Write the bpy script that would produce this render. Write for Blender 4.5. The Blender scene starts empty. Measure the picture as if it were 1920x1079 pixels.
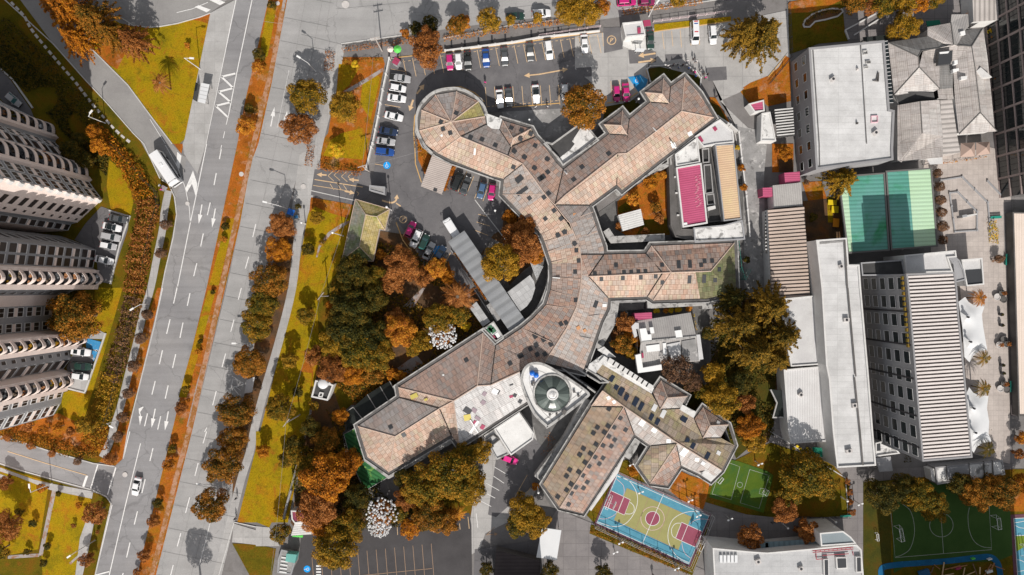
import bpy, math, random
import numpy as np
from mathutils import Vector, Matrix
R=math.radians
sc=bpy.context.scene
COL=sc.collection
# ------------------------------------------------------------ camera, sky, sun
H=160.0; S=0.125                      # drone height in metres, metres per photo pixel on the ground
cam=bpy.data.objects.new('camera',bpy.data.cameras.new('camera')); COL.objects.link(cam)
cam.location=(0,0,H); cam.data.lens=24.0; cam.data.sensor_width=36.0
cam.data.clip_start=1.0; cam.data.clip_end=3000; sc.camera=cam
SUN_EL=R(38); SUN_AZ=R(174.5)         # azimuth from +Y, clockwise: the sun stands south, shadows fall north
w=bpy.data.worlds.new('World'); sc.world=w; w.use_nodes=True
nt=w.node_tree; bg=nt.nodes['Background']; bg.inputs[1].default_value=0.115
sky=nt.nodes.new('ShaderNodeTexSky'); sky.sky_type='NISHITA'; sky.sun_disc=False
sky.sun_elevation=SUN_EL; sky.sun_rotation=SUN_AZ
hs=nt.nodes.new('ShaderNodeHueSaturation'); hs.inputs['Saturation'].default_value=0.22
nt.links.new(sky.outputs[0],hs.inputs['Color']); nt.links.new(hs.outputs[0],bg.inputs[0])
sl=bpy.data.lights.new('sun','SUN'); sl.energy=4.6; sl.angle=R(0.5); sl.color=(1.0,0.945,0.88)
so=bpy.data.objects.new('sun',sl); COL.objects.link(so)
sd=Vector((math.sin(SUN_AZ)*math.cos(SUN_EL),math.cos(SUN_AZ)*math.cos(SUN_EL),math.sin(SUN_EL)))
so.rotation_euler=sd.to_track_quat('Z','Y').to_euler(); so.location=(0,-50,120)
sc.view_settings.view_transform='Standard'; sc.view_settings.look='None'
sc.view_settings.exposure=0.0; sc.view_settings.gamma=1.0
sc.cycles.use_denoising=True
sc.cycles.max_bounces=5; sc.cycles.diffuse_bounces=2; sc.cycles.transparent_max_bounces=8

# ------------------------------------------------------------ survey frames
FR={'F':(0,0,1.0),'R1':(760,130,5.393),'R2':(920,270,5.396),'R3':(1100,120,5.393),'R4':(1000,430,3.9975),
'R5':(640,580,3.3725),'R6':(980,650,3.371),'R7':(840,380,3.8545),'R8':(1140,230,4.317)}
for i in range(4):
    for j in range(4): FR['T%d%d'%(i,j)]=(480*i,(0,270,540,809)[j],3.996)
def px(s):
    out=[]; f=FR['F']
    for t in s.split():
        if t in FR: f=FR[t]; continue
        a=[float(q) for q in t.split(',')]
        out.append((f[0]+a[0]/f[2],f[1]+a[1]/f[2])+tuple(a[2:]))
    return out
def W(x,y,h=0.0):
    k=S*(1-h/H); return Vector(((x-960)*k,(539.5-y)*k,h))
def P(s,h=0.0): return [W(p[0],p[1],(p[2] if len(p)>2 else h)) for p in px(s)]
def smooth(pts,n=6,closed=False):
    out=[]; N=len(pts)
    rng=range(N) if closed else range(N-1)
    for i in rng:
        g=(lambda k:pts[k%N]) if closed else (lambda k:pts[min(max(k,0),N-1)])
        p0,p1,p2,p3=g(i-1),g(i),g(i+1),g(i+2)
        for k in range(n):
            t=k/n
            out.append(0.5*((2*p1)+(p2-p0)*t+(2*p0-5*p1+4*p2-p3)*t*t+(3*p1-p0-3*p2+p3)*t**3))
    if not closed: out.append(pts[-1].copy())
    return out
def offset(poly,d):
    n=len(poly); A=sum(poly[i].x*poly[(i+1)%n].y-poly[(i+1)%n].x*poly[i].y for i in range(n))
    s=1 if A>0 else -1; out=[]
    for i in range(n):
        a,b,c=poly[i-1],poly[i],poly[(i+1)%n]
        e1=(b-a).xy.normalized(); e2=(c-b).xy.normalized()
        n1=Vector((e1.y,-e1.x))*s; n2=Vector((e2.y,-e2.x))*s
        m=n1+n2
        if m.length<1e-4: m=n1.copy()
        m=m/max(m.length_squared/2,0.5)
        out.append(Vector((b.x+m.x*d,b.y+m.y*d,b.z)))
    return out

# ------------------------------------------------------------ mesh builder
class MB:
    def __init__(s): s.v=[]; s.f=[]; s.m=[]; s.u=[]
    def face(s,p,mi=0,ud=None):
        p=[Vector(q) for q in p]; n=Vector((0,0,0)); N=len(p)
        for i in range(N):
            a,b=p[i],p[(i+1)%N]
            n+=Vector(((a.y-b.y)*(a.z+b.z),(a.z-b.z)*(a.x+b.x),(a.x-b.x)*(a.y+b.y)))
        if n.length<1e-9: return
        n.normalize()
        if ud is not None: U=Vector((math.cos(ud),math.sin(ud),0)); V=Vector((-math.sin(ud),math.cos(ud),0))
        else:
            U=Vector((0,0,1)).cross(n)
            if U.length<0.02: U=Vector((1,0,0))
            U.normalize(); V=n.cross(U)
        k=len(s.v); s.v+= [tuple(q) for q in p]; s.f.append(tuple(range(k,k+N))); s.m.append(mi)
        s.u+= [(q.dot(U),q.dot(V)) for q in p]
    def flat(s,p,z=None,mi=0,ud=None):
        q=[Vector((a.x,a.y,a.z if z is None else z)) for a in p]
        A=sum(q[i].x*q[(i+1)%len(q)].y-q[(i+1)%len(q)].x*q[i].y for i in range(len(q)))
        if A<0: q=q[::-1]
        s.face(q,mi,ud)
    def prism(s,p,z0,z1,mi=0,top=True,mt=None,ud=None,bottom=False):
        q=list(p); A=sum(q[i].x*q[(i+1)%len(q)].y-q[(i+1)%len(q)].x*q[i].y for i in range(len(q)))
        if A<0: q=q[::-1]
        n=len(q)
        f1=(lambda a:a.z) if z1 is None else (lambda a:z1)
        for i in range(n):
            a,b=q[i],q[(i+1)%n]
            s.face([(a.x,a.y,z0),(b.x,b.y,z0),(b.x,b.y,f1(b)),(a.x,a.y,f1(a))],mi)
        if top: s.face([(a.x,a.y,f1(a)) for a in q],mi if mt is None else mt,ud)
        if bottom: s.face([(a.x,a.y,z0) for a in q[::-1]],mi)
    def box(s,x,y,z0,z1,sx,sy,rot=0,mi=0):
        c,d=math.cos(rot),math.sin(rot)
        q=[Vector((x+a*c-b*d,y+a*d+b*c,0)) for a,b in ((-sx/2,-sy/2),(sx/2,-sy/2),(sx/2,sy/2),(-sx/2,sy/2))]
        s.prism(q,z0,z1,mi,bottom=True,ud=rot)
    def bar(s,a,b,r,n=6,r2=None,mi=0,cap=True):
        a=Vector(a); b=Vector(b); d=b-a
        if d.length<1e-6: return
        d.normalize(); u=d.orthogonal().normalized(); v=d.cross(u); r2=r if r2 is None else r2
        A=[a+(u*math.cos(t)+v*math.sin(t))*r for t in [2*math.pi*i/n for i in range(n)]]
        B=[b+(u*math.cos(t)+v*math.sin(t))*r2 for t in [2*math.pi*i/n for i in range(n)]]
        for i in range(n): s.face([A[i],A[(i+1)%n],B[(i+1)%n],B[i]],mi)
        if cap: s.face(A[::-1],mi); s.face(B,mi)
    def path(s,pts,r,n=5,mi=0):
        for a,b in zip(pts,pts[1:]): s.bar(a,b,r,n,mi=mi)
    def ribbon(s,pts,wd,z=None,mi=0,closed=False):
        n=len(pts); L=[]; Rr=[]
        for i in range(n):
            a=pts[i-1] if (i>0 or closed) else pts[i]; b=pts[(i+1)%n] if (i<n-1 or closed) else pts[i]
            d=(b-a).xy.normalized(); q=Vector((-d.y,d.x)); zz=pts[i].z if z is None else z
            L.append(Vector((pts[i].x+q.x*wd/2,pts[i].y+q.y*wd/2,zz))); Rr.append(Vector((pts[i].x-q.x*wd/2,pts[i].y-q.y*wd/2,zz)))
        for i in range(n if closed else n-1):
            j=(i+1)%n; s.face([Rr[i],Rr[j],L[j],L[i]],mi)
    def wall(s,pts,wd,z0,z1,mi=0,closed=False):
        n=len(pts); L=[]; Q=[]
        for i in range(n):
            a=pts[i-1] if (i>0 or closed) else pts[i]; b=pts[(i+1)%n] if (i<n-1 or closed) else pts[i]; p=pts[i]
            e1=(p-a).xy; e2=(b-p).xy
            e1=e1.normalized() if e1.length>1e-6 else e2.normalized(); e2=e2.normalized() if e2.length>1e-6 else e1
            n1=Vector((-e1.y,e1.x)); n2=Vector((-e2.y,e2.x)); m=n1+n2; m=m/max(m.length_squared/2,.6)
            L.append(Vector((p.x+m.x*wd/2,p.y+m.y*wd/2,0))); Q.append(Vector((p.x-m.x*wd/2,p.y-m.y*wd/2,0)))
        for i in range(n if closed else n-1):
            j=(i+1)%n; up=lambda v,z:(v.x,v.y,z)
            s.face([up(Q[i],z1),up(Q[j],z1),up(L[j],z1),up(L[i],z1)],mi)
            s.face([up(Q[i],z0),up(Q[j],z0),up(Q[j],z1),up(Q[i],z1)],mi); s.face([up(L[j],z0),up(L[i],z0),up(L[i],z1),up(L[j],z1)],mi)
        if not closed:
            for k,t in ((0,1),(n-1,0)):
                q=[(Q[k].x,Q[k].y,z0),(Q[k].x,Q[k].y,z1),(L[k].x,L[k].y,z1),(L[k].x,L[k].y,z0)]; s.face(q if not t else q[::-1],mi)
    def lathe(s,c,prof,n=16,mi=0):
        c=Vector(c)
        for (r0,z0),(r1,z1) in zip(prof,prof[1:]):
            for i in range(n):
                t0,t1=2*math.pi*i/n,2*math.pi*(i+1)/n
                q=[c+Vector((r0*math.cos(t0),r0*math.sin(t0),z0)),c+Vector((r0*math.cos(t1),r0*math.sin(t1),z0)),
                   c+Vector((r1*math.cos(t1),r1*math.sin(t1),z1)),c+Vector((r1*math.cos(t0),r1*math.sin(t0),z1))]
                if r0<1e-5: q=[q[0],q[2],q[3]]
                elif r1<1e-5: q=q[:3]
                s.face(q,mi)
    def mesh(s,name,mats,sm=False):
        me=bpy.data.meshes.new(name); me.from_pydata(s.v,[],s.f)
        me.polygons.foreach_set('material_index',s.m)
        uv=me.uv_layers.new(name='uv'); uv.data.foreach_set('uv',[c for q in s.u for c in q])
        for m in (mats if isinstance(mats,(list,tuple)) else [mats]): me.materials.append(MT[m] if isinstance(m,str) else m)
        if sm:
            import bmesh
            bm=bmesh.new(); bm.from_mesh(me); bmesh.ops.remove_doubles(bm,verts=bm.verts,dist=1e-4); bm.to_mesh(me); bm.free()
            me.polygons.foreach_set('use_smooth',[True]*len(me.polygons))
        me.update(); return me
    def build(s,name,mats,parent=None,sm=False,label=None,cat=None,group=None,kind=None):
        if not s.f: return None
        o=bpy.data.objects.new(name,s.mesh(name,mats,sm)); COL.objects.link(o)
        if parent is not None: o.parent=parent
        return tag(o,label,cat,group,kind)
def tag(o,label=None,cat=None,group=None,kind=None):
    if label: o['label']=label
    if cat: o['category']=cat
    if group: o['group']=group
    if kind: o['kind']=kind
    return o
def empty(name,loc=(0,0,0),rz=0,label=None,cat=None,group=None):
    o=bpy.data.objects.new(name,None); COL.objects.link(o); o.location=loc; o.rotation_euler=(0,0,rz); o.empty_display_size=0.3
    return tag(o,label,cat,group)
def tree_copy(o,parent=None,mats=None):
    c=o.copy(); COL.objects.link(c); c.parent=parent
    for k in list(c.keys()):
        if parent is None and k in ('label','group'): del c[k]
    if mats and c.type=='MESH':
        for i,sl_ in enumerate(c.material_slots):
            if sl_.material and sl_.material.name in mats:
                sl_.link='OBJECT'; sl_.material=MT[mats[o.material_slots[i].material.name]]
    for ch in list(o.children): tree_copy(ch,c,mats)
    return c

# ------------------------------------------------------------ materials
MT={}
def base(name,rough=0.85,spec=0.25,metal=0.0):
    m=bpy.data.materials.new(name); m.use_nodes=True; nt=m.node_tree; b=nt.nodes['Principled BSDF']
    b.inputs['Roughness'].default_value=rough; b.inputs['Specular IOR Level'].default_value=spec; b.inputs['Metallic'].default_value=metal
    MT[name]=m; return m,nt,b
def coord(nt,uv):
    if uv=='uv': return nt.nodes.new('ShaderNodeUVMap').outputs[0]
    if uv=='obj': return nt.nodes.new('ShaderNodeTexCoord').outputs['Object']
    return nt.nodes.new('ShaderNodeNewGeometry').outputs['Position']
def noise(nt,co,scale,detail=4,rough=0.6,dist=0.0):
    n=nt.nodes.new('ShaderNodeTexNoise'); n.inputs['Scale'].default_value=scale; n.inputs['Detail'].default_value=detail
    n.inputs['Roughness'].default_value=rough; n.inputs['Distortion'].default_value=dist; nt.links.new(co,n.inputs['Vector']); return n.outputs['Fac']
def ramp(nt,fac,stops,const=False):
    r=nt.nodes.new('ShaderNodeValToRGB'); e=r.color_ramp.elements
    if const: r.color_ramp.interpolation='CONSTANT'
    while len(e)<len(stops): e.new(0.5)
    for i,(p,c) in enumerate(stops):
        e[i].position=p; e[i].color=(c,c,c,1) if not hasattr(c,'__len__') else (*c,1)
    nt.links.new(fac,r.inputs[0]); return r.outputs[0]
def mix(nt,a,b,fac,mode='MIX'):
    m=nt.nodes.new('ShaderNodeMix'); m.data_type='RGBA'; m.blend_type=mode
    for s_,v in ((m.inputs['Factor'],fac),(m.inputs['A'],a),(m.inputs['B'],b)):
        if isinstance(v,(int,float)): s_.default_value=v if s_==m.inputs['Factor'] else (v,v,v,1)
        elif isinstance(v,tuple): s_.default_value=(*v,1)
        else: nt.links.new(v,s_)
    return m.outputs['Result']
def mat(name,cols,scale=0.5,detail=6,rough=0.85,spec=0.2,metal=0.0,co='pos',stain=None,fine=0.12,grid=None,wave=None,bump=0.0,lo=0.3,hi=0.7,streak=None,crack=None):
    m,nt,b=base(name,rough,spec,metal); c=coord(nt,co)
    if len(cols)==1: col=mix(nt,tuple(cols[0]),tuple(cols[0]),0.5)
    else:
        k=len(cols)-1; col=ramp(nt,noise(nt,c,scale,detail),[(lo+(hi-lo)*i/k,q) for i,q in enumerate(cols)])
    if stain:
        for (sc_,colr,l,h_,amt) in stain:
            f=ramp(nt,noise(nt,c,sc_,7,0.65,0.6),[(l,0.0),(h_,amt)]); col=mix(nt,col,tuple(colr),f)
    if streak:
        ang,sa,sx,amt=streak; mp=nt.nodes.new('ShaderNodeMapping'); mp.vector_type='POINT'; mp.inputs['Rotation'].default_value=(0,0,-ang); mp.inputs['Scale'].default_value=(sa,sx,1); nt.links.new(c,mp.inputs[0])
        f=ramp(nt,noise(nt,mp.outputs[0],1.0,5,0.6),[(0.3,1-amt),(0.7,1+amt*.5)]); col=mix(nt,col,f,1.0,'MULTIPLY')
    if crack:
        vo=nt.nodes.new('ShaderNodeTexVoronoi'); vo.feature='DISTANCE_TO_EDGE'; vo.inputs['Scale'].default_value=crack[0]
        dn=nt.nodes.new('ShaderNodeTexNoise'); dn.inputs['Scale'].default_value=.6; dn.inputs['Detail'].default_value=5; nt.links.new(c,dn.inputs['Vector'])
        av=nt.nodes.new('ShaderNodeVectorMath'); av.operation='MULTIPLY_ADD'; nt.links.new(dn.outputs['Color'],av.inputs[0]); av.inputs[1].default_value=(2.5,2.5,0); nt.links.new(c,av.inputs[2]); nt.links.new(av.outputs[0],vo.inputs['Vector'])
        f=ramp(nt,vo.outputs['Distance'],[(crack[1],crack[2]),(crack[1]*2.2,1.0)]); col=mix(nt,col,f,1.0,'MULTIPLY')
    if fine:
        f=ramp(nt,noise(nt,c,5.0,3),[(0.25,1-fine),(0.75,1+fine*0.6)]); col=mix(nt,col,f,1.0,'MULTIPLY')
    if grid:
        bw,bh,ln,lc,var=grid; br=nt.nodes.new('ShaderNodeTexBrick'); nt.links.new(c,br.inputs['Vector'])
        br.inputs['Scale'].default_value=1; br.inputs['Brick Width'].default_value=bw; br.inputs['Row Height'].default_value=bh
        br.inputs['Mortar Size'].default_value=ln; br.inputs['Mortar Smooth'].default_value=0.1; br.offset=0.0
        br.inputs['Color1'].default_value=(1-var,1-var,1-var,1); br.inputs['Color2'].default_value=(1+var,1+var,1+var,1)
        br.inputs['Mortar'].default_value=(*lc,1); col=mix(nt,col,br.outputs['Color'],1.0,'MULTIPLY')
    if wave:
        per,amt,ax=wave; wv=nt.nodes.new('ShaderNodeTexWave'); wv.bands_direction=ax; wv.inputs['Scale'].default_value=0.314/per; nt.links.new(c,wv.inputs['Vector'])
        f=ramp(nt,wv.outputs['Fac'],[(0.1,1-amt),(0.6,1.0)]); col=mix(nt,col,f,1.0,'MULTIPLY')
        bp=nt.nodes.new('ShaderNodeBump'); bp.inputs['Strength'].default_value=0.5; bp.inputs['Distance'].default_value=0.05
        nt.links.new(wv.outputs['Fac'],bp.inputs['Height']); nt.links.new(bp.outputs[0],b.inputs['Normal'])
    elif bump:
        bp=nt.nodes.new('ShaderNodeBump'); bp.inputs['Strength'].default_value=bump; bp.inputs['Distance'].default_value=0.1
        nt.links.new(noise(nt,c,3.0,6,0.7),bp.inputs['Height']); nt.links.new(bp.outputs[0],b.inputs['Normal'])
    nt.links.new(col,b.inputs['Base Color']); return m
def tile(name,pal,bw=0.95,bh=1.2,line=(0.56,0.51,0.49),stain=None,ln=0.045,off=0.5):
    m,nt,b=base(name,0.85,0.2); c=coord(nt,'uv')
    br=nt.nodes.new('ShaderNodeTexBrick'); nt.links.new(c,br.inputs['Vector']); br.offset=off
    br.inputs['Scale'].default_value=1; br.inputs['Brick Width'].default_value=bw; br.inputs['Row Height'].default_value=bh
    br.inputs['Mortar Size'].default_value=ln; br.inputs['Mortar Smooth'].default_value=0.2
    br.inputs['Color1'].default_value=(0,0,0,1); br.inputs['Color2'].default_value=(1,1,1,1); br.inputs['Mortar'].default_value=(0.5,0.5,0.5,1)
    mean=tuple(sum(q[i] for q in pal)/len(pal) for i in range(3)); pal=[tuple(q[i]*.62+mean[i]*.38 for i in range(3)) for q in pal]
    k=len(pal); col=ramp(nt,br.outputs['Color'],[(0.08+0.84*i/k if i else 0,q) for i,q in enumerate(pal)],True)
    pos=coord(nt,'pos')
    f=ramp(nt,noise(nt,pos,0.12,5),[(0.35,0.88),(0.65,1.1)]); col=mix(nt,col,f,1.0,'MULTIPLY')
    f=ramp(nt,noise(nt,pos,2.2,5,0.7),[(0.3,0.85),(0.7,1.12)]); col=mix(nt,col,f,1.0,'MULTIPLY')
    mp=nt.nodes.new('ShaderNodeMapping'); mp.inputs['Scale'].default_value=(1.3,.14,1); nt.links.new(c,mp.inputs[0])
    f=ramp(nt,noise(nt,mp.outputs[0],1.0,6,0.7),[(0.32,0.74),(0.58,1.06)]); col=mix(nt,col,f,1.0,'MULTIPLY')
    for (sc_,colr,l,h_,amt) in (stain or []):
        f=ramp(nt,noise(nt,pos,sc_,6,0.6,0.5),[(l,0.0),(h_,amt)]); col=mix(nt,col,tuple(colr),f)
    wv=nt.nodes.new('ShaderNodeTexWave'); wv.bands_direction='Y'; wv.inputs['Scale'].default_value=0.314/0.4; nt.links.new(c,wv.inputs['Vector'])
    f=ramp(nt,wv.outputs['Fac'],[(0.0,0.80),(0.5,1.0)]); col=mix(nt,col,f,1.0,'MULTIPLY')
    col=mix(nt,col,mix(nt,col,tuple(line),1.0,'MULTIPLY'),br.outputs['Fac'])
    nt.links.new(col,b.inputs['Base Color']); return m
def leaf(name,cols,rough=0.75):
    m,nt,b=base(name,rough,0.15)
    g=nt.nodes.new('ShaderNodeNewGeometry'); co=nt.nodes.new('ShaderNodeTexCoord').outputs['Object']
    oi=nt.nodes.new('ShaderNodeObjectInfo')
    n=noise(nt,co,1.6,3,0.5)
    ad=nt.nodes.new('ShaderNodeMath'); ad.operation='MULTIPLY_ADD'; nt.links.new(g.outputs['Random Per Island'],ad.inputs[0]); ad.inputs[1].default_value=0.5
    nt.links.new(n,ad.inputs[2])
    a2=nt.nodes.new('ShaderNodeMath'); a2.operation='MULTIPLY_ADD'; nt.links.new(oi.outputs['Random'],a2.inputs[0]); a2.inputs[1].default_value=0.14; nt.links.new(ad.outputs[0],a2.inputs[2])
    k=len(cols)-1
    col=ramp(nt,a2.outputs[0],[(0.42+0.66*i/k*0.95,q) for i,q in enumerate(cols)])
    nt.links.new(col,b.inputs['Base Color'])
    tr=nt.nodes.new('ShaderNodeBsdfTranslucent'); nt.links.new(col,tr.inputs[0]); ms=nt.nodes.new('ShaderNodeMixShader'); ms.inputs[0].default_value=0.12
    out=nt.nodes['Material Output']; nt.links.new(b.outputs[0],ms.inputs[1]); nt.links.new(tr.outputs[0],ms.inputs[2]); nt.links.new(ms.outputs[0],out.inputs[0])
    return m
def paint(name,c,rough=0.3,metal=0.0,spec=0.5,coat=0.6):
    m,nt,b=base(name,rough,spec,metal); b.inputs['Base Color'].default_value=(*c,1); b.inputs['Coat Weight'].default_value=coat
    return m
D=(0.05,0.045,0.045)
mat('asphalt_road',[(.24,.235,.24),(.31,.305,.31)],0.10,5,streak=(R(75),.015,.55,.16),crack=(.07,.004,.8),stain=[(0.35,(.16,.15,.15),.55,.8,.55),(0.03,(.36,.34,.325),.5,.7,.45),(0.9,(.12,.11,.10),.68,.8,.6)])
mat('asphalt_ramp',[(.25,.24,.235),(.32,.31,.30)],0.15,5,stain=[(0.3,(.2,.19,.19),.55,.8,.5)])
mat('asphalt_lot',[(.125,.12,.125),(.175,.168,.172)],0.25,6,crack=(.11,.004,.75),stain=[(0.5,(.23,.22,.22),.58,.8,.6),(1.2,(.05,.05,.055),.62,.8,.6)])
mat('asphalt_new',[(.058,.054,.056),(.082,.077,.079)],0.2,6,stain=[(0.4,(.09,.085,.085),.6,.85,.5)])
mat('concrete_road',[(.32,.315,.31),(.40,.39,.385)],0.12,5,streak=(R(75),.015,.4,.12),crack=(.09,.003,.82),stain=[(0.25,(.28,.27,.265),.52,.75,.5),(0.9,(.5,.48,.46),.6,.8,.4)])
mat('concrete_lot',[(.36,.35,.34),(.47,.455,.44)],0.2,6,grid=(4.5,4.5,.06,(.75,.75,.75),.06),stain=[(0.5,(.22,.21,.205),.55,.8,.55)])
mat('pavement',[(.36,.35,.34),(.46,.45,.44)],0.3,6,grid=(2.4,2.4,.05,(.85,.85,.85),.05),stain=[(0.6,(.25,.24,.24),.55,.8,.5)])
mat('plaza',[(.2,.185,.185),(.26,.24,.235)],0.25,6,grid=(3,3,.05,(.7,.7,.7),.06),stain=[(0.4,(.14,.13,.13),.55,.8,.5)])
mat('plaza_light',[(.42,.37,.34),(.54,.48,.44)],0.35,6,grid=(1.2,1.2,.04,(.82,.82,.82),.05),stain=[(0.4,(.3,.27,.26),.55,.8,.4)])
mat('stained_concrete',[(.22,.215,.21),(.36,.35,.345)],0.35,7,stain=[(0.5,(.62,.6,.58),.55,.66,.8),(0.9,(.1,.095,.095),.58,.7,.7)])
mat('grime_concrete',[(.10,.097,.095),(.18,.175,.17)],0.5,7,stain=[(0.7,(.4,.39,.38),.6,.72,.6)])
mat('ground_mix',[(.16,.15,.145),(.25,.235,.23)],0.15,6,stain=[(0.3,(.12,.11,.10),.5,.7,.6)])
mat('grass',[(.17,.14,.008),(.34,.235,.008),(.42,.21,.010)],0.13,10,rough=1,spec=0.05,fine=.5,bump=.3,lo=.28,hi=.66,stain=[(0.30,(.38,.10,.018),.53,.70,.7),(0.7,(.09,.095,.01),.54,.74,.7),(1.6,(.42,.26,.06),.6,.8,.5)])
mat('grass_orange',[(.26,.085,.012),(.42,.125,.018),(.30,.15,.01)],0.2,10,rough=1,spec=0.05,fine=.5,bump=.3,stain=[(0.35,(.50,.30,.19),.54,.68,.7),(0.5,(.15,.12,.012),.53,.68,.8)])
mat('grass_olive',[(.07,.065,.006),(.13,.10,.008),(.20,.085,.01)],0.2,9,rough=1,spec=0.05,fine=.45,bump=.3,stain=[(0.5,(.26,.085,.015),.55,.75,.7)])
mat('grass_dark',[(.045,.05,.012),(.07,.065,.012),(.10,.06,.012)],0.3,8,rough=1,spec=0.05,fine=.3,bump=.3)
mat('soil',[(.07,.05,.035),(.13,.075,.04),(.2,.08,.03)],0.35,8,rough=1,spec=0.05,fine=.3,bump=.3,stain=[(0.8,(.22,.14,.02),.58,.75,.6)])
mat('dirt_path',[(.3,.27,.26),(.4,.36,.34)],0.6,7,stain=[(0.8,(.3,.12,.04),.5,.62,.8)])
mat('turf_green',[(.042,.088,.022),(.06,.112,.03)],0.25,8,rough=1,spec=.05,fine=.15)
mat('turf_bright',[(.15,.22,.03),(.19,.26,.035)],0.5,6,rough=1,spec=.05,fine=.15)
mat('court_blue',[(.08,.26,.36),(.11,.32,.42)],0.4,8,stain=[(0.5,(.04,.16,.25),.54,.72,.6)],fine=.08)
mat('court_olive',[(.29,.28,.11),(.34,.32,.13)],0.4,6,fine=.08)
mat('court_maroon',[(.26,.065,.10),(.31,.085,.13)],0.4,6,fine=.08)
mat('court_border',[(.12,.05,.07),(.16,.07,.09)],0.4,6,fine=.1)
mat('bay_blue',[(.03,.22,.46),(.07,.30,.55)],0.5,7,stain=[(0.9,(.4,.5,.6),.58,.7,.7)])
mat('disc_blue',[(.01,.33,.8)],1,fine=.05)
mat('track_blue',[(.01,.10,.22),(.015,.15,.32)],0.4,6,stain=[(0.9,(.1,.45,.7),.63,.7,.6)])
mat('paint_white',[(.78,.77,.75),(.86,.85,.84)],1.5,6,stain=[(1.6,(.45,.44,.43),.58,.75,.6)])
mat('paint_worn',[(.72,.71,.70),(.82,.81,.79)],1.5,6,stain=[(1.2,(.4,.39,.39),.56,.72,.8)])
mat('paint_tan',[(.62,.42,.24),(.72,.52,.32)],1.5,6,stain=[(1.4,(.35,.3,.26),.55,.72,.7)])
mat('paint_orange',[(.36,.24,.16)],1.5,fine=.1)
mat('paint_pink',[(.7,.48,.5)],1.5,fine=.1)
mat('kerb',[(.5,.49,.48),(.6,.59,.57)],0.6,6,stain=[(0.8,(.3,.28,.27),.55,.75,.6)])
mat('kerb_yellow',[(.62,.36,.1),(.7,.45,.2)],0.6,6,stain=[(0.8,(.4,.35,.3),.5,.75,.6)])
mat('wall_white',[(.6,.585,.57),(.7,.69,.67)],0.5,6,stain=[(0.7,(.4,.39,.38),.6,.8,.5)])
mat('wall_grey',[(.3,.3,.31),(.37,.37,.38)],0.4,6,stain=[(0.6,(.2,.2,.2),.6,.8,.4)])
mat('wall_dark',[(.10,.095,.09),(.15,.14,.135)],0.4,6)
mat('gutter',[(.36,.35,.34),(.50,.49,.47)],0.5,7,stain=[(0.6,(.12,.115,.11),.5,.62,.8),(1.5,(.7,.69,.67),.62,.75,.7)])
mat('channel',[(.09,.085,.082),(.16,.15,.145)],0.5,7,stain=[(0.9,(.45,.44,.43),.64,.74,.5)])
mat('white_deck',[(.50,.495,.49),(.66,.655,.65)],0.3,9,grid=(6,1.3,.035,(.82,.82,.82),.05),stain=[(0.35,(.5,.49,.48),.56,.8,.5),(0.8,(.35,.33,.32),.66,.8,.5)])
mat('white_deck_plain',[(.54,.53,.53),(.64,.635,.63)],0.3,7,stain=[(0.5,(.4,.39,.38),.56,.8,.5)])  # off-white deck without panel seams
mat('white_stained',[(.6,.59,.575),(.78,.77,.75)],0.4,8,stain=[(0.5,(.16,.155,.15),.52,.62,.8)])
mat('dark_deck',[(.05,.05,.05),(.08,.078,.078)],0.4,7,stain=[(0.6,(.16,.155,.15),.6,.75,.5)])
mat('white_metal',[(.62,.605,.6),(.7,.69,.685)],0.3,5,rough=.55,co='uv',wave=(0.55,.14,'X'))
mat('cream_metal',[(.72,.61,.52),(.8,.68,.6)],0.3,6,rough=.6,co='uv',wave=(0.6,.12,'X'))
mat('membrane',[(.64,.65,.66),(.72,.725,.73)],0.2,4,rough=.6,fine=.04)
mat('grey_metal',[(.27,.28,.295),(.34,.35,.36)],0.2,5,rough=.5,metal=.2,co='uv',wave=(2.1,.22,'X'))
mat('carport_metal',[(.42,.36,.33),(.52,.45,.41)],0.3,6,rough=.6,co='uv',wave=(0.45,.14,'X'))
mat('pink_metal',[(.46,.085,.17),(.53,.11,.21)],0.3,5,rough=.6,co='uv',wave=(0.5,.2,'Y'))
mat('yellow_tin',[(.62,.42,.28),(.7,.52,.33)],0.25,6,rough=.7,co='uv',wave=(0.5,.14,'Y'),stain=[(0.3,(.72,.58,.3),.5,.7,.6),(0.5,(.6,.38,.32),.55,.75,.5)])
mat('grey_tin',[(.36,.34,.33),(.46,.44,.42)],0.3,7,rough=.7,co='uv',wave=(0.5,.16,'X'),stain=[(0.6,(.25,.24,.23),.55,.75,.5)])
mat('tin_white',[(.6,.59,.57),(.72,.71,.69)],0.5,7,rough=.6,co='uv',wave=(0.5,.12,'X'),stain=[(1.0,(.3,.29,.28),.55,.7,.5)])
mat('green_poly_shaded',[(.10,.32,.25),(.15,.38,.32)],0.12,5,rough=.4,co='uv',wave=(0.9,.22,'Y'),stain=[(0.15,(.02,.25,.07),.55,.75,.85),(0.1,(.25,.4,.5),.5,.8,.3)])  # shaded part of the plastic roofs, shade put in the colour
mat('green_poly_lit',[(.48,.68,.45),(.52,.72,.52)],0.12,5,rough=.4,co='uv',wave=(0.9,.2,'Y'),stain=[(0.15,(.3,.6,.3),.6,.8,.6)])  # same plastic, coloured as its sunlit part
mat('green_glass',[(.03,.13,.05),(.05,.18,.06)],0.3,6,rough=.3,co='uv',wave=(0.9,.35,'X'),stain=[(0.35,(.25,.42,.1),.56,.62,.8)])
mat('dark_glass_roof',[(.02,.024,.022),(.035,.04,.038)],0.3,6,rough=.25)
mat('stripe_tan',[(.48,.385,.32),(.60,.48,.41)],0.25,6,rough=.7,stain=[(0.3,(.5,.42,.36),.55,.75,.7)])
mat('stripe_white',[(.66,.60,.57),(.74,.68,.645)],0.25,6,rough=.7)
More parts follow.
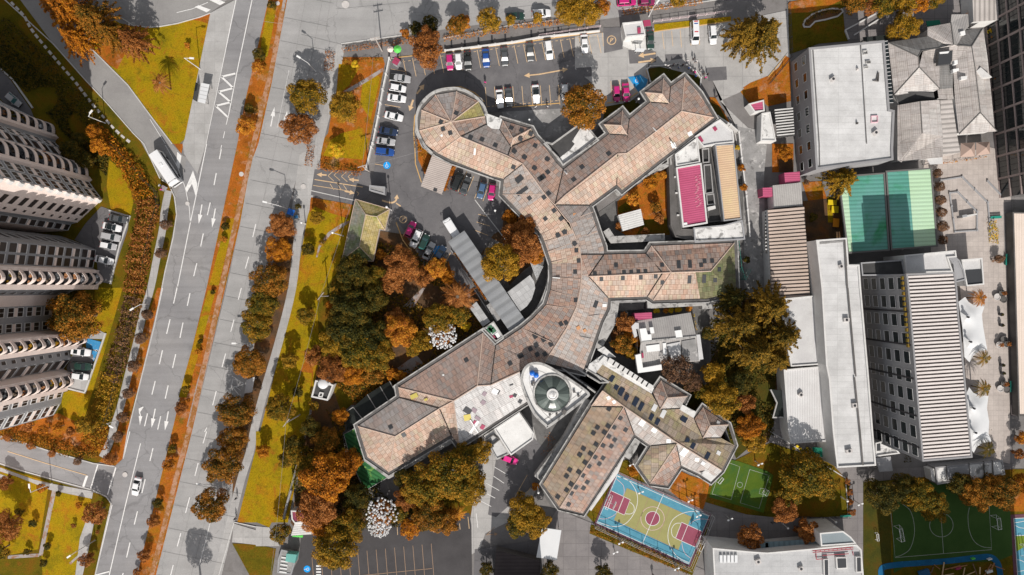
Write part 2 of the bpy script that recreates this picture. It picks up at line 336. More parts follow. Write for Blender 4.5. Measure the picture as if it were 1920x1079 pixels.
mat('stripe_dark',[(.10,.085,.085),(.14,.12,.12)],0.4,6)
mat('moss_wall',[(.04,.06,.03)],1)
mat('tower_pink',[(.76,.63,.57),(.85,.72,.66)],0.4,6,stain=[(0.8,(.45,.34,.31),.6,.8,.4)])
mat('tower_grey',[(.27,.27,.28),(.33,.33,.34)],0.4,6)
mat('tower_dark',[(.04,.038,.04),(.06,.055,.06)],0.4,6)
mat('window_frame',[(.7,.69,.68)],1,fine=.03)
mat('wood',[(.3,.13,.06),(.45,.22,.1)],1.0,6)
mat('stone',[(.5,.47,.45),(.6,.57,.55)],1.0,6)
mat('trunk',[(.12,.09,.065),(.2,.15,.11)],1.5,7)
mat('trunk_pale',[(.4,.36,.33),(.5,.46,.43)],1.5,7)
PAL=[(.47,.29,.21),(.385,.30,.26),(.30,.275,.26),(.46,.34,.275),(.42,.245,.185),(.345,.295,.265),(.26,.245,.235),(.46,.36,.31)]
tile('tile_orange',PAL)
tile('tile_pink',[(.58,.40,.31),(.51,.40,.33),(.58,.45,.36),(.55,.34,.25),(.46,.385,.33),(.60,.47,.38),(.52,.44,.32)])
tile('tile_grey',[(.33,.30,.28),(.40,.32,.28),(.30,.285,.28),(.42,.36,.33),(.36,.28,.25),(.38,.36,.35)],1.1,1.5)
tile('tile_olive',[(.40,.31,.20),(.34,.28,.19),(.42,.29,.22),(.33,.29,.25),(.38,.33,.20),(.45,.36,.30)],1.1,1.7,stain=[(0.2,(.30,.31,.10),.55,.72,.6)])
tile('tile_pale',[(.60,.585,.57),(.66,.645,.63),(.56,.54,.53),(.66,.62,.60),(.62,.61,.60),(.54,.52,.51),(.68,.67,.66)],1.5,2.4,line=(.6,.58,.57))
tile('tile_ash',[(.42,.385,.365),(.47,.43,.40),(.44,.405,.385),(.50,.46,.44),(.46,.42,.39)],2.2,2.2,line=(.68,.62,.6),stain=[(0.25,(.34,.31,.29),.55,.75,.6)])
tile('tile_green',[(.20,.21,.09),(.17,.19,.10),(.26,.24,.14),(.18,.16,.10)],0.95,1.2,stain=[(0.3,(.08,.13,.04),.5,.7,.6)])  # green tiles with darker green blotches
tile('tile_lichen',[(.42,.37,.13),(.36,.33,.14),(.46,.38,.16),(.32,.28,.16)],1.0,1.0,stain=[(0.12,(.09,.11,.03),.5,.56,.85)])
for nm,cs in {'leaf_orange':[(.05,.032,.004),(.24,.075,.006),(.46,.14,.009),(.58,.24,.016)],
 'leaf_gold':[(.032,.034,.004),(.13,.09,.006),(.32,.165,.01),(.46,.24,.022)],
 'leaf_olive':[(.02,.027,.004),(.065,.062,.006),(.18,.12,.009),(.36,.17,.014)],
 'leaf_rust':[(.045,.020,.006),(.17,.055,.013),(.34,.115,.022),(.46,.19,.055)],
 'leaf_dark':[(.010,.014,.003),(.028,.032,.005),(.07,.058,.007),(.15,.09,.01)],
 'leaf_mixed':[(.022,.026,.004),(.085,.06,.005),(.28,.11,.011),(.44,.17,.022)],
 'leaf_brown':[(.04,.028,.018),(.10,.055,.035),(.18,.10,.06),(.26,.13,.06)],
 'leaf_flame':[(.16,.045,.008),(.36,.11,.012),(.55,.20,.018),(.62,.30,.03)],
 'leaf_pine':[(.018,.022,.004),(.07,.055,.006),(.19,.105,.010),(.33,.18,.02)],
 'leaf_white':[(.55,.53,.52),(.72,.71,.70),(.82,.81,.80),(.86,.86,.86)],
 'leaf_yellow':[(.3,.22,.01),(.55,.42,.02),(.66,.46,.02),(.7,.3,.02)]}.items(): leaf(nm,cs)
for nm,c in {'car_white':(.78,.78,.79),'car_silver':(.42,.42,.43),'car_grey':(.08,.085,.09),'car_black':(.018,.02,.02),'car_navy':(.02,.035,.08),
 'car_blue':(.015,.07,.28),'car_steel':(.07,.13,.23),'car_magenta':(.52,.015,.17),'car_pink':(.72,.02,.24),'car_green':(.015,.045,.035),'car_plum':(.25,.02,.09)}.items(): paint(nm,c)
paint('glass',(.012,.018,.02),0.08,0,.6,.3); paint('glass_teal',(.04,.13,.13),.1,0,.6,.3); paint('rubber',(.015,.015,.015),.8,0,.2,0); paint('rim',(.4,.4,.41),.35,.7,.5,0)
paint('lamp_red',(.4,.01,.01),.3); paint('lamp_clear',(.7,.7,.7),.15); paint('black_trim',(.02,.02,.02),.6,0,.3,0)
paint('pole_white',(.72,.71,.70),.5,0,.4,0); paint('pole_grey',(.42,.41,.40),.5,.3,.4,0); paint('wire',(.25,.24,.24),.6,0,.3,0); paint('fence_dark',(.05,.05,.055),.5,.3,.3,0); paint('fence_pink',(.68,.55,.56),.6,0,.3,0)
paint('sky_glass',(.05,.052,.056),.3,0,.5,0); paint('sky_glass_blue',(.025,.035,.06),.25,0,.5,0); paint('sky_white',(.8,.8,.79),.5,0,.4,0); paint('panel_maroon',(.36,.05,.11),.5,0,.3,0); paint('panel_green',(.06,.16,.09),.5,0,.3,0); paint('panel_yellow',(.6,.5,.13),.6,0,.3,0)
paint('tank_blue',(.015,.15,.6),.35,0,.4,.2); paint('teal',(.02,.26,.2),.5,0,.4,0); paint('bright_green',(.12,.6,.1),.6,0,.3,0); paint('bright_pink',(.8,.05,.35),.7,0,.3,0); paint('yellow_plastic',(.75,.55,.02),.4,0,.4,0); paint('orange_plastic',(.75,.27,.02),.4,0,.4,0)
paint('skin',(.42,.25,.17),.6,0,.3,0); paint('hair',(.02,.015,.012),.7,0,.3,0); paint('cloth_white',(.75,.75,.76),.9,0,.1,0); paint('cloth_dark',(.03,.035,.05),.9,0,.1,0); paint('cloth_blue',(.02,.09,.3),.9,0,.1,0); paint('cloth_pink',(.75,.03,.3),.9,0,.1,0); paint('cloth_tan',(.5,.38,.25),.9,0,.1,0); paint('cloth_red',(.5,.03,.04),.9,0,.1,0)
paint('dome_a',(.055,.07,.062),.25,0,.5,.3); paint('dome_b',(.12,.145,.13),.3,0,.5,.3)
mat('planter_brown',[(.2,.12,.08)],1)
tile('tile_brown',[(.40,.27,.22),(.34,.27,.235),(.36,.24,.19),(.30,.275,.26),(.42,.29,.24),(.37,.30,.27)],1.0,1.3)
tile('tile_mixed',[(.42,.39,.37),(.46,.39,.35),(.40,.385,.375),(.50,.40,.34),(.44,.42,.40),(.48,.34,.27)],1.0,1.3)
tile('tile_mixed2',[(.50,.47,.44),(.46,.43,.41),(.52,.46,.42),(.58,.56,.54),(.48,.40,.36)],1.3,1.8)
tile('tile_lichen2',[(.46,.32,.22),(.42,.30,.21),(.40,.34,.20),(.44,.33,.27),(.37,.32,.26),(.48,.36,.27)],1.0,1.2,stain=[(0.25,(.44,.40,.17),.55,.75,.5)])
paint('cap_tan',(.52,.40,.33),.8,0,.2,0); paint('panel_plum',(.32,.25,.28),.7,0,.2,0); paint('panel_orange',(.55,.28,.14),.7,0,.2,0)
mat('white_stained2',[(.66,.65,.63),(.80,.79,.77)],0.35,8,stain=[(0.5,(.34,.33,.32),.58,.72,.7)])
tile('tile_yolk',[(.48,.37,.14),(.50,.40,.2),(.42,.34,.13),(.46,.38,.2)],.9,.8,line=(.7,.65,.5),stain=[(0.25,(.16,.2,.05),.56,.66,.8)])
tile('tile_slate',[(.26,.25,.2),(.3,.26,.22),(.24,.25,.22)],.9,.8,line=(.7,.7,.6),stain=[(0.2,(.13,.19,.05),.45,.62,.9),(0.5,(.35,.2,.12),.6,.75,.7)])
tile('tile_greenmoss',[(.16,.2,.08),(.14,.18,.07),(.2,.22,.1)],.9,.8,line=(.7,.7,.6),stain=[(0.3,(.07,.1,.03),.5,.7,.8)])
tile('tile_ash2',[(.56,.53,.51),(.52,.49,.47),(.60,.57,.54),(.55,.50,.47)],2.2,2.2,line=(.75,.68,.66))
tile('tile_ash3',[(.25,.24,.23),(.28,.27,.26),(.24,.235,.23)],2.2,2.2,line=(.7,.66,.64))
mat('poly_pale',[(.36,.36,.36),(.5,.5,.5)],0.3,6,rough=.4,co='uv',grid=(1.1,1.4,.05,(.8,.8,.8),.12))
mat('brown_roof',[(.055,.045,.045),(.08,.065,.065)],0.3,6,co='uv',wave=(.8,.2,'Y'))
mat('teal_roof',[(.12,.36,.32),(.16,.42,.38)],0.3,6,rough=.6)
mat('teal_grey',[(.22,.26,.28),(.26,.3,.32)],0.3,6,rough=.6)
mat('glass_strip',[(.16,.23,.26),(.22,.30,.33)],0.3,6,rough=.3,co='uv',wave=(1.2,.2,'X'))
mat('wall_grey2',[(.26,.255,.26),(.31,.305,.31)],0.3,6)
mat('tin_stripe',[(.5,.46,.43),(.62,.57,.54)],0.3,6,rough=.6,co='uv',wave=(1.1,.4,'X'))
mat('tower_pink2',[(.30,.24,.225),(.36,.29,.27)],0.3,6)
mat('leafy_trim',[(.3,.16,.02),(.12,.12,.02)],1.5,6)
paint('panel_maroon2',(.55,.2,.27),.6,0,.2,0); paint('panel_plum2',(.24,.05,.09),.6,0,.2,0); paint('paint_white_m',(.7,.69,.68),.7,0,.2,0)
paint('cloth_pinkpale',(.7,.45,.5),.7,0,.2,0); paint('gutter_dark',(.14,.135,.13),.7,0,.2,0); paint('tent_brown',(.42,.31,.26),.8,0,.1,0); paint('pipe_red',(.35,.05,.07),.6,0,.3,0); paint('panel_green2',(.01,.16,.10),.6,0,.2,0)
paint('tower_glass',(.03,.022,.02),.3,0,.5,0)
mat('turf_bright2',[(.07,.125,.016),(.10,.15,.02)],0.4,6,rough=1,spec=.05,fine=.15,stain=[(0.2,(.05,.12,.03),.45,.6,.8)])
paint('tank_blue2',(.03,.12,.25),.6,0,.2,0)
mat('joint',[(.24,.235,.23)],1)
mat('dirt_worn',[(.40,.13,.03),(.46,.27,.18),(.30,.12,.02),(.5,.36,.28)],0.5,8,lo=.3,hi=.7,fine=.3)
mat('line_faded',[(.30,.33,.28),(.44,.46,.4)],1.5,6)
mat('hall_shaded',[(.40,.40,.405),(.52,.52,.52)],0.3,9,grid=(6,1.3,.035,(.84,.84,.84),.05),stain=[(0.35,(.3,.3,.3),.54,.78,.5),(0.8,(.25,.24,.23),.64,.8,.5)])  # white deck toned down: soft shade on the bottom hall painted in
# ------------------------------------------------------------ the ground and everything painted on it
g=MB(); g.flat([Vector((-420,-420,0)),Vector((420,-420,0)),Vector((420,420,0)),Vector((-420,420,0))],-0.02)
g.build('ground','ground_mix',kind='structure')
ZN=[0]
def zone(name,m,z,*specs,raise_=False,sm=0,ud=None,parent=None,mside=None):
    b=MB(); z0=z
    for s_ in specs:
        q=P(s_); ZN[0]+=1; z=z0+.0006*ZN[0]
        if sm: q=smooth(q,sm,True)
        if raise_: b.prism(q,-0.01,z,mi=1 if mside else 0,mt=0,ud=ud)
        else: b.flat(q,z,ud=ud)
    return b.build(name,[m,mside] if mside else m,parent,kind=None if parent else 'structure')
T_RD=R(75)   # direction of the avenue
# lawns west of the avenue
zone('lawn','grass_olive',.02,'-60,-60 60,-60 107,0 262,262 300,330 322,352 331,402 304,540 231,860 175,869 0,817 -60,800',
  '-60,885 0,872 37,884 100,902 190,928 207,940 211,947 179,1079 170,1140 -60,1140')
0 and zone('lawn','grass_dark',.03,'0,80 60,130 130,200 175,250 205,310 205,420 120,330 60,220 0,160')
zone('lawn','grass',.03,'205,300 240,330 250,380 245,405 208,395 200,350','T02 710,0 920,0 850,250 800,420 700,760 620,1020 520,1079 300,1079 480,960 450,800 520,770 645,790 790,340 700,330',
  '-60,890 0,875 92,905 72,1030 0,1045 -60,1050','105,912 165,928 172,940 160,985 140,1079 80,1079 78,1040')
zone('lawn','grass_orange',.035,'0,800 60,790 110,775 160,800 205,800 198,850 100,842 0,812','T02 1180,0 1215,0 1100,560 1010,830 960,1060 T03 925,200 860,262 740,228 790,180 830,160 870,40 T02 920,900 1010,560 1080,300')
zone('lawn','grass',.03,'T00 700,380 640,240 900,140 1000,192 1110,208 1200,201 1330,178 1500,130 1578,100 1555,250 1500,520 1385,1045 1345,1079 1290,1079 1130,870 960,640')
zone('lawn','grass_orange',.034,'T00 700,385 780,330 960,360 880,520 800,480','T00 1300,130 1575,102 1560,180 1500,160','T01 1300,0 1375,0 1360,75')
zone('lawn','grass_orange',.02,'T10 980,-60 1120,-60 1300,0 1130,0 985,20','232,-60 320,-60 312,0 300,6 250,6 232,0')
# median of the avenue, kerbed
md=zone('median','grass_orange',.14,'T10 95,0 20,330 -80,760 T01 1780,0 1700,380 1550,1079 T02 1290,1079 T03 1030,1079 990,1240 1140,1240 1170,1079 T02 1440,1079 1690,0 T01 1800,600 1880,150 T10 20,1079 120,620 235,0 245,-240 150,-240',raise_=True,mside='kerb')
zone('lawn','grass',.15,'T10 90,40 160,40 90,420 30,480 40,330','T01 1700,560 1760,560 1640,1060 1570,1060','T02 1560,20 1620,20 1400,820 1340,820')
zone('dirt_path','dirt_path',.155,'T10 205,0 228,0 110,600 15,1040 -20,1040 60,760 170,200','T02 1620,220 1665,60 1560,560 1480,900 1430,1040 1400,1040 1480,700')
# avenue
road=zone('road','asphalt_road',.03,'504,0 480,110 462,190 445,270 425,365 388,540 323,810 258,1079 240,1150 160,1150 179,1079 208,952 209,940 190,925 100,899 37,881 0,869 -80,850 -80,795 0,817 25,824 175,869 215,875 231,860 240,810 304,540 325,445 331,402 330,370 343,330 350,300 372,327 388,270 413,143 443,0 452,-60 515,-60',ud=T_RD)
zone('road','asphalt_ramp',.028,'-10,-80 38,0 100,83 160,150 198,190 250,250 262,262 300,332 322,352 330,372 372,350 360,300 343,292 323,270 283,218 240,160 176,94 107,0 60,-80')
zone('road','asphalt_ramp',.03,'170,-80 185,20 225,44 250,50 280,52 325,46 360,38 394,25 432,-4 440,-80')
cr=zone('road','concrete_road',.03,'545,-80 539,0 510,155 485,270 470,307 450,420 425,540 360,810 293,1079 270,1170 395,1170 405,1079 432,985 436,920 440,850 450,780 466,700 482,620 500,545 520,460 542,385 560,320 600,320 604,240 618,180 640,82 760,66 860,52 960,38 1070,30 1070,45 1165,32 1165,24 1280,6 1480,-20 1480,-80')
# chevron island
zone('pavement','pavement',.13,'T00 1578,100 1765,0 1650,575 1545,1079 T01 1480,225 1380,75 1370,0 T00 1385,1045',raise_=True,ud=T_RD,mside='kerb')
# pavement strip west of the avenue
b=MB(); b.ribbon(smooth(P('316,358 308,400 305,430 295,480 283,540 268,592 256,645 241,702 227,760 214,800 205,832 192,858'),4),1.7,.05); b.build('pavement','pavement',kind='structure')
zone('pavement','pavement',.05,'T03 0,270 250,360 400,395 700,450 690,505 380,440 130,340 0,300','T03 650,660 705,690 650,950 620,1079 565,1079 600,800','T03 0,320 60,340 60,370 0,360')
zone('path','dirt_path',.045,'T03 392,440 422,448 320,930 290,930','T03 60,930 290,915 295,940 60,955','T03 520,985 610,905 616,915 530,1000')
b=MB()
random.seed(3)
pp=smooth(P('T00 95,30 180,120 250,240 430,460 560,610 700,790 870,980 990,1079'),40)
last=None
for p,q in zip(pp,pp[1:]):
    if last is not None and (p-last).length<1.55: continue
    last=p; d=q-p; b.box(p.x,p.y,.01,.09+random.uniform(0,.03),random.uniform(.8,1.15),random.uniform(.5,.65),math.atan2(d.y,d.x))
b.build('path','stone',kind='structure')
# sidewalk east of the avenue and worn verge
b=MB(); b.ribbon(smooth(P('640,84 622,175 598,270 579,370 560,440 548,540 522,645 494,740 478,802 468,850 452,900 425,1009 405,1090'),4),1.9,.05); b.build('pavement','pavement',kind='structure')
zone('pavement','pavement',.045,'562,290 600,270 583,372 560,450 540,440 552,360')
zone('lawn','soil',.02,'560,400 580,372 548,540 522,645 494,740 478,802 468,850 452,900 440,950 436,920 440,850 450,780 466,700 482,620 500,545 520,460 535,410')
# lawns east of the sidewalk
zone('lawn','grass_orange',.02,'T10 625,430 950,430 965,480 850,1079 T11 820,190 770,222 455,180 480,0 T10 540,1000 590,700')
zone('lawn','grass',.03,'T10 620,480 780,500 700,640 600,720','T10 640,1000 800,960 840,1060 T11 800,120 500,90 T10 560,1050','T10 800,620 900,560 930,580 860,900 780,780')
zone('path','dirt_path',.04,'T10 820,590 950,510 955,535 840,610 700,690 650,690')
zone('lawn','grass',.02,'583,372 668,386 640,500 612,640 590,720 565,850 540,980 445,980 475,860 500,760 525,660 552,545')
zone('lawn','grass_orange',.03,'T11 410,400 720,455 690,560 560,520 440,470 400,520','T12 400,480 430,640 400,900 330,1000 300,700')
zone('path','dirt_path',.04,'T11 640,600 700,575 700,590 560,680 480,780 462,850 450,850 470,760 540,665')
zone('lawn','soil',.018,'640,480 740,440 830,480 900,560 960,640 1000,690 760,760 650,760 640,830 700,960 900,900 900,975 560,1000 545,980 590,720')
zone('lawn','grass_olive',.024,'T13 1080,420 1300,380 1720,420 1690,610 1600,625 1200,720','595,560 640,500 640,620 600,700','T13 450,0 640,0 720,400 500,560','T12 620,560 1100,620 1020,700 760,840 640,940 560,700','T03 1870,1079 T03 1740,840 T13 -10,845 T13 150,880 T13 120,1079')
zone('lawn','grass',.03,'T13 0,0 240,0 160,600 100,720 0,680','T12 150,600 420,640 400,960 300,1079 50,1079')
zone('path','dirt_path',.04,'T12 1100,140 1250,0 1270,0 1180,150','T12 700,800 770,640 790,660 760,720 690,820','T12 1060,600 1200,500 1260,570 1100,700')
zone('lawn','grass_orange',.034,'T12 780,640 1110,650 1000,700 760,840 720,860')
# inner courtyards of the hospital
zone('courtyard','grime_concrete',.02,'900,560 1000,500 1030,480 1020,580 960,640 905,620','1130,600 1150,560 1330,560 1330,720 1240,760 1120,660','980,760 1040,780 1100,700 1170,790 1040,960 1000,900 960,880')
zone('lawn','soil',.03,'1140,600 1190,590 1200,680 1150,660')
zone('courtyard','stained_concrete',.021,'930,190 1100,200 1130,230 1050,320 960,250')
zone('courtyard','grime_concrete',.025,'1120,400 1260,300 1400,300 1400,460 1140,480 1110,440')
zone('lawn','grass_orange',.04,'R8 75,640 190,540 400,400 470,375 490,640 500,910 160,925 80,870')
zone('lawn','grass_olive',.045,'R8 290,790 485,770 500,910 230,915','R8 80,690 150,640 200,710 85,740','R8 300,440 390,420 400,520 320,540')
zone('lawn','grass_dark',.03,'R3 625,50 800,20 900,10 1010,30 1100,90 1150,150 1140,230 1000,110 860,210 790,120 640,190','R3 190,410 480,365 560,430 430,530 370,430 240,500 160,600','R3 1240,380 1330,420 1430,590 1320,540','F 1240,775 1300,700 1335,740 1335,800')
zone('lawn','grass_orange',.035,'R3 1240,340 1300,340 1440,580 1430,600 1340,430 1245,385')
zone('lawn','grass_orange',.03,'R1 95,610 130,700 190,830 265,870 200,1079 130,1079 100,960 92,780','T11 1190,40 1210,160 1235,290 1310,90 1250,0','R7 30,345 70,370 280,700 265,710','R7 0,420 60,500 190,640 120,680 0,560','T11 1470,160 1500,170 1440,370 1405,350')
zone('lawn','soil',.025,'R7 310,120 420,60 640,180 700,400 560,480 440,600 400,300 300,250','R7 130,240 245,390 260,360 270,310','F 690,430 760,440 790,490 740,500 700,480')
# driveway, car parks
lot=zone('car_park','asphalt_lot',.03,'735,110 845,94 960,80 1078,66 1078,130 1115,160 1075,200 1055,204 905,212 870,168 800,180 782,225 784,300 808,352 835,360 845,330 950,355 942,430 925,440 900,480 880,560 850,520 838,480 800,510 765,440 742,412 668,386 583,366 590,318 688,322 700,330 706,290 696,268')
zone('car_park','concrete_lot',.028,'1074,70 1130,62 1380,40 1475,20 1482,110 1440,150 1395,170 1350,190 1402,240 1440,250 1380,238 1335,150 1215,120 1215,165 1180,192 1110,205 1074,160',ud=R(10))
zone('car_park','asphalt_lot',.034,'T20 455,0 455,0 455,0' if 0 else 'T20 685,210 810,205 830,370 690,400','T20 1145,410 1275,405 1280,440 1150,460','T20 870,375 1000,375 1080,390 1080,470 880,480','T20 480,510 595,505 600,575 490,580','T20 1450,510 1605,500 1610,600 1470,610')
zone('alley','stained_concrete',.026,'1378,236 1440,250 1432,330 1438,560 1396,560 1392,300')
zone('alley','plaza',.03,'T30 -60,1000 -10,850 60,900 40,1079')
zone('car_park','asphalt_new',.03,'565,1002 600,985 880,962 884,985 886,1150 540,1150 545,1079 560,1050')
zone('car_park','concrete_lot',.027,'880,985 888,935 905,870 930,830 1000,800 1020,880 1000,930 960,975 910,1000 900,1030 884,1040')
zone('car_park','asphalt_lot',.032,'930,860 1000,820 1030,850 1020,900 975,930 930,970 915,965','F 890,1030 1020,1010 1020,1150 886,1150')
zone('drive','concrete_lot',.026,'T13 0,710 100,720 180,860 0,860','T03 1750,690 1918,740 1918,850 1740,830')
# bottom centre and east: service roads, plazas, sports ground
zone('plaza','plaza',.02,'1045,955 1120,985 1345,1079 1345,1150 1000,1150 1000,1020','1330,960 1440,965 1592,968 1592,905 1560,870 1545,840 1440,830 1440,600 1470,560 1600,870 1618,905 1640,880 1900,870 1895,900 1620,905 1618,1150 1340,1150','1740,800 1830,850 1900,870 1893,800')  # south-east paving tone also stands in for cast shade
zone('plaza','plaza_light',.02,'1745,300 1895,330 1895,480 1893,870 1820,850 1797,500 1745,480','T31 1500,60 1640,20 1790,60 1810,340 1000,800 1010,760 1200,40')
zone('plaza','plaza',.026,'T31 1760,440 1830,430 1830,820 1770,810','T30 1620,180 1720,160 1790,1000 1740,1079 1700,1000')
zone('lawn','grass_olive',.024,'1345,880 1445,830 1560,870 1592,905 1592,968 1470,972 1400,965 1300,935 1340,905','1618,905 1893,880 1920,880 1990,880 1990,1150 1618,1150')  # dark olive lawn tone stands in for cast shade here
zone('lawn','grass_orange',.03,'T23 1160,430 1270,300 1330,330 1480,380 1460,490 1430,590 1300,540')
zone('lawn','grass_olive',.03,'T23 790,240 860,210 960,300 1040,390 1170,440 950,370 780,300','T23 560,630 730,380 760,400 620,690','T23 590,700 620,700 1330,1020 1490,640 1420,900 1350,1079 900,900 580,765')
zone('lawn','grass_orange',.034,'T33 1780,500 1918,430 1918,600 1800,600')
zone('lawn','grass_olive',.026,'T30 150,20 560,0 760,80 570,230 600,310 380,330 300,360 160,410','1495,0 1700,-20 1700,20 1590,30')
zone('lawn','grass_orange',.03,'T30 145,20 440,-40 560,0 430,60 300,95 150,100','T30 0,600 60,540 130,420 165,440 170,760 0,800 -120,700 -190,660 -130,620','T20 1710,690 1790,620 1918,570 T30 165,440 T30 0,640 T20 1900,740 1780,780','T31 30,0 190,0 190,210 30,215','T31 255,290 400,280 440,410 300,430','T20 1065,185 1640,125 1640,160 1065,235')
zone('lawn','soil',.032,'T31 260,430 440,410 550,390 560,700 290,730','T31 80,120 190,120 190,210 80,215')
zone('lawn','grass',.036,'T31 440,400 480,400 485,590 448,590')
zone('plaza','plaza',.028,'T30 560,60 900,0 1400,0 1520,100 1500,220 1180,260 1120,200 900,280 720,290 600,300 575,235')
zone('lawn','soil',.03,'1395,560 1470,560 1470,700 1440,830 1345,830 1320,700')
zone('lawn','grass_dark',.034,'1350,600 1460,600 1450,800 1380,860 1340,760')
# kerbs
def kerb(name,m,wd,h,*specs,sm=0,h0=-.01):
    b=MB()
    for s_ in specs:
        q=P(s_)
        if sm: q=smooth(q,sm)
        b.wall(q,wd,h0,h)
    return b.build(name,m,kind='structure')
kerb('kerb','kerb',.22,.16,'T00 700,380 960,640 1130,870 1290,1079','T00 37,0 400,330 640,600 790,760 1000,1000 1080,1079 T01 1200,260','T00 900,130 1000,192 1110,208 1200,201 1330,178 1500,130 1578,100',
 'T01 1210,270 1265,300 1310,400 1325,530 1300,700 1240,950 1215,1079 T02 1160,280 960,1079 T03 925,205','T03 0,240 150,290 400,360 700,440 800,490 835,540 715,1079','T03 0,30 100,60 350,140 700,240 860,262',
 'T03 1755,680 1640,1079','T03 1755,680 1918,715','T10 640,330 1120,262','T10 1400,290 1918,190 T20 440,140','T20 820,75 1100,30 1440,-20','T20 820,110 1600,-10 1620,0')
kerb('kerb','kerb_yellow',.2,.14,'T10 1000,440 1400,395 1918,330 T20 660,240','T20 0,805 360,775','T20 710,775 860,750 940,695','T20 1060,240 1640,160','T11 1190,0 1195,150 1240,290','R1 95,800 85,640 95,480 150,350 250,250 400,190 560,180 700,240 800,330','T11 1050,590 1100,720 1150,790','R3 600,60 640,185','T30 0,580 130,420')
kerb('kerb','kerb',.2,.14,'R7 20,340 270,715','R7 185,620 300,800','T11 1640,420 1900,760','T11 410,350 740,425','R8 1020,60 1070,300 1135,900','T30 145,20 150,400','T33 0,-10 580,350 600,650')
# road markings
mk=MB()
def ln(s_,wd=.2,z=.105,mi=0,sm=0):
    q=P(s_); 
    if sm: q=smooth(q,sm)
    mk.ribbon(q,wd,z,mi)
def dash(s_,n,wd=.15,frac=.5,z=.105,mi=0):
    a,b=P(s_)
    for i in range(n):
        mk.ribbon([a.lerp(b,i/n),a.lerp(b,(i+frac)/n)],wd,z,mi)
ln('T00 1770,0 1650,575 1545,1079',.2); ln('T01 1550,0 1480,345 1430,580 1330,1079',.2)
ln('T00 1890,0 1775,550 1710,885',.2)
for s_ in ('T00 1765,553 1660,577','T00 1660,577 1750,662','T00 1750,662 1640,690','T00 1640,690 1730,768','T00 1730,768 1618,795','T00 1618,795 1708,880'): ln(s_,.45)
dash('T00 1708,885 1640,1190',3)
for s_ in ('T01 1660,40 1645,115','T01 1622,220 1605,310','T01 1577,440 1555,535','T01 1525,672 1505,770','T01 1476,895 1453,992','T02 1425,40 1405,135','T02 1373,260 1350,375','T02 1318,497 1295,600','T02 1262,730 1240,830','T02 1206,960 1183,1062','T03 1148,125 1125,222','T03 1090,357 1065,462','T03 1032,598 1008,698','T03 976,832 950,945','T03 925,1060 910,1120',
 'T02 1330,-10 1302,118','T02 1276,235 1250,345','T02 1219,467 1196,572','T02 1165,697 1140,800','T02 1107,940 1085,1037'): ln(s_,.24)
ln('T03 1055,90 940,560 820,1079',.2); ln('T02 1220,0 1160,280 960,1079',.2); ln('T03 975,0 925,205',.2); ln('T03 842,550 715,1079',.18); ln('T03 720,1076 820,1050',.3)
ln('T01 1240,10 1330,170 1390,330 1420,480 1428,590',.14); ln('T01 1265,300 1312,400 1326,530 1300,700 1240,950 1215,1079',.16)
mk.flat(P('T01 1330,60 1362,90 1345,190 1322,165'),.106); mk.flat(P('T01 1392,335 1448,200 1480,300 1470,400 1440,300 1402,365'),.106)
mk.flat(P('T00 1565,0 1600,-20 1690,20 1650,42'),.106); mk.flat(P('T00 1460,55 1490,42 1580,75 1550,95'),.106)
ln('T00 1325,97 1440,70 1560,20',.15); ln('T00 1125,895 1190,1000 1240,1079',.13)
# stop lines and side street
ln('T03 735,250 680,435',.3); ln('T03 870,270 808,475',.3); ln('T03 655,330 625,418',.55); 
ln('T03 60,150 330,235 655,330',.16,mi=1)
ln('T03 100,62 350,140 700,240',.14)
# right carriageway
for s_ in ('T01 1918,600 1895,700','T01 1865,845 1840,935','T02 1810,0 1787,88','T02 1755,237 1730,330','T02 1692,492 1665,595','T02 1622,772 1595,880','T02 1552,1045 1535,1079','T03 1550,0 1523,90','T03 1487,235 1462,333','T03 1423,493 1392,610','T03 1357,760 1330,862','T03 1300,1000 1280,1079'): ln(s_,.22)
ln('T03 1583,655 1540,830 1495,1000',.13)
ln('T02 1752,665 1710,840',.14); ln('T02 1740,660 1835,722',.2); ln('T02 1835,722 1745,745',.2); ln('T02 1745,745 1790,800',.2); ln('T02 1765,740 1805,770',.12)
ln('T10 245,540 160,960',.05); 
dash('T10 248,530 200,760',3)
def arrow(s_,wd=.22,hw=.75,hl=2.2,mi=0,z=.107):
    a,b=P(s_)
    d=(b-a).normalized(); q=Vector((-d.y,d.x,0)); m=b-d*hl
    mk.ribbon([a,m],wd,z,mi); mk.flat([m+q*hw/2*1.1,m-q*hw/2*1.1,b],z,mi)
for s_ in ('T01 1515,455 1490,600','T01 1615,485 1590,628','T02 1165,905 1137,1048','T02 1263,925 1237,1068','T10 112,950 140,803','T10 212,970 235,830'): arrow(s_,.26,.95)
arrow('T02 1055,960 1050,1030',.2,.8); ln('T02 1055,960 1048,930 1075,890',.25); mk.flat(P('T02 1040,905 1070,890 1045,945'),.107)
for s_ in ('T11 530,235 455,230','T11 770,275 695,268','T11 665,355 742,372'): arrow(s_,.35,1.0,1.2,1)
ln('T11 440,268 800,325',.2,mi=1); ln('T11 430,312 700,355',.14,mi=1)
for a,b in ((540,215),(585,210),(640,220),(690,222)): ln('T11 %d,%d %d,%d'%(a,b+25,a+45,b+65),.12,mi=1); ln('T11 %d,%d %d,%d'%(a,b+25,a+40,b-10),.12,mi=1)
for a in (555,610,650): ln('T11 %d,%d %d,%d'%(a,300,a+30,345),.12,mi=1)
ln('T11 755,358 772,372 760,388',.15,mi=1)
ln('T11 945,425 1010,442 1045,430 1055,405',.4,mi=1,sm=4); mk.flat(P('T11 1035,410 1072,412 1058,380'),.107,1); ln('T11 1050,445 1085,468',.3,mi=1)
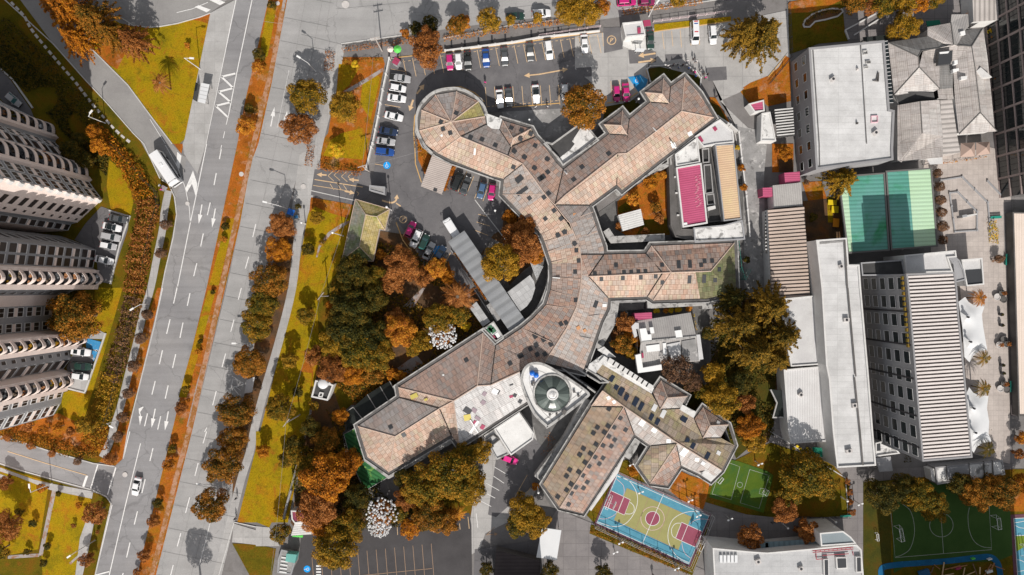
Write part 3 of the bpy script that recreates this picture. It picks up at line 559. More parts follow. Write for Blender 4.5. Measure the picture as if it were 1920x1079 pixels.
# slab joints of the concrete carriageway
jt=MB()
for i in range(26):
    y=-10+i*43.5
    def xl(y):
        P_=[(-60,545),(0,539),(155,510),(270,485),(420,450),(540,425),(810,360),(1079,293),(1200,262)]
        for (a,b),(c,d) in zip(P_,P_[1:]):
            if a<=y<=c: return b+(d-b)*(y-a)/(c-a)
        return 262
    a=W(xl(y)+1,y); rr=86 if y<300 else (95 if y<900 else 118); b_=W(xl(y)+rr,y+rr*.20)
    jt.ribbon([a,b_],.06,.1)
for dx in (34,66): jt.ribbon([W(xl(y)+dx,y) for y in (0,155,270,420,540,810,1079)],.05,.1)
for s_ in ('T10 340,260 640,335','T10 560,0 520,250','T10 1000,30 1040,260','T10 600,70 1150,20','T10 1150,-60 1200,120 1380,110','T20 0,60 350,20','T20 730,0 800,90'): jt.ribbon(P(s_),.05,.1)
jt.build('slab_joint','joint',cr)
mk.build('road_marking',['paint_worn','paint_tan','paint_white'],road)
# parking bays
mk=MB()
def bays(a,b,n,ln_,wd=.13,mi=1,z=.105):
    """n bay lines from point a to point b (pixels), each drawn along vector ln_"""
    for i in range(n):
        t=i/(n-1); x=a[0]+(b[0]-a[0])*t; y=a[1]+(b[1]-a[1])*t
        mk.ribbon([W(x,y),W(x+ln_[0],y+ln_[1])],wd,z,mi)
bays((756,112),(1120,66),22,(7,34)); 
dash('T10 1100,465 1918,350',20,.12,.45,mi=1); dash('T20 0,355 650,265',16,.12,.45,mi=1)
bays((910,164),(1047,160),9,(3,38)); ln('T20 360,650 345,760',.12,mi=1); dash('R1 830,380 1560,318',16,.14,.5,mi=1)
for x,y in ((1123,61),(1131,62)): pass
for s_ in ('T20 1125,245 1140,370','T20 1195,235 1205,350','T20 1260,230 1270,360','T20 1333,220 1340,345','T20 1400,215 1405,340','T20 1468,210 1475,325','T20 675,245 685,350','T20 740,610 750,760','T20 800,600 830,740','T20 890,650 930,690'): ln(s_,.13,mi=1)
bays((733,130),(703,308),9,(29,5)); 
for s_ in ('T11 1580,210 1515,360','T11 1632,245 1575,385','T11 1690,270 1638,410','T11 1750,290 1700,430','T11 1160,580 1100,695','T11 1205,632 1145,755','T11 1255,690 1195,800','T11 1308,730 1245,855','T11 1365,762 1295,890','T11 1458,815 1420,890','T11 1665,528 1728,545','T11 1652,586 1752,617','T11 1640,648 1740,687'): ln(s_,.13,mi=1)
for s_ in ('T10 1205,705 1262,635','T10 1178,750 1150,835'): arrow(s_,.45,1.2,1.2,1)
arrow('T20 200,560 90,570',.3,1.1,1.3,1); arrow('T20 200,560 420,520',.3,1.1,1.3,1); arrow('T20 1075,402 945,422',.4,1.2,1.3,1); arrow('T20 945,470 1080,452',.4,1.2,1.3,1)
def ring(cx,cy,r,wd,mi,z=.106,n=28,mb=None):
    (mb or mk).ribbon([W(cx,cy)+Vector((math.cos(2*math.pi*i/n)*r,math.sin(2*math.pi*i/n)*r,0)) for i in range(n)],wd,z,mi,closed=True)
def noparking(cx,cy,r):
    ring(cx,cy,r,.2,1); c=W(cx,cy)
    mk.ribbon([c+Vector((-.3*r,-.5*r,0)),c+Vector((-.15*r,.5*r,0))],.18,.107,1)
    mk.ribbon([c+Vector((-.15*r,.5*r,0)),c+Vector((.25*r,.42*r,0)),c+Vector((.3*r,.1*r,0)),c+Vector((-.2*r,0,0))],.18,.107,1)
    mk.ribbon([c+Vector((.5*r,.5*r,0)),c+Vector((-.5*r,-.6*r,0))],.12,.108,1)
noparking(1146.5,76,1.0); noparking(756,412,.8)
def disc(cx,cy,r,mi,z=.106,n=24): mk.flat([W(cx,cy)+Vector((math.cos(2*math.pi*i/n)*r,math.sin(2*math.pi*i/n)*r,0)) for i in range(n)],z,mi)
def wheelchair(cx,cy,s,rot=0,z=.112):
    c=W(cx,cy); rm=Matrix.Rotation(rot,3,'Z'); f=lambda a,b:c+rm@Vector((a*s,b*s,0))
    mk.ribbon([f(math.cos(t)*.42-.05,math.sin(t)*.42-.2) for t in [R(100+25*i) for i in range(10)]],.14*s,z,0)
    mk.ribbon([f(-.12,.62),f(-.1,.05),f(.3,.0),f(.42,-.45)],.15*s,z,0); mk.ribbon([f(-.1,.3),f(.25,.3)],.12*s,z,0)
    mk.flat([f(-.12+.13*math.cos(t),.8+.13*math.sin(t)) for t in [R(45*i) for i in range(8)]],z,0)
disc(725.6,310.5,.85,2); wheelchair(725.6,310.5,.75)
mk.flat(P('T20 868,580 915,572 960,560 1018,600 1000,650 945,690'),.102,3); disc(1194,151,.9,2,.107); wheelchair(1194,151,.8,z=.113)
disc(576,1067,.8,2); wheelchair(576,1067,.7,R(90))
disc(822,471,1.2,2,.104)
for i in range(14):
    x=587+i*17.2; y=1066-i*1.9
    mk.ribbon([W(x+3,y+40),W(x-2,y-22)],.11,.105,4)
ln('T13 800,1079 1320,1027',.11,mi=4)
for i in range(5): mk.box(*W(597.6,1061.5+i*5.6).xy,.03,.106,1.15,.38,0,0)
for s_ in ('T13 1588,640 1598,730','T13 1525,690 1530,735','T13 1453,670 1462,740','T13 1325,700 1330,755','T13 1650,615 1662,722','T13 1788,268 1885,325','T13 1780,335 1858,388','T13 1725,388 1822,443','T13 1690,445 1792,500','T13 1658,507 1762,563','T13 1058,700 1062,775'): ln(s_,.13,mi=0 if 'T13 17' in s_ or 'T13 16' in s_ else 1)
arrow('T13 1730,775 1812,768',.12,.8,.8,4); ln('T13 1725,780 1790,715',.12,mi=4)
for s_ in ('T23 0,530 115,325','T23 50,440 105,470','T23 105,470 140,420'): ln(s_,.1,mi=1)
# blue bays by the tower
mk.flat(P('T02 640,375 760,405 738,470 650,450'),.102,3); mk.flat(P('T02 640,455 735,480 705,550 625,520'),.102,3)
wheelchair(180.5,657,.55,R(80)); wheelchair(174.5,673,.55,R(80))
mk.build('bay_marking',['paint_worn','paint_tan','disc_blue','bay_blue','paint_orange'],lot)
# tower car parks
zone('car_park','asphalt_lot',.028,'T01 640,600 760,470 970,545 960,640 900,820 830,1050 740,1030 720,800 560,720','0,130 20,150 58,205 70,235 30,215 0,185')
zone('car_park','pavement',.03,'T02 735,312 795,345 780,385 640,380','T02 525,660 660,690 640,785 505,752')
zone('car_park','asphalt_lot',.032,'T02 560,470 700,500 700,550 665,690 520,660 500,600')
kerb('kerb','kerb',.35,.3,'T01 820,500 975,545 900,760 830,1050','T02 795,340 640,785 505,752','0,128 25,150 62,203')

zone('lawn','grass',.03,'T20 1065,185 1640,125 1640,160 1065,235')
zone('lawn','soil',.05,'T30 262,190 275,155 330,110 400,82 480,68 550,72 560,90 520,125 430,150 350,165 310,205 270,205')
kerb('kerb','stone',.35,.22,'T30 262,190 275,155 330,110 400,82 480,68 550,72 560,90 520,125 430,150 350,165 310,205 270,205 262,190')
zone('lawn','grass_dark',.04,'1618,905 1668,900 1672,1150 1618,1150')
kerb('kerb','wall_white',.3,.5,'T30 572,232 800,110','T30 640,268 905,100','T30 575,235 600,300')

b=MB(); b.ribbon(smooth(P('530,20 512,120 500,170 478,262 458,350 440,430 418,530 385,680 357,800 330,900 300,1020 285,1079'),6),1.1,.185); b.build('dirt_path','dirt_worn',kind='structure')
# ------------------------------------------------------------ building helpers
def gz(A,B,C,p):  # height of plane ABC at p
    n=(B-A).cross(C-A); return A.z-(n.x*(p.x-A.x)+n.y*(p.y-A.y))/n.z
def roofpart(parent,specs,mats,name='roof',h=0,names=None):
    """specs: list of (spec,matindex) 3D polygons"""
    b=MB()
    for s_,mi in specs:
        q=P(s_,h)
        A=sum(q[i].x*q[(i+1)%len(q)].y-q[(i+1)%len(q)].x*q[i].y for i in range(len(q)))
        if A<0: q=q[::-1]
        b.face(q,mi)
    return b.build(name,mats,parent)
def walls(parent,outline,z0,m='wall_grey',inset=.5,name='wall'):
    q=offset([Vector(p) for p in outline],-inset); b=MB()
    A=sum(q[i].x*q[(i+1)%len(q)].y-q[(i+1)%len(q)].x*q[i].y for i in range(len(q)))
    if A<0: q=q[::-1]
    n=len(q)
    for i in range(n):
        a,c=q[i],q[(i+1)%n]; b.face([(a.x,a.y,z0),(c.x,c.y,z0),(c.x,c.y,c.z-.12),(a.x,a.y,a.z-.12)])
    return b.build(name,m,parent)
def gutter(parent,line,wd=.8,dz=-.1,closed=True,side=1,th=.35,m='gutter'):
    """band outside an eave: pale rim, dark channel"""
    q=[Vector(p) for p in line]
    if closed: q1=offset(q,wd*side); q2=offset(q,(wd-.25)*side)
    b=MB(); n=len(q)
    for i in range(n if closed else n-1):
        j=(i+1)%n
        f=[(q[i].x,q[i].y,q[i].z+dz-.1),(q[j].x,q[j].y,q[j].z+dz-.1),(q2[j].x,q2[j].y,q2[j].z+dz-.1),(q2[i].x,q2[i].y,q2[i].z+dz-.1)]
        b.flat([Vector(t) for t in f],mi=1)
        f=[Vector((q2[i].x,q2[i].y,q2[i].z+dz+.08)),Vector((q2[j].x,q2[j].y,q2[j].z+dz+.08)),Vector((q1[j].x,q1[j].y,q1[j].z+dz+.08)),Vector((q1[i].x,q1[i].y,q1[i].z+dz+.08))]
        b.prism(f,q[i].z+dz-th,None,mi=0)
    return b.build('gutter',[m,'channel'],parent)
def caps(parent,m,r,*specs,h=0,name='ridge_cap',dz=.06):
    for s_ in specs:
        b=MB(); q=[p+Vector((0,0,dz)) for p in P(s_,h)]; b.path(q,r,5); b.build(name,m,parent)
def flatroof(label,cat,spec,h,mroof='white_deck',mwall='wall_white',par=.35,pw=.3,name='building',z0=-.01,ud=None,mpar=None,group=None):
    q=P(spec,h); A=sum(q[i].x*q[(i+1)%len(q)].y-q[(i+1)%len(q)].x*q[i].y for i in range(len(q)))
    if A<0: q=q[::-1]
    c=sum(q,Vector())/len(q); e=empty(name,(c.x,c.y,0),0,label,cat,group); e['_o']=1
    def loc(o):
        if o: o.location=(-c.x,-c.y,0)
        return o
    if ud is None:
        d=(q[1]-q[0]); ud=math.atan2(d.y,d.x)
    b=MB(); b.flat(q,h-.02 if par else h,ud=ud); loc(b.build('roof',mroof,e))
    b=MB(); b.prism(offset(q,-.05),z0,h-.05,top=False); loc(b.build('wall',mwall,e))
    if par:
        b=MB(); qi=offset(q,-pw)
        for i in range(len(q)):
            j=(i+1)%len(q); b.prism([q[i],q[j],qi[j],qi[i]],h-.3,h+par)
        loc(b.build('parapet',mpar or mwall,e))
    return e,c,q
def child(b,name,mats,e,label=None,sm=False):
    o=b.build(name,mats,e,sm=sm,label=label)
    if o: o.location=(-e.location.x,-e.location.y,-e.location.z)
    return o
def facade_windows(e,a,b,h,rows,cols,wf=.5,hf=.55,z0=1.0,m='glass',frame='window_frame',name='window',group_=True,n_=None):
    """a,b: ground ends of the wall (outside on the right of a->b); each window its own part"""
    d=(b-a); L=d.xy.length; d=Vector((d.x/L,d.y/L,0)); n=Vector((d.y,-d.x,0)) if n_ is None else (Vector((d.y,-d.x,0)) if Vector((d.y,-d.x,0)).dot(n_)>0 else Vector((-d.y,d.x,0))); fh=(h-z0)/rows; cw=L/cols
    for r in range(rows):
        for c in range(cols):
            s=c*cw+cw*(1-wf)/2; z=z0+r*fh+fh*(1-hf)/2
            p=a+d*s+n*.03; p.z=z; q=a+d*(s+cw*wf)+n*.03; q.z=z; up=Vector((0,0,fh*hf))
            mb=MB(); mb.face([p,q,q+up,p+up],0)
            t=.05; nn=n*.05
            for (u0,u1) in ((p,q),(p+up,q+up),(p,p+up),(q,q+up)): mb.bar(u0+nn,u1+nn,t,4,mi=1)
            child(mb,name,[m,frame],e)

# ------------------------------------------------------------ the hospital
E=4.3; RG=5.7; MID=5.0
hosp=empty('hospital_building',(0,0,0),0,'huge hospital of tiled hip-roofed wings around a round end and a curved spine','hospital')
def Z(s): return s.replace('e',',%.2f'%E).replace('r',',%.2f'%RG).replace('m',',%.2f'%MID).replace('t',',%.2f'%(E+1.55))
roofpart(hosp,[(Z(s),m) for s,m in [
 ('R1 465,535r 520,225e 740,325e',0),('R1 465,535r 740,325e 805,480e',2),('R1 465,535r 805,480e 815,560e 560,685r',0),
 ('R1 465,535r 305,260e 520,225e',3),('R1 465,535r 165,415e 305,260e',0),('R1 465,535r 140,625e 165,415e',1),('R1 465,535r 560,685r 330,850e 200,760e 140,625e',1)]],['tile_orange','tile_pink','tile_lichen','tile_grey'])
roofpart(hosp,[(Z(s),m) for s,m in [
 ('R1 560,685r 330,850e 475,925e 870,1079e R2 135,355e R2 325,205r',1),
 ('R1 560,685r 815,560e 850,590e 955,615e 1068,785m 1035,880r',2),
 ('R1 985,520e 1270,605e 1090,700t',0),('R1 985,520e 1090,700t 1068,785m 955,610e',0),('R1 1090,700t 1270,605e 1312,685e 1068,785m',1),
 ('R1 1035,880r 1068,785m 1312,685e 1420,800e 1520,940e R2 735,262e 650,620r 550,510r 440,355r 325,205r',0)]],['tile_orange','tile_pink','tile_grey'])
# curved spine: inner and outer slopes
inner=px('R2 135,355 120,510 295,690 515,915 545,990 R4 110,170 140,260 142,360 130,460 95,570 0,670 F 978,616 R5 975,232')
ridge=px('R2 325,205 440,355 550,510 765,790 840,900 R4 345,130 362,250 362,345 352,450 325,580 250,740 F 1020,681 R5 945,480')
b=MB()
cyc=[3,3,1,1,3,1,0,0,0,0,0,0]
for i in range(len(inner)-1):
    a,c=inner[i],inner[i+1]; d,f=ridge[i+1],ridge[i]
    q=[W(a[0],a[1],E),W(c[0],c[1],E),W(d[0],d[1],RG),W(f[0],f[1],RG)]
    if i==len(inner)-2: q=[W(a[0],a[1],E),W(c[0],c[1],E)]+P('R5 945,480 1130,395 1200,335',RG)+[W(f[0],f[1],RG)]
    A=sum(q[k].x*q[(k+1)%len(q)].y-q[(k+1)%len(q)].x*q[k].y for k in range(len(q)))
    if A<0: q=q[::-1]
    b.face(q,cyc[i])
for s_,mi in [('R2 650,620r 990,622e 1035,740e 800,800r',2),('R2 800,800r 1035,740e 1085,890e 865,960r',3),('R2 865,960r 1085,890e 1140,1040e R4 530,190e 355,190r',3),
 ('R4 355,190r 530,190e 415,355r 362,345r 362,250r',0),('R4 362,345r 415,355r 560,515e 350,470r',3),('R4 350,470r 560,515e 555,590e 505,690e 325,590r',3),('R4 325,590r 505,690e 440,880e 250,740r',3),('R4 250,740r 440,880e 370,1070e 85,1000r',3)]:
    q=P(Z(s_)); A=sum(q[k].x*q[(k+1)%len(q)].y-q[(k+1)%len(q)].x*q[k].y for k in range(len(q)))
    b.face(q[::-1] if A<0 else q,mi)
b.build('roof',['tile_orange','tile_pink','tile_grey','tile_mixed'],hosp)
# north-east wing
roofpart(hosp,[(Z(s),m) for s,m in [
 ('R2 650,620r 735,262e R3 235,705e 435,560e 650,385e 850,235e 990,135e 960,480r 700,685r 405,905r 310,912r',0),
 ('R3 960,480r 990,135e 1140,300e 1285,545e',3),
 ('R2 650,620r 750,525r R3 310,912r 405,905r 700,685r 960,480r 1285,545e R2 1330,468e 1275,412e 990,622e',1),
 ('R3 175,615e 360,475e 350,625t',0),('R3 360,475e 430,565e 410,722m 350,625t',0),('R3 175,615e 350,625t 410,722m 235,712e',1),
 ('R3 590,290e 775,150e 765,305t',0),('R3 775,150e 848,238e 832,402m 765,305t',0),('R3 590,290e 765,305t 832,402m 650,390e',1)]],['tile_brown','tile_pink','tile_grey','tile_orange'])
# east wing with the green end
roofpart(hosp,[(Z(s),m) for s,m in [
 ('R4 415,355r 530,190e 845,185e 885,125e 1505,105e 1330,315r 1035,325r',0),
 ('R4 415,355r 1035,325r 1215,320r 1250,520e 900,535e 855,505e 560,515e',1),
 ('R4 1215,320r 1330,315r 1520,470e 1300,520e 1250,520e',2),('R4 1330,315r 1505,105e 1520,470e',2)]],['tile_orange','tile_pink','tile_green'])
# south-west wing
roofpart(hosp,[(Z(s),m) for s,m in [
 ('R5 360,495e 895,150e 860,485r 710,580r',0),('R5 895,150e 975,232e 945,480r 860,485r',0),('R5 360,495e 710,580r 620,628r 370,560e',1),
 ('R5 105,740e 370,560e 620,628r 340,805r',2),('R5 105,740e 340,805r 300,1030e 165,935e',1),('R5 340,805r 620,628r 695,795e 300,1030e',1),
 ('R5 620,628r 710,580r 745,862e 695,795e',1),('R5 710,580r 860,485r 945,480r 1130,395r 1180,580e 745,862e',3)]],['tile_brown','tile_pink','tile_grey','tile_pale'])
# south-east wings
roofpart(hosp,[(Z(s),m) for s,m in [
 ('R6 505,280r 540,225e 455,150e 480,100e 815,300e 870,395e 1000,395e 1090,460e 1140,580e 1255,580e 1340,625e 1258,782r 970,605r 640,380r',0),
 ('R6 875,215e 1040,315e 915,325t',2),('R6 1040,315e 995,392m 870,398m 915,325t',1),('R6 870,398m 820,290e 875,215e 915,325t',2),
 ('R6 1140,385e 1300,495e 1185,500t',2),('R6 1300,495e 1250,578m 1140,580m 1185,500t',1),('R6 1140,580m 1085,460e 1140,385e 1185,500t',2),
 ('R6 505,280r 435,378e 640,380r',4),
 ('R6 640,380r 705,555e 810,628e 970,612r 970,605r',1),('R6 970,605r 1258,782r 1190,852e 1115,805e 1000,752e',1),
 ('R6 435,378e 640,383r 235,1020r 130,870e',3),('R6 640,383r 705,555e 380,1055e 235,1020r',2),
 ('R6 975,615r 810,628e 730,755e 808,865e',0),('R6 975,615r 1000,752e 915,880e 808,865e',2)]],['tile_olive','tile_mixed2','tile_orange','tile_lichen2','tile_pink'])
# ridges and hips
caps(hosp,'cap_tan',.13,*[Z(s) for s in ['R1 465,535r 560,685r 1035,880r R2 325,205r','R1 465,535r 520,225e','R1 465,535r 740,325e','R1 465,535r 805,480e','R1 465,535r 305,260e','R1 465,535r 165,415e','R1 465,535r 140,625e','R1 560,685r 330,850e','R1 985,520e 1090,700t 1270,605e','R1 1090,700t 1068,785m',
 'R2 325,205r 440,355r 550,510r 650,620r 745,740r 800,800r 840,900r 865,960r','R4 345,130r 362,250r 362,345r 352,450r 325,580r 250,740r 85,1000r',
 'R2 650,620r 750,525r R3 310,912r 405,905r 700,685r 960,480r 990,135e','R3 960,480r 1285,545e','R3 175,615e 350,625t 360,475e','R3 350,625t 410,722m','R3 590,290e 765,305t 775,150e','R3 765,305t 832,402m',
 'R4 415,355r 1035,325r 1330,315r 1505,105e','R4 1035,325r 885,125e','R4 1035,325r 900,535e','R5 360,495e 710,580r 860,485r 895,150e','R5 710,580r 620,628r 340,805r 105,740e','R5 340,805r 300,1030e','R5 710,580r 745,862e','R5 860,485r 945,480r 1130,395r',
 'R6 505,280r 640,380r 970,605r 1258,782r','R6 640,383r 235,1020r','R6 975,615r 808,865e','R6 875,215e 915,325t 1040,315e','R6 915,325t 870,398m','R6 1140,385e 1185,500t 1300,495e','R6 1185,500t 1140,580m','R6 505,280r 435,378e']])
caps(hosp,'black_trim',.11,*[Z(s) for s in ['R1 560,685r 815,560e','R1 955,615e 1068,785m 1035,880r','R1 1068,785m 1312,685e','R2 650,620r 735,262e','R2 650,620r 990,622e','R2 325,205r 135,355e','R4 530,190e 415,355r 560,515e','R4 845,185e 965,325r','R4 965,335r 855,505e','R5 370,560e 620,628r 695,795e','R5 945,480r 975,232e',
 'R3 410,722m 405,905r','R3 235,712e 410,722m 430,565e','R3 650,390e 832,402m 848,238e','R6 435,380e 640,383r 705,555e','R6 810,628e 970,612r 1000,752e','R6 820,290e 870,398m 995,392m','R6 1085,460e 1140,580m 1250,578m','R2 1285,105r 1275,412e','R4 355,190r 530,190e']],name='valley',dz=.05)
b=MB()
for s_ in ['R2 120,515 550,510','R2 515,915 800,775','R2 545,990 850,900','R4 110,170 340,85','R4 135,250 360,190','R4 142,360 350,375','R4 130,460 345,520','R4 95,570 320,600','R4 20,680 190,850','R4 325,610 505,690','R4 260,735 440,870','R2 800,780 1035,690','R2 880,960 1085,890','R5 1160,130 1330,210']:
    q=px(s_); b=MB(); b.bar(W(q[0][0],q[0][1],E+.12),W(q[1][0],q[1][1],RG-.02),.07,4); b.build('flashing','cap_tan',hosp)
for s_ in ['R3 585,560e 705,685r','R3 845,785r 900,855e','R2 745,275e 770,305m','R5 815,700m 865,780e','R4 145,362e 200,368m']:
    q=P(Z(s_)); b=MB(); b.bar(q[0]+Vector((0,0,.1)),q[1]+Vector((0,0,.1)),.16,4); b.build('flashing','sky_white',hosp)
# skylights set flush in the tiles
SKY=[]
def facez(x,y,extra=.05):
    return None
dg=bpy.context.evaluated_depsgraph_get()
from mathutils.bvhtree import BVHTree
def bvh(objs):
    V=[];F=[]
    for o in objs:
        k=len(V); V+=[o.matrix_world@v.co for v in o.data.vertices]; F+=[tuple(i+k for i in p.vertices) for p in o.data.polygons]
    return BVHTree.FromPolygons(V,F)
HB=bvh([c for c in hosp.children if c.name.startswith('roof')])
CAMP=Vector((0,0,H))
def hit(x,y,T=None):
    d=(W(x,y,0)-CAMP).normalized(); r=(T or HB).ray_cast(CAMP,d); return r
cnt={}
def sky_panel(fr,x,y,w_,h_,rot,m='sky_glass',parent=hosp,T=None,name='skylight',th=.09):
    f=FR[fr]; X=f[0]+x/f[2]; Y=f[1]+y/f[2]; r=hit(X,Y,T)
    if r[0] is None: return
    c,n=r[0],r[1]
    if n.z<0: n=-n
    a=R(rot); U=Vector((math.cos(a),math.sin(a),0)); U=(U-n*U.dot(n)).normalized(); V=n.cross(U)
    b=MB(); q=[c+U*sx*w_/2+V*sy*h_/2 for sx,sy in ((-1,-1),(1,-1),(1,1),(-1,1))]
    top=[p+n*th for p in q]; b.face(top,0)
    for i in range(4): b.face([q[i],q[(i+1)%4],top[(i+1)%4],top[i]],0)
    return child(b,name,m,parent)
L1=[('R1',-24,[(515,445),(360,535),(775,712),(910,770),(1072,595),(1175,620),(1163,707),(1268,655),(1312,775),(1102,832),(1205,892),(1435,910),(1305,1000),(1093,992),(660,690)]),
 ('R1',18,[(382,605),(455,645)]),
 ('R2',38,[(240,75),(342,135),(572,155),(443,245),(577,287),(515,345),(585,502),(392,550),(540,542),(642,675),(553,757),(713,757),(745,893),(683,925),(850,1010)]),
 ('R2',38,[(840,362),(1195,100),(925,235)]),
 ('R4',2,[(182,45),(238,22),(308,108),(323,160),(340,237),(313,320),(318,532),(385,382),(620,270),(570,332),(680,325),(734,323),(788,320),(841,318),(965,268),(967,400),(510,375),(671,367),(806,362),(917,355),(1258,270),(1283,240),(1340,238),(1393,303),(1362,383),(462,335),(412,437)]),
 ('R4',30,[(207,712),(245,702),(15,805),(78,830),(20,872),(133,865),(28,942),(86,936)]),
 ('R5',30,[(1067,343),(1225,172),(1278,193),(1325,222),(1232,228),(1195,252),(1238,285),(1287,285),(1133,297),(790,322),(312,745),(395,795)]),
 ('R6',58,[(545,395),(617,453),(540,503),(578,511),(650,527),(516,543),(545,568),(581,590),(447,548),(472,512),(560,630),(508,626),(464,618),(428,677),(458,700),(507,705),(384,646),(361,685),(394,733),(420,757),(484,742),(298,780),(354,793),(381,815),(277,820),(306,870),(408,857),(335,890),(384,895),(278,908),(308,928),(222,950),(290,998)])]
for fr,rot,l in L1:
    for x,y in l: sky_panel(fr,x,y,.95 if fr!='R4' else .85,.95,rot)
for fr,x,y,w_,h_,rot in [('R2',515,345,1.1,1.9,-55),('R2',320,478,2.9,.9,35),('R2',290,360,1.8,1.2,38),('R4',1090,265,.85,1.8,0),('R4',1174,262,.85,1.8,0),('R4',1280,372,.85,1.9,0),('R4',1170,378,.85,1.8,0),('R4',467,563,.9,1.6,-20),('R5',1133,297,1.4,.9,30)]: sky_panel(fr,x,y,w_,h_,rot)
for x,y,w_,h_ in [(570,192,.9,2.5),(592,257,1.0,4.6),(614,302,1.1,3.2),(650,333,.9,2.3),(707,360,1.1,2.9),(745,385,.9,2.4),(812,447,.9,1.6),(851,476,.9,1.5),(871,332,2.2,.7),(1022,452,1.5,1.9),(1038,598,.9,1.6),(1076,628,.9,1.4),(1168,690,.9,1.6),(1148,495,2.0,.8),(1196,540,1.8,.8),(1140,738,.9,.9)]: sky_panel('R6',x,y,w_,h_,-32 if w_<h_ else -30,'sky_glass_blue')
for fr,x,y,w_,h_,rot,m in [('R6',543,325,.8,.8,30,'sky_white'),('R6',578,350,.8,.8,30,'sky_white'),('R6',755,482,1.2,1.6,-32,'sky_white'),('R6',833,527,1.2,1.3,-32,'sky_white'),('R6',922,597,.9,.9,0,'sky_white'),('R6',1102,714,.9,.9,0,'sky_white'),('R6',1020,668,1.3,2.0,-30,'sky_white'),('R6',1238,673,.9,.9,-30,'sky_white'),('R6',835,383,1.0,2.0,-30,'sky_white'),('R6',888,425,1.0,1.9,-30,'sky_white'),('R6',1236,482,.8,.8,-30,'sky_white'),('R6',922,362,1.7,1.0,-40,'sky_white'),
 ('R1',702,835,.45,1.5,-5,'sky_white'),('R1',368,672,.5,.5,20,'sky_white'),('R3',1045,708,1.0,1.0,-60,'sky_white'),('R3',880,830,1.0,1.3,30,'sky_white'),('R5',645,417,.4,.4,0,'sky_white'),
 ('R5',845,722,1.0,1.2,-30,'panel_maroon'),('R5',893,745,.9,1.1,-30,'panel_maroon'),('R5',905,535,.9,1.0,-35,'panel_plum'),('R5',897,590,1.0,1.0,-35,'panel_plum'),('R5',1075,552,.9,.6,20,'panel_maroon'),('R5',797,685,1.6,1.4,10,'panel_yellow'),('R5',798,642,1.8,1.3,-35,'sky_glass'),('R5',840,640,1.2,1.0,-35,'panel_plum'),('R5',862,690,1.3,.8,-35,'panel_plum'),('R5',840,745,.6,3.4,-35,'sky_white'),('R5',972,520,1.4,1.2,-30,'sky_white'),('R5',988,522,.9,1.0,-30,'sky_glass'),('R5',1097,545,.8,.8,-30,'sky_glass'),('R5',1130,583,.8,.9,-30,'sky_glass'),('R5',1075,478,.9,.3,20,'sky_glass'),
 ('R5',460,550,1.7,1.0,25,'panel_yellow'),('R5',535,572,.8,.5,25,'panel_yellow'),('R4',440,525 if 0 else 1,.01,.01,0,'sky_white'),('R4',533,572,1.0,.7,0,'sky_white'),('R4',337,740,.8,.8,30,'panel_orange'),('R4',385,760,.7,.7,30,'panel_orange'),('R2',850,715,.8,.6,0,'panel_orange')]: sky_panel(fr,x,y,w_,h_,rot,m,name='roof_panel')
# outline of the eaves: gutters and walls
O1=P(Z('R1 520,225e 740,325e 805,480e 815,560e 850,590e 955,615e 985,520e 1270,605e 1312,685e 1420,800e 1520,940e R2 735,262e R3 235,705e 175,615e 360,475e 430,562e 650,385e 590,290e 775,150e 848,236e 990,135e 1140,300e 1285,545e R2 1330,468e 1275,412e 990,622e 1035,740e 1085,890e 1140,1040e R4 530,190e 845,185e 885,125e 1505,105e 1520,470e 1300,525e 900,535e 855,505e 560,515e 555,590e 505,690e 440,880e 370,1070e F 1021,681e R5 1200,340e 1130,400e 1180,580e 745,862e 695,795e 300,1030e 165,935e 105,740e 370,560e 360,495e 895,150e 975,232e F 978,616e R4 0,670e 95,570e 130,460e 142,360e 140,260e 110,170e R2 545,990e 515,915e 295,690e 120,510e 135,355e R1 475,925e 330,850e 200,760e 140,625e 165,415e 305,260e'))
walls(hosp,O1,-.01,'wall_grey',.7); gutter(hosp,O1,.95)
# pale round parapet of the round end
c=W(845,229,E); b=MB()
arc=smooth(P('R1 270,850 200,780 150,690 118,600 115,480 150,370 220,285 310,225 420,200 530,198 640,235 730,300 790,370 815,430 812,470',E+.1),3)
b.wall(arc,.55,-.01,E+.35); b.build('parapet','gutter',hosp)
b=MB(); b.flat(P('R1 815,445 980,505 950,610 870,600 830,570',E+.05)); b.build('roof_terrace','white_stained',hosp)
O2=P(Z('R6 505,280e 540,225e 455,150e 480,100e 815,300e 875,215e 1040,315e 1000,395e 1090,455e 1140,385e 1300,495e 1340,625e 1258,785e 1190,852e 1115,805e 1000,752e 915,880e 808,865e 730,755e 810,628e 705,555e 380,1055e 235,1020e 130,870e 435,378e'))
walls(hosp,O2,-.01,'wall_grey',.7); gutter(hosp,O2,.8)
roofpart(hosp,[('R6 515,60 830,262 815,298 480,100',0),('R6 1115,805 1190,765 1258,788 1190,855',0)],['white_stained'],'roof_terrace',E+.6)
b=MB()
for i in range(9):
    q=px('R6 560,95 800,250'); t=i/8; x=q[0][0]+(q[1][0]-q[0][0])*t; y=q[0][1]+(q[1][1]-q[0][1])*t; p=W(x,y,E+.6); b.box(p.x,p.y,E+.4,E+1.0,1.6,1.1,R(-32))
b.build('roof_vent',['wall_white'],hosp)
roofpart(hosp,[('R6 1005,365 1100,415 1080,452 990,398',0),('R4 420,1010 520,940 560,960 470,1079 400,1060',0),('R4 480,905 530,880 620,960 560,960',0)],['white_stained'],'roof_terrace',E+.2)
roofpart(hosp,[('R6 400,140 545,225 495,290 350,210',0),('R6 270,100 520,240 490,290 250,130',0)],['dark_deck'],'roof_terrace',E-.3)
caps(hosp,'gutter',.22,'R6 275,100 490,230 545,225','R6 245,135 460,290','R6 400,140 545,225',h=E+.1,name='parapet')
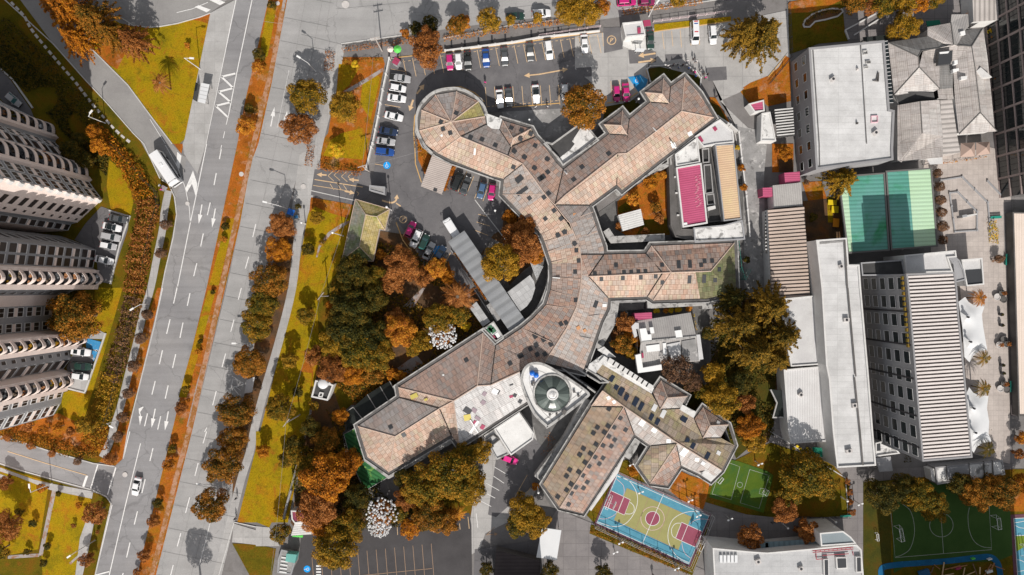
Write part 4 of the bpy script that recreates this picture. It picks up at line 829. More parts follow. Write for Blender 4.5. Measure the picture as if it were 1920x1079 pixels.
# outer low galleries (pale concrete bands around the courts)
def band(spec,wd,h,closed=False,m='gutter',name='gallery_roof',sm=0):
    q=P(spec,h); q=smooth(q,sm) if sm else q
    b=MB(); b.wall(q,wd,-.01,h); return child(b,name,m,hosp)
band('R4 575,520 605,530 580,690 540,760 500,830 470,890',2.6,3.2); band('R4 855,570 1270,548',1.6,3.2); band('R4 605,530 840,520',1.6,3.0,m='stained_concrete')
band('R4 545,5 595,80 985,60',1.6,3.0); band('R8 0,560 60,520 100,560 420,350 440,360 500,330 490,280 520,270',1.0,3.4); band('R4 1265,565 1340,560',2.2,3.0)
band('R7 700,300 735,400 740,500 725,600 690,700 640,790 560,870 460,950',1.0,3.9,sm=4); band('R5 830,180 330,500',.9,3.6); band('R5 700,835 300,1060 150,950',.9,3.4)
band('R6 420,340 290,590 100,840',2.4,3.0); band('R6 640,655 590,790 420,1030',1.2,3.4,m='wall_white'); band('R6 725,570 690,640 650,700',2.2,3.0)
b=MB(); b.flat(P('R4 620,545 835,530 830,600 640,615',1.5)); b.flat(P('R4 560,100 845,100 840,165 560,175',1.2)); child(b,'terrace','grime_concrete',hosp)
# oval white deck with the dome
dk=smooth([p for p in P('R6 -12,235 -5,160 25,115 75,97 140,108 225,155 320,215 420,290 400,330 300,410 165,510 140,500 70,430 20,330',7.2)],3,True)
tw=empty('domed_tower',(W(1034,738).x,W(1034,738).y,0),0,'white rounded-triangle tower deck carrying a big dark ribbed dome','tower')
b=MB(); b.flat(dk,7.15); child(b,'roof','white_stained2',tw)
b=MB(); b.prism(offset(dk,-.15),-.01,7.1,top=False); child(b,'wall','wall_grey',tw)
b=MB(); qi=offset(dk,-.55)
for i in range(len(dk)): j=(i+1)%len(dk); b.prism([dk[i],dk[j],qi[j],qi[i]],6.8,7.75)
child(b,'parapet','gutter',tw)
qi=offset(dk,-1.9); qj=offset(dk,-2.0); b=MB()
for i in range(len(dk)): j=(i+1)%len(dk); b.flat([qi[i],qi[j],qj[j],qj[i]],7.19)
child(b,'roof_seam','gutter',tw)
dc=W(980+187/3.371,650+298/3.371,7.3); RD=4.1; b=MB(); N=24
for i in range(N):
    for k in range(8):
        def sp(ii,kk):
            t=2*math.pi*ii/N; el=R(8+82*kk/8); rr=RD*math.cos(el)*(1+.0*(ii%2)); return dc+Vector((rr*math.cos(t),rr*math.sin(t),-.55+RD*.42*math.sin(el)+(.07 if ii%2 else 0)*math.cos(el)))
        q=[sp(i,k),sp(i+1,k),sp(i+1,k+1),sp(i,k+1)]
        if k==7: q=q[:3]
        b.face(q,(i//2)%2)
child(b,'dome',['dome_a','dome_b'],tw)
b=MB(); b.lathe(dc,[(RD+.05,-.6),(RD+.3,-.6),(RD+.3,.12),(RD+.02,.12),(RD,-.1)],32); child(b,'dome_ring','gutter',tw)
b=MB(); b.lathe(dc,[(1.3,1.0),(1.3,1.35),(1.05,1.38),(1.0,1.2),(.5,1.5),(0,1.65)],20); child(b,'dome_cap','white_stained',tw)
for x,y in ((60,168),(85,182)):
    p=W(980+x/3.371,650+y/3.371,7.6); t=empty('water_tank',(p.x,p.y,7.16),0,'bright blue round water tank, %s of the pair on the domed deck'%('left' if x==60 else 'right'),'water tank')
    b=MB(); b.lathe((0,0,0),[(.55,0),(.6,.1),(.6,.75),(.5,.95),(.2,1.02)],16); b.build('body','tank_blue',t,sm=True)
    b=MB(); b.lathe((0,0,1.0),[(.22,0),(.22,.1),(0,.1)],12); b.build('lid','tank_blue',t)
for i,(x,y,s_) in enumerate([(325,285,.5),(352,312,.45),(172,432,.4),(262,412,.9),(215,430,.45),(70,225,.6),(60,240,.5)]):
    p=W(980+x/3.371,650+y/3.371,7.3); b=MB(); b.box(0,0,0,.5*s_+.2,s_,s_*.8,R(20*i)); b.box(0,0,.5*s_+.2,.5*s_+.27,s_*1.1,s_*.9,R(20*i)); o=b.build('roof_unit',['wall_dark'],tw); o.location=(p.x-tw.location.x,p.y-tw.location.y,7.16)
# ------------------------------------------------------------ other buildings
def shed(label,cat,spec,h,m,name='shed',par=0,mwall='wall_white',tilt=0,**k):
    return flatroof(label,cat,spec,h,m,mwall,par,name=name,**k)
def canopy(label,spec,h,m,name='canopy',th=.12,posts=True,mp='pole_grey',ud=None,cat='canopy'):
    q=P(spec,h); c=sum(q,Vector())/len(q); e=empty(name,(c.x,c.y,0),0,label,cat)
    d=q[1]-q[0]; ud=math.atan2(d.y,d.x) if ud is None else ud
    b=MB(); b.prism(q,h-th,h,ud=ud,bottom=True); child(b,'roof',m,e)
    if posts:
        for p in offset(q,-.4):
            b=MB(); b.bar((p.x,p.y,-.01),(p.x,p.y,h-th),.09,6); child(b,'post',mp,e)
    return e
# north car-park buildings
e=canopy('pale corrugated carport roof leaning against the round wing','T11 1320,85 1478,135 1392,380 1235,318',3.4,'carport_metal',name='carport',ud=R(-72))
b=MB(); p=W(480+1343/3.996,270+348/3.996,3.5); b.box(p.x,p.y,3.38,3.62,.8,.6,R(-18)); child(b,'roof_hatch','sky_glass',e)
b=MB(); p=W(480+1437/3.996,270+102/3.996,3.5); b.box(p.x,p.y,3.3,3.9,.9,1.1,R(-18)); child(b,'gable','carport_metal',e)
e,c,q=flatroof('entrance guard booth with concrete roof at the west gate','guard booth','T11 850,310 968,322 965,382 848,350',2.8,'stained_concrete','wall_grey',.15,name='guard_booth')
e,c,q=flatroof('flat-roofed guard house with maroon squares beside the north gate','guard house','T20 825,175 975,160 1000,268 850,282',3.2,'white_deck_plain','wall_white',.25,name='guard_house')
for s_ in ('T20 982,155 1035,148 1042,188 990,195','T20 940,208 965,206 965,245 942,247'):
    b=MB(); b.prism(P(s_,3.6),3.1,3.6); child(b,'roof_panel','panel_maroon',e)
b=MB(); b.prism(P('T20 832,296 1000,276 1005,368 900,372 830,340',.5),-.01,.5); child(b,'platform','white_stained',e)
canopy('small white shade panel in front of the guard house','T20 935,362 1000,368 985,390 918,386',2.6,'membrane',name='awning')
e,c,q=flatroof('sunken flat-roofed block between the round wing and north-east wing, half coloured black for shade','building','T20 300,1079 530,912 652,1058 T21 378,170 340,110 230,0 260,-10',3.6,'dark_deck','gutter',.8,name='flat_roof_block',ud=R(35))
b=MB(); b.flat(P('T20 500,930 530,915 640,1050 560,1079 470,1060 520,990'),3.62) if 0 else b.flat(P('T20 500,935 530,915 645,1055 T21 380,150 350,110 440,40 T20 470,1079 450,1060 515,960',3.62)); child(b,'roof_patch','white_stained',e)  # white sheet paints the sunlit part, the dark roof its shade
# gatehouse with hipped green roof
e=empty('gatehouse',(W(690,432).x,W(690,432).y,0),0,'long hip-roofed lodge with yellow-green mossy tiles by the west gate','lodge')
h0,h1=3.2,4.6
def rp(s,mi): return (s.replace('e',',%.2f'%h0).replace('r',',%.2f'%h1),mi)
b=MB()
for s_,mi in [rp('T11 745,415e 1003,490e 905,545r 860,540r 822,530r',0),rp('T11 1003,490e 968,648e 905,545r',0),rp('T11 860,540r 905,545r 968,648e 925,640e',2),rp('T11 822,530r 860,540r 925,640e 880,880e 775,770r',0),rp('T11 745,415e 822,530r 775,770r 645,870e',1),rp('T11 645,870e 775,770r 880,880e',3)]:
    q=P(s_); A=sum(q[k].x*q[(k+1)%len(q)].y-q[(k+1)%len(q)].x*q[k].y for k in range(len(q))); b.face(q[::-1] if A<0 else q,mi)
child(b,'roof',['tile_yolk','tile_slate','tile_yolk','tile_greenmoss'],e)
o=P('T11 745,415 1003,490 968,648 925,640 880,880 645,870',h0)
w_=walls(e,o,-.01,'wall_white',.4); w_.location=(-e.location.x,-e.location.y,0)
b=MB()
for s_ in ['T11 745,415e 822,530r 860,540r 905,545r 1003,490e','T11 905,545r 968,648e','T11 822,530r 775,770r 645,870e','T11 775,770r 880,880e','T11 645,870e 745,415e 1003,490e 968,648e 925,640e 880,880e 645,870e']: b.path([p+Vector((0,0,.05)) for p in P(rp(s_,0)[0])],.09,4)
child(b,'ridge_cap','cap_tan',e)
# covered walkway and small court roofs
e=canopy('long grey metal walkway roof running from the car park to the curved spine','R7 0,285 118,203 565,860 450,940',3.6,'grey_metal',name='walkway_roof',ud=R(-56))
canopy('pale translucent half-round pavilion roof beside the walkway','R7 430,648 592,525 622,570 630,620 605,700 570,750 520,788',3.3,'poly_pale',name='pavilion_roof',ud=R(35))
canopy('narrow white-framed skylight roof west of the walkway','R7 155,760 205,718 305,862 252,898',3.0,'poly_pale',name='skylight_roof',ud=R(-56))
canopy('narrow dull lean-to roof touching the walkway side','R7 277,745 310,722 382,838 350,862',3.0,'stained_concrete',name='lean_to_roof')
e,c,q=flatroof('little flat roof with green and maroon sheets at the walkway end','annex','R7 238,922 330,858 408,980 340,1030',4.0,'white_deck_plain','gutter',.25,name='annex')
for x,y,m in ((305,905,'panel_green'),(325,925,'panel_green'),(335,978,'panel_maroon'),(300,925,'panel_green'),(345,1000,'panel_maroon'),(355,962,'sky_white')):
    p=W(840+x/3.8545,380+y/3.8545,4.1); b=MB(); b.box(p.x,p.y,3.97,4.08,1.1,1.2,R(35)); child(b,'roof_panel',m,e)
q=P('R7 592,430,2.6 690,462,3.4 640,562,2.4'); b=MB(); b.face(q); b.face(q[::-1]); o=b.build('shade_sail','membrane',label='pale triangular shade sail in the curved court',cat='shade sail')
# north-east service court
e,c,q=flatroof('white flat annex roof with pink squares at the east end of the north-east wing','annex','R8 700,115 870,-5 905,-25 1010,70 1018,165 870,180 770,200',4.2,'white_deck_plain','wall_white',.3,name='annex')
for s_ in ('R8 848,45 870,30 888,55 868,72','R8 730,120 750,108 775,150 755,162'): b=MB(); b.prism(P(s_,4.4),4.15,4.35); child(b,'roof_panel','panel_maroon',e)
e,c,q=flatroof('long flat roof of crimson metal sheets in the north-east court','pink roof building','R8 548,365 755,328 805,818 602,852',4.6,'pink_metal','wall_white',.25,name='pink_roof_building',pw=.35)
for i in range(26):
    random.seed(i); x=705+random.random()*45; y=430+i*10; p=W(1140+x/4.317,230+y/4.317,4.62); b=MB(); b.box(p.x,p.y,4.57,4.66,.5,.25,R(20)); child(b,'roof_patch','panel_maroon2',e)
b=MB(); p=W(1140+622/4.317,230+822/4.317,4.7); b.box(p.x,p.y,4.56,4.72,1.1,.6,.1); child(b,'roof_panel','sky_white',e)
flatroof('white upper terrace north of the crimson roof','terrace','R8 540,258 722,120 745,325 550,358',4.3,'white_stained','wall_white',.3,name='terrace')
e,c,q=flatroof('long narrow roof of ochre corrugated sheets east of the crimson roof','shed','R8 865,182 1020,172 1080,782 935,800',4.4,'yellow_tin','wall_grey',.2,name='ochre_roof_shed',pw=.25)
flatroof('dirty white flat roof with pipes between the ochre shed and east wing','building','R8 690,852 930,830 1085,790 1108,948 700,975',4.0,'white_stained','wall_grey',.3,name='service_block')
e,c,q=flatroof('dark machine yard with steel frames between the crimson and ochre roofs','machine yard','R8 752,200 830,195 920,800 810,812 760,330',2.4,'dark_deck','wall_dark',.3,name='machine_yard')
for s_ in ('R8 765,215 815,210 818,320 770,325','R8 778,345 830,340 850,565 790,575','R8 798,585 855,578 865,660 805,668'): 
    b=MB(); qq=P(s_,3.0); b.wall(qq,.25,2.3,3.0,closed=True); child(b,'steel_frame','pole_grey',e)
b=MB(); b.prism(P('R8 805,685 868,672 873,697 810,715',3.4),2.4,3.4); child(b,'duct','wall_white',e)
e,c,q=flatroof('dark stepped duct building along the west side of the crimson roof','service block','R8 490,270 530,262 595,860 690,865 695,960 545,930 505,830',3.4,'wall_dark','wall_dark',.2,name='duct_block')
for y in (440,570,750): b=MB(); b.prism(P('R8 %d,%d %d,%d %d,%d %d,%d'%(508+y/15,y-6,528+y/15,y-6,528+y/15,y+6,508+y/15,y+6),3.8),3.3,3.8); child(b,'duct','wall_white',e)
e,c,q=shed('whitewashed flat shed roof standing in the orange courtyard garden','shed','R8 83,750 265,700 292,828 120,880',2.8,'tin_white',mwall='wall_white',ud=R(105))
# white-patched building south of the east wing
e=empty('patched_roof_building',(W(1255,640).x,W(1255,640).y,0),0,'grey tin-roofed building with many white replacement sheets south of the east wing','building')
b=MB()
for s_,mi in [('R4 765,690,3.6 1180,625,3.6 1222,808,4.6 805,855,4.6',0),('R4 805,855,4.6 1222,808,4.6 1250,990,3.6 965,1010,3.6 960,1040,3.6 780,1060,3.6',0)]:
    b.flat(P(s_),ud=R(8))
child(b,'roof','grey_tin',e); w_=walls(e,P('R4 765,690 1180,625 1250,990 965,1012 960,1060 780,1075',3.6),-.01,'wall_white',.3); w_.location=(-e.location.x,-e.location.y,0)
for s_,m in [('R4 797,748 845,742 858,790 885,788 888,835 812,842','sky_white'),('R4 872,738 900,735 908,780 880,783','sky_white'),('R4 1060,762 1110,755 1120,810 1072,820','sky_white'),('R4 845,875 945,862 950,912 850,922','sky_white'),('R4 1000,865 1100,845 1112,975 1040,985','white_deck_plain'),('R4 970,855 995,852 1000,940 975,945','sky_white'),('R4 1112,840 1215,822 1240,985 1118,990','stained_concrete'),('R4 735,730 765,700 790,705 793,745 770,750 780,800 760,815','white_deck_plain'),('R4 765,945 805,935 822,1040 960,1015 965,1055 785,1079','sky_white'),('R4 1222,792 1250,790 1275,975 1240,980','white_deck_plain'),('R4 812,930 825,928 828,965 815,967','panel_maroon'),('R4 815,838 1220,800 1222,812 818,852','gutter')]:
    b=MB(); b.prism(P(s_,4.75),4.5 if 'gutter' in m else 3.4,4.75); child(b,'roof_panel',m,e)
b=MB(); b.prism(P('R4 758,632 888,625 890,672 765,682',4.0),-.01,4.0); child(b,'porch','pink_metal',e)
# south-west annexes
e,c,q=flatroof('bright white flat annex roof with black streaks south of the south-west wing','annex','R5 965,757 1125,650 1218,785 1212,825 1072,925',4.2,'white_stained2','wall_white',.25,name='annex')
e,c,q=flatroof('small white roof with ducts at the foot of the south-west wing','annex','R5 900,800 965,757 1065,915 982,952',3.6,'white_deck','gutter',.25,name='annex')
for s_ in ('R5 915,830 960,795 1000,825 950,865','R5 925,850 945,838 960,870 940,880'):
    b=MB(); b.wall(P(s_,4.1),.22,3.5,4.2,closed=True); child(b,'duct','wall_dark',e)
e=empty('glass_gallery',(W(690,700).x,W(690,700).y,0),0,'row of black glass roof bays along the south-west wing','glass gallery')
for s_ in ('R5 35,765,1.6 30,650,1.6 75,620,1.6 135,697,3.0','R5 75,620,1.6 165,540,1.6 225,640,3.0 135,697,3.0','R5 165,540,1.6 245,490,1.6 300,585,3.0 225,640,3.0','R5 245,490,1.6 305,455,1.6 355,550,3.0 300,585,3.0'):
    b=MB(); b.flat(P(s_)); child(b,'roof','dark_glass_roof',e); b=MB(); q=P(s_); b.path([q[2],q[3]],.12,4); b.path([q[1],q[2]],.12,4); child(b,'glazing_bar','gutter',e)
b=MB(); o=P('R5 35,765 30,650 165,540 305,455 355,550 135,697',1.5); b.prism(offset(o,-.15),-.01,None,top=False); child(b,'wall','wall_grey',e)
e=empty('green_gallery',(W(665,850).x,W(665,850).y,0),0,'bent gallery of mossy green glass wrapping the west end of the hospital','glass gallery')
for s_ in ('R5 15,792,1.6 100,745,3.2 128,850,3.2 162,945,3.2 120,1010,1.6 60,950,1.6','T13 725,250,1.6 828,205,3.2 990,345,3.2 815,448,1.2'):
    b=MB(); b.flat(P(s_),ud=R(60)); child(b,'roof','green_glass',e); b=MB(); q=P(s_); b.path(q+[q[0]],.09,4); child(b,'frame','gutter',e)
b=MB(); o=P('R5 15,792 100,745 162,945 120,1010 60,950',1.5); b.prism(offset(o,-.15),-.01,None,top=False); child(b,'wall','moss_wall',e)
b=MB(); o=P('T13 725,250 828,205 990,345 815,448',1.1); b.prism(offset(o,-.15),-.01,None,top=False); child(b,'wall','moss_wall',e)
canopy('bright white rectangular canopy west of the sports court','T23 225,722 370,742 335,966 182,945',3.2,'membrane',name='white_canopy')
flatroof('dark brown shed roof cut by the bottom edge below the drive','shed','T13 1800,890 T23 215,975 205,1120 T13 1780,1120',3.0,'brown_roof','wall_dark',0,name='shed')
# telecom cabin with white dish
e,c,q=flatroof('small white equipment cabin with a dark roof among the garden trees','equipment cabin','T12 448,690 585,725 540,845 415,818',2.6,'dark_deck','wall_white',.35,name='equipment_cabin',pw=.35)
b=MB(); b.wall(P('T12 480,785 503,790 495,818 470,812',2.8),.25,2.5,2.9,closed=True); child(b,'roof_hatch','wall_white',e)
p=W(480+498/3.996,540+720/3.996,3.4); t=empty('white_tank',(p.x,p.y,2.4),0,'round white tank lid beside the equipment cabin','tank'); b=MB(); b.lathe((0,0,0),[(1.15,-2.4),(1.2,.7),(.9,.95),(0,1.05)],24); b.build('body','membrane',t,sm=True); b=MB(); b.box(1.35,-.1,.5,.75,.9,.5,.6); b.build('bracket','wall_white',t)
# lodge at the south gate
e,c,q=flatroof('small lodge with half pink and half white roof under the south-west trees','lodge','T13 262,592 420,600 437,672 290,690 268,660',3.0,'panel_plum2','wall_white',.15,name='lodge')
b=MB(); b.prism(P('T13 290,690 437,674 435,772 262,782',2.7),-.01,2.7,ud=R(95)); child(b,'porch','tin_white',e)
b=MB(); b.prism(P('T13 270,785 350,782 348,797 272,790',2.0),1.6,2.0); child(b,'awning_edge','bright_green',e)
e,c,q=flatroof('teal-topped ticket kiosk on concrete steps by the south gate','kiosk','T13 190,885 315,912 265,1075 160,1060 165,960',.9,'stained_concrete','wall_grey',.1,name='kiosk')
b=MB(); b.prism(P('T13 228,918 305,925 290,988 220,975',2.8),.9,2.8); child(b,'booth','teal_roof',e)
for i in range(5): 
    b=MB(); b.wall(P('T13 %d,%d %d,%d'%(190-i*4,945+i*27,240-i*3,953+i*27),1.1),.3,.85,1.05); child(b,'step','paint_white_m',e)

# ------------------------------------------------------------ east side
# white building north-east, with windows in its west face
e,c,q=flatroof('large white flat-roofed block with a windowed west face in the north-east','office block','T30 300,362 868,306 908,822 945,830 T31 932,45 936,122 355,196',9.5,'white_deck','wall_grey2',.3,name='office_block',pw=.5,ud=R(-4))
G=P('T30 168,460 T31 245,235'); d_=(G[1]-G[0])
G=sorted(offset(q,-.05),key=lambda p:p.x)[:2]; G=sorted(G,key=lambda p:-p.y); G=[Vector((p.x,p.y,0)) for p in G]
facade_windows(e,G[0],G[1],9.3,2,7,.5,.42,z0=.6,n_=Vector((-1,0,0)))
for s_ in ('T30 338,375,9.72 385,1079,9.72','T31 385,0,9.72 388,180,9.72','T30 695,335,9.72 740,1079,9.72'): 
    b=MB(); b.ribbon(P(s_),.18); child(b,'roof_seam','wall_dark',e)
for s_,m in (('T30 715,380 745,378 748,402 718,405','gutter'),('T30 735,458 768,456 770,472 738,474','gutter'),('T30 725,497 750,496 752,508 727,510','gutter'),('T30 778,870 825,868 825,915 778,918','cloth_pinkpale'),('T30 790,605 815,603 828,545 832,545 830,608','wall_dark')):
    b=MB(); b.wall(P(s_,9.9),.14,9.45,9.85,closed=True); child(b,'roof_hatch',m,e)
b=MB(); b.prism(P('T30 875,310 895,308 940,770 912,775',7.5),-.01,7.5); child(b,'glass_stair','glass',e)
b=MB()
for i in range(17):
    t=i/16; b.ribbon(P('T30 %d,%d,7.55 %d,%d,7.55'%(875+35*t,312+460*t,897+42*t,308+462*t)),.12)
child(b,'glazing_bar','window_frame',e)
# grey tiled complex
e=empty('tiled_school_building',(W(1760,160).x,W(1760,160).y,0),0,'rambling school building with ash-grey hipped tile roofs beside the white block','school building')
h0,h1,hm=4.5,6.0,5.2
def q3(s): return s.replace('e',',%.2f'%h0).replace('r',',%.2f'%h1).replace('m',',%.2f'%hm)
b=MB()
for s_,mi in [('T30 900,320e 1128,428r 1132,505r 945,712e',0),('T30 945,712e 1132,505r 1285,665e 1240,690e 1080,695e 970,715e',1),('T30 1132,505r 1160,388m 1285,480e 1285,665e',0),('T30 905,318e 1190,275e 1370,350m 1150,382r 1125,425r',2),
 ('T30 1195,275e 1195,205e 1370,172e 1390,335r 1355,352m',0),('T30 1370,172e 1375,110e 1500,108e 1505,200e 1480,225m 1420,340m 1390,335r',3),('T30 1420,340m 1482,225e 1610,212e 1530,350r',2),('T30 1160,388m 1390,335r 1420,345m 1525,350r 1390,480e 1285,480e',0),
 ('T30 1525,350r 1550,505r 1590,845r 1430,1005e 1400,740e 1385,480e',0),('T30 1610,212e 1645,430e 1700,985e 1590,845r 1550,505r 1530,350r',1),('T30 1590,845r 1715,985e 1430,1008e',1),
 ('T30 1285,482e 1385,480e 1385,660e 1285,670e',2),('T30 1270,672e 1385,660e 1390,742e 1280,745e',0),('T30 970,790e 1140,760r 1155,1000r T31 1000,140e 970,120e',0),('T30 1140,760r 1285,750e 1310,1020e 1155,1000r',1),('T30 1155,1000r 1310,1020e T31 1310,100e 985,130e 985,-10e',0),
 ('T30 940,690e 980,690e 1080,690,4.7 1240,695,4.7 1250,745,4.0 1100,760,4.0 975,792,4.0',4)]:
    b.flat(P(q3(s_)),mi=mi)
child(b,'roof',['tile_ash','tile_ash2','tile_ash3','grey_tin','dark_deck'],e)
b=MB()
for s_ in ['T30 900,320e 1128,428r 1132,505r 945,712e','T30 1132,505r 1285,665e','T30 1125,425r 1150,382r 1355,352m 1390,335r 1370,172e','T30 1190,275e 1355,352m','T30 1420,340m 1525,350r 1610,212e','T30 1525,350r 1550,505r 1590,845r 1715,985e','T30 1590,845r 1430,1008e','T30 1420,340m 1482,225e','T30 1500,350m 1390,480e','T30 1140,760r 1155,1000r']: b.path([p+Vector((0,0,.05)) for p in P(q3(s_))],.1,4)
child(b,'ridge_cap','gutter_dark',e)
o=P('T30 900,320 1190,275 1195,205 1370,172 1500,108 1505,200 1610,212 1645,430 1715,985 1430,1008 1385,742 1285,750 1310,1020 T31 1310,100 985,130 T30 970,790 945,712',h0)
w_=walls(e,o,-.01,'wall_white',.4); w_.location=(-e.location.x,-e.location.y,0)
for s_,m,h in [('T30 1280,385 1385,378 1370,478 1275,490','sky_glass',6.3),('T30 1285,392 1360,385 1350,400 1288,405','sky_white',6.4),('T30 1395,455 1420,450 1422,480 1398,482','sky_white',6.4),('T30 1445,575 1495,570 1492,592 1448,598','paint_white_m',6.0),('T30 1560,535 1595,505 1680,580 1610,585','wall_white',5.9),('T30 1440,240 1475,230 1480,260 1445,265','sky_white',5.6),('T30 1385,520 1430,512 1432,530 1388,545','sky_white',5.6)]:
    b=MB(); b.prism(P(s_,h),h-.9,h); child(b,'roof_light',m,e)
b=MB(); b.prism(P('T30 1290,750 1380,745 1415,1000 T31 1440,65 1310,80',4.2),-.01,4.2,mt=0,ud=R(-85)); child(b,'corrugated_roof','tin_stripe',e)
canopy('white tin side roof beside the playground at the school building end','T31 1190,115 1305,95 1310,150 1215,155',3.2,'white_deck_plain',name='side_canopy')
e,c,q=flatroof('ribbed cream roof strip at the top edge beyond the school','building','T30 1530,-60 1760,-60 1730,152 1540,165',4.2,'tin_stripe','wall_white',0,name='ribbed_roof_building',ud=R(0))
for i,(s_,lab) in enumerate([('T31 1445,-5 1550,-10 1550,95 1440,100','left brown pyramid patio tent beside the playground'),('T31 1560,-10 1660,-15 1665,75 1560,90','right brown pyramid patio tent beside the playground')]):
    q=P(s_,2.6); c=sum(q,Vector())/4; c.z=3.7; e=empty('patio_tent',(c.x,c.y,0),0,lab,'tent',group='brown patio tents'); b=MB()
    for k in range(4): b.face([q[k],q[(k+1)%4],c][::-1])
    child(b,'roof','tent_brown',e)
    for p in q: b=MB(); b.bar((p.x,p.y,0),p,.05,5); child(b,'post','pole_grey',e)
# glazed tower on the east edge
e,c,q=flatroof('tall dark glass building with a pink steel grid on the right edge','glass building','T30 1960,-190 2500,-190 2500,1400 T31 2090,345',14,'dark_deck','glass',.4,name='glass_building',z0=-.01)
G=offset(q,-.05); A_,B_=Vector((G[0].x,G[0].y,0)),Vector((G[3].x,G[3].y,0))
for k in range(len(G)):
    a0,b0=G[k],G[(k+1)%4]
    if (a0-b0).length>40 and (a0.x+b0.x)<c.x*2-5: A_,B_=Vector((a0.x,a0.y,0)),Vector((b0.x,b0.y,0))
d=(B_-A_); L=d.length; n_=Vector((-1,0,0)); 
b=MB()
for i in range(int(L/5.2)+1):
    p=A_+d*min(1,(i*5.2)/L)-Vector((.12,0,0)); b.box(p.x,p.y,0,14,.35,.45,0)
child(b,'facade_column','tower_pink2',e)
b=MB()
for z in (.1,3.5,6.9,10.3,13.6):
    b.bar((A_.x-.15,A_.y,z),(B_.x-.15,B_.y,z),.2,4)
child(b,'facade_beam','tower_pink2',e)
b=MB()
for i in range(int(L/1.3)):
    p=A_+d*(i*1.3/L)-Vector((.05,0,0)); b.box(p.x,p.y,0,14,.08,.08,0)
child(b,'glazing_bar','tower_dark',e)
flatroof('white ribbed roof running along the lower right edge','building','T31 1830,512 2300,520 T32 2300,960 1875,962',2.4,'cream_metal','wall_dark',.15,name='white_roof_building',ud=R(0))
flatroof('grey lower roof strip west of the right-edge white roof','building','T32 1795,0 1822,0 1855,960 1822,960',.4,'stripe_dark','wall_dark',0,name='ramp_wall')
# green roofs
for s_,spec2,lab in [('T31 528,248 868,222 905,795 600,818','T31 530,248 592,243 635,815 600,818','western green ribbed plastic roof with its sunlit left strip coloured pale'),('T31 885,208 1220,185 1265,765 925,790','T31 1050,195 1220,185 1265,765 1098,775','eastern green ribbed plastic roof with its sunlit right half coloured pale')]:
    e=canopy(lab,s_,4.6,'green_poly_shaded',name='sports_hall_roof',ud=R(2),cat='green roof')
    b=MB(); b.prism(P(spec2,4.63),4.55,4.63,ud=R(2)); child(b,'roof_panel','green_poly_lit',e)  # pale sheet colours the sunlit part of each roof
    b=MB(); b.wall(P(s_,4.6),.35,4.3,4.75,closed=True); child(b,'frame','planter_brown' if 0 else 'gutter_dark',e)
# striped roofs (real ribs)
def ribroof(e,q4,h,n,m1,m2,frac=.45,ht=.22,name='roof_rib'):
    a,b_,c_,d_=q4
    for i in range(n):
        t=(i+.25)/n; t2=(i+.25+frac)/n
        p=[a.lerp(d_,t),b_.lerp(c_,t),b_.lerp(c_,t2),a.lerp(d_,t2)]
        mb=MB(); mb.prism([Vector((v.x,v.y,0)) for v in p],h,h+ht); child(mb,name,m2,e)
e,c,q=flatroof('tan ribbed roof crossed by dark gaps on the lane east of the hospital','shed','T31 0,492 268,468 300,1079 T32 312,70 30,85 T31 20,1079',4.2,'stripe_dark','wall_white',0,name='ribbed_shed')
ribroof(e,P('T31 -5,492 268,468 T32 312,72 28,85',4.2),4.2,25,'',['stripe_tan'],.62)
e,c,q=flatroof('grey tin roof with pink flaps north of the tan ribbed roof','shed','T31 35,312 250,290 258,462 45,482',3.8,'grey_tin','wall_white',0,name='shed')
for s_ in ('T31 122,218 238,208 242,285 128,298','T31 -40,330 40,326 42,395 -38,392'):
    b=MB(); b.prism(P(s_,3.4),-.01,3.4); child(b,'porch','pink_metal',e)
e=canopy('white slatted pergola beside the grey tower-block west wall','T30 50,815 190,805 200,1020 70,1035',3.2,'dark_deck',name='pergola')
for i in range(10):
    b=MB(); b.prism(P('T30 %d,%d %d,%d %d,%d %d,%d'%(50+i*2,822+i*21,188+i*1.3,808+i*21,188+i*1.3,816+i*21,50+i*2,830+i*21),3.45),3.2,3.45); child(b,'slat','wall_white',e)
e=canopy('small white slatted pergola roof beside the lane','T21 1900,490 1918,490 1918,820 1905,820 1890,700',2.8,'dark_deck',name='pergola') 
for i in range(12):
    b=MB(); b.prism(P('T21 %d,%d 1918,%d 1918,%d %d,%d'%(1898,500+i*26,498+i*26,508+i*26,1898,510+i*26),3.0),2.8,3.0); child(b,'slat','wall_white',e)
flatroof('small gatehouse with white and pink roof on the north-east corner','gatehouse','T20 1770,780 1885,750 1892,835 1815,845',3.0,'pink_metal','wall_white',.2,name='gatehouse',ud=0)
flatroof('white flat roof behind the pink gatehouse','building','T20 1868,850 T30 15,840 60,1060 T21 1860,-20',3.0,'white_stained','wall_white',.2,name='building')
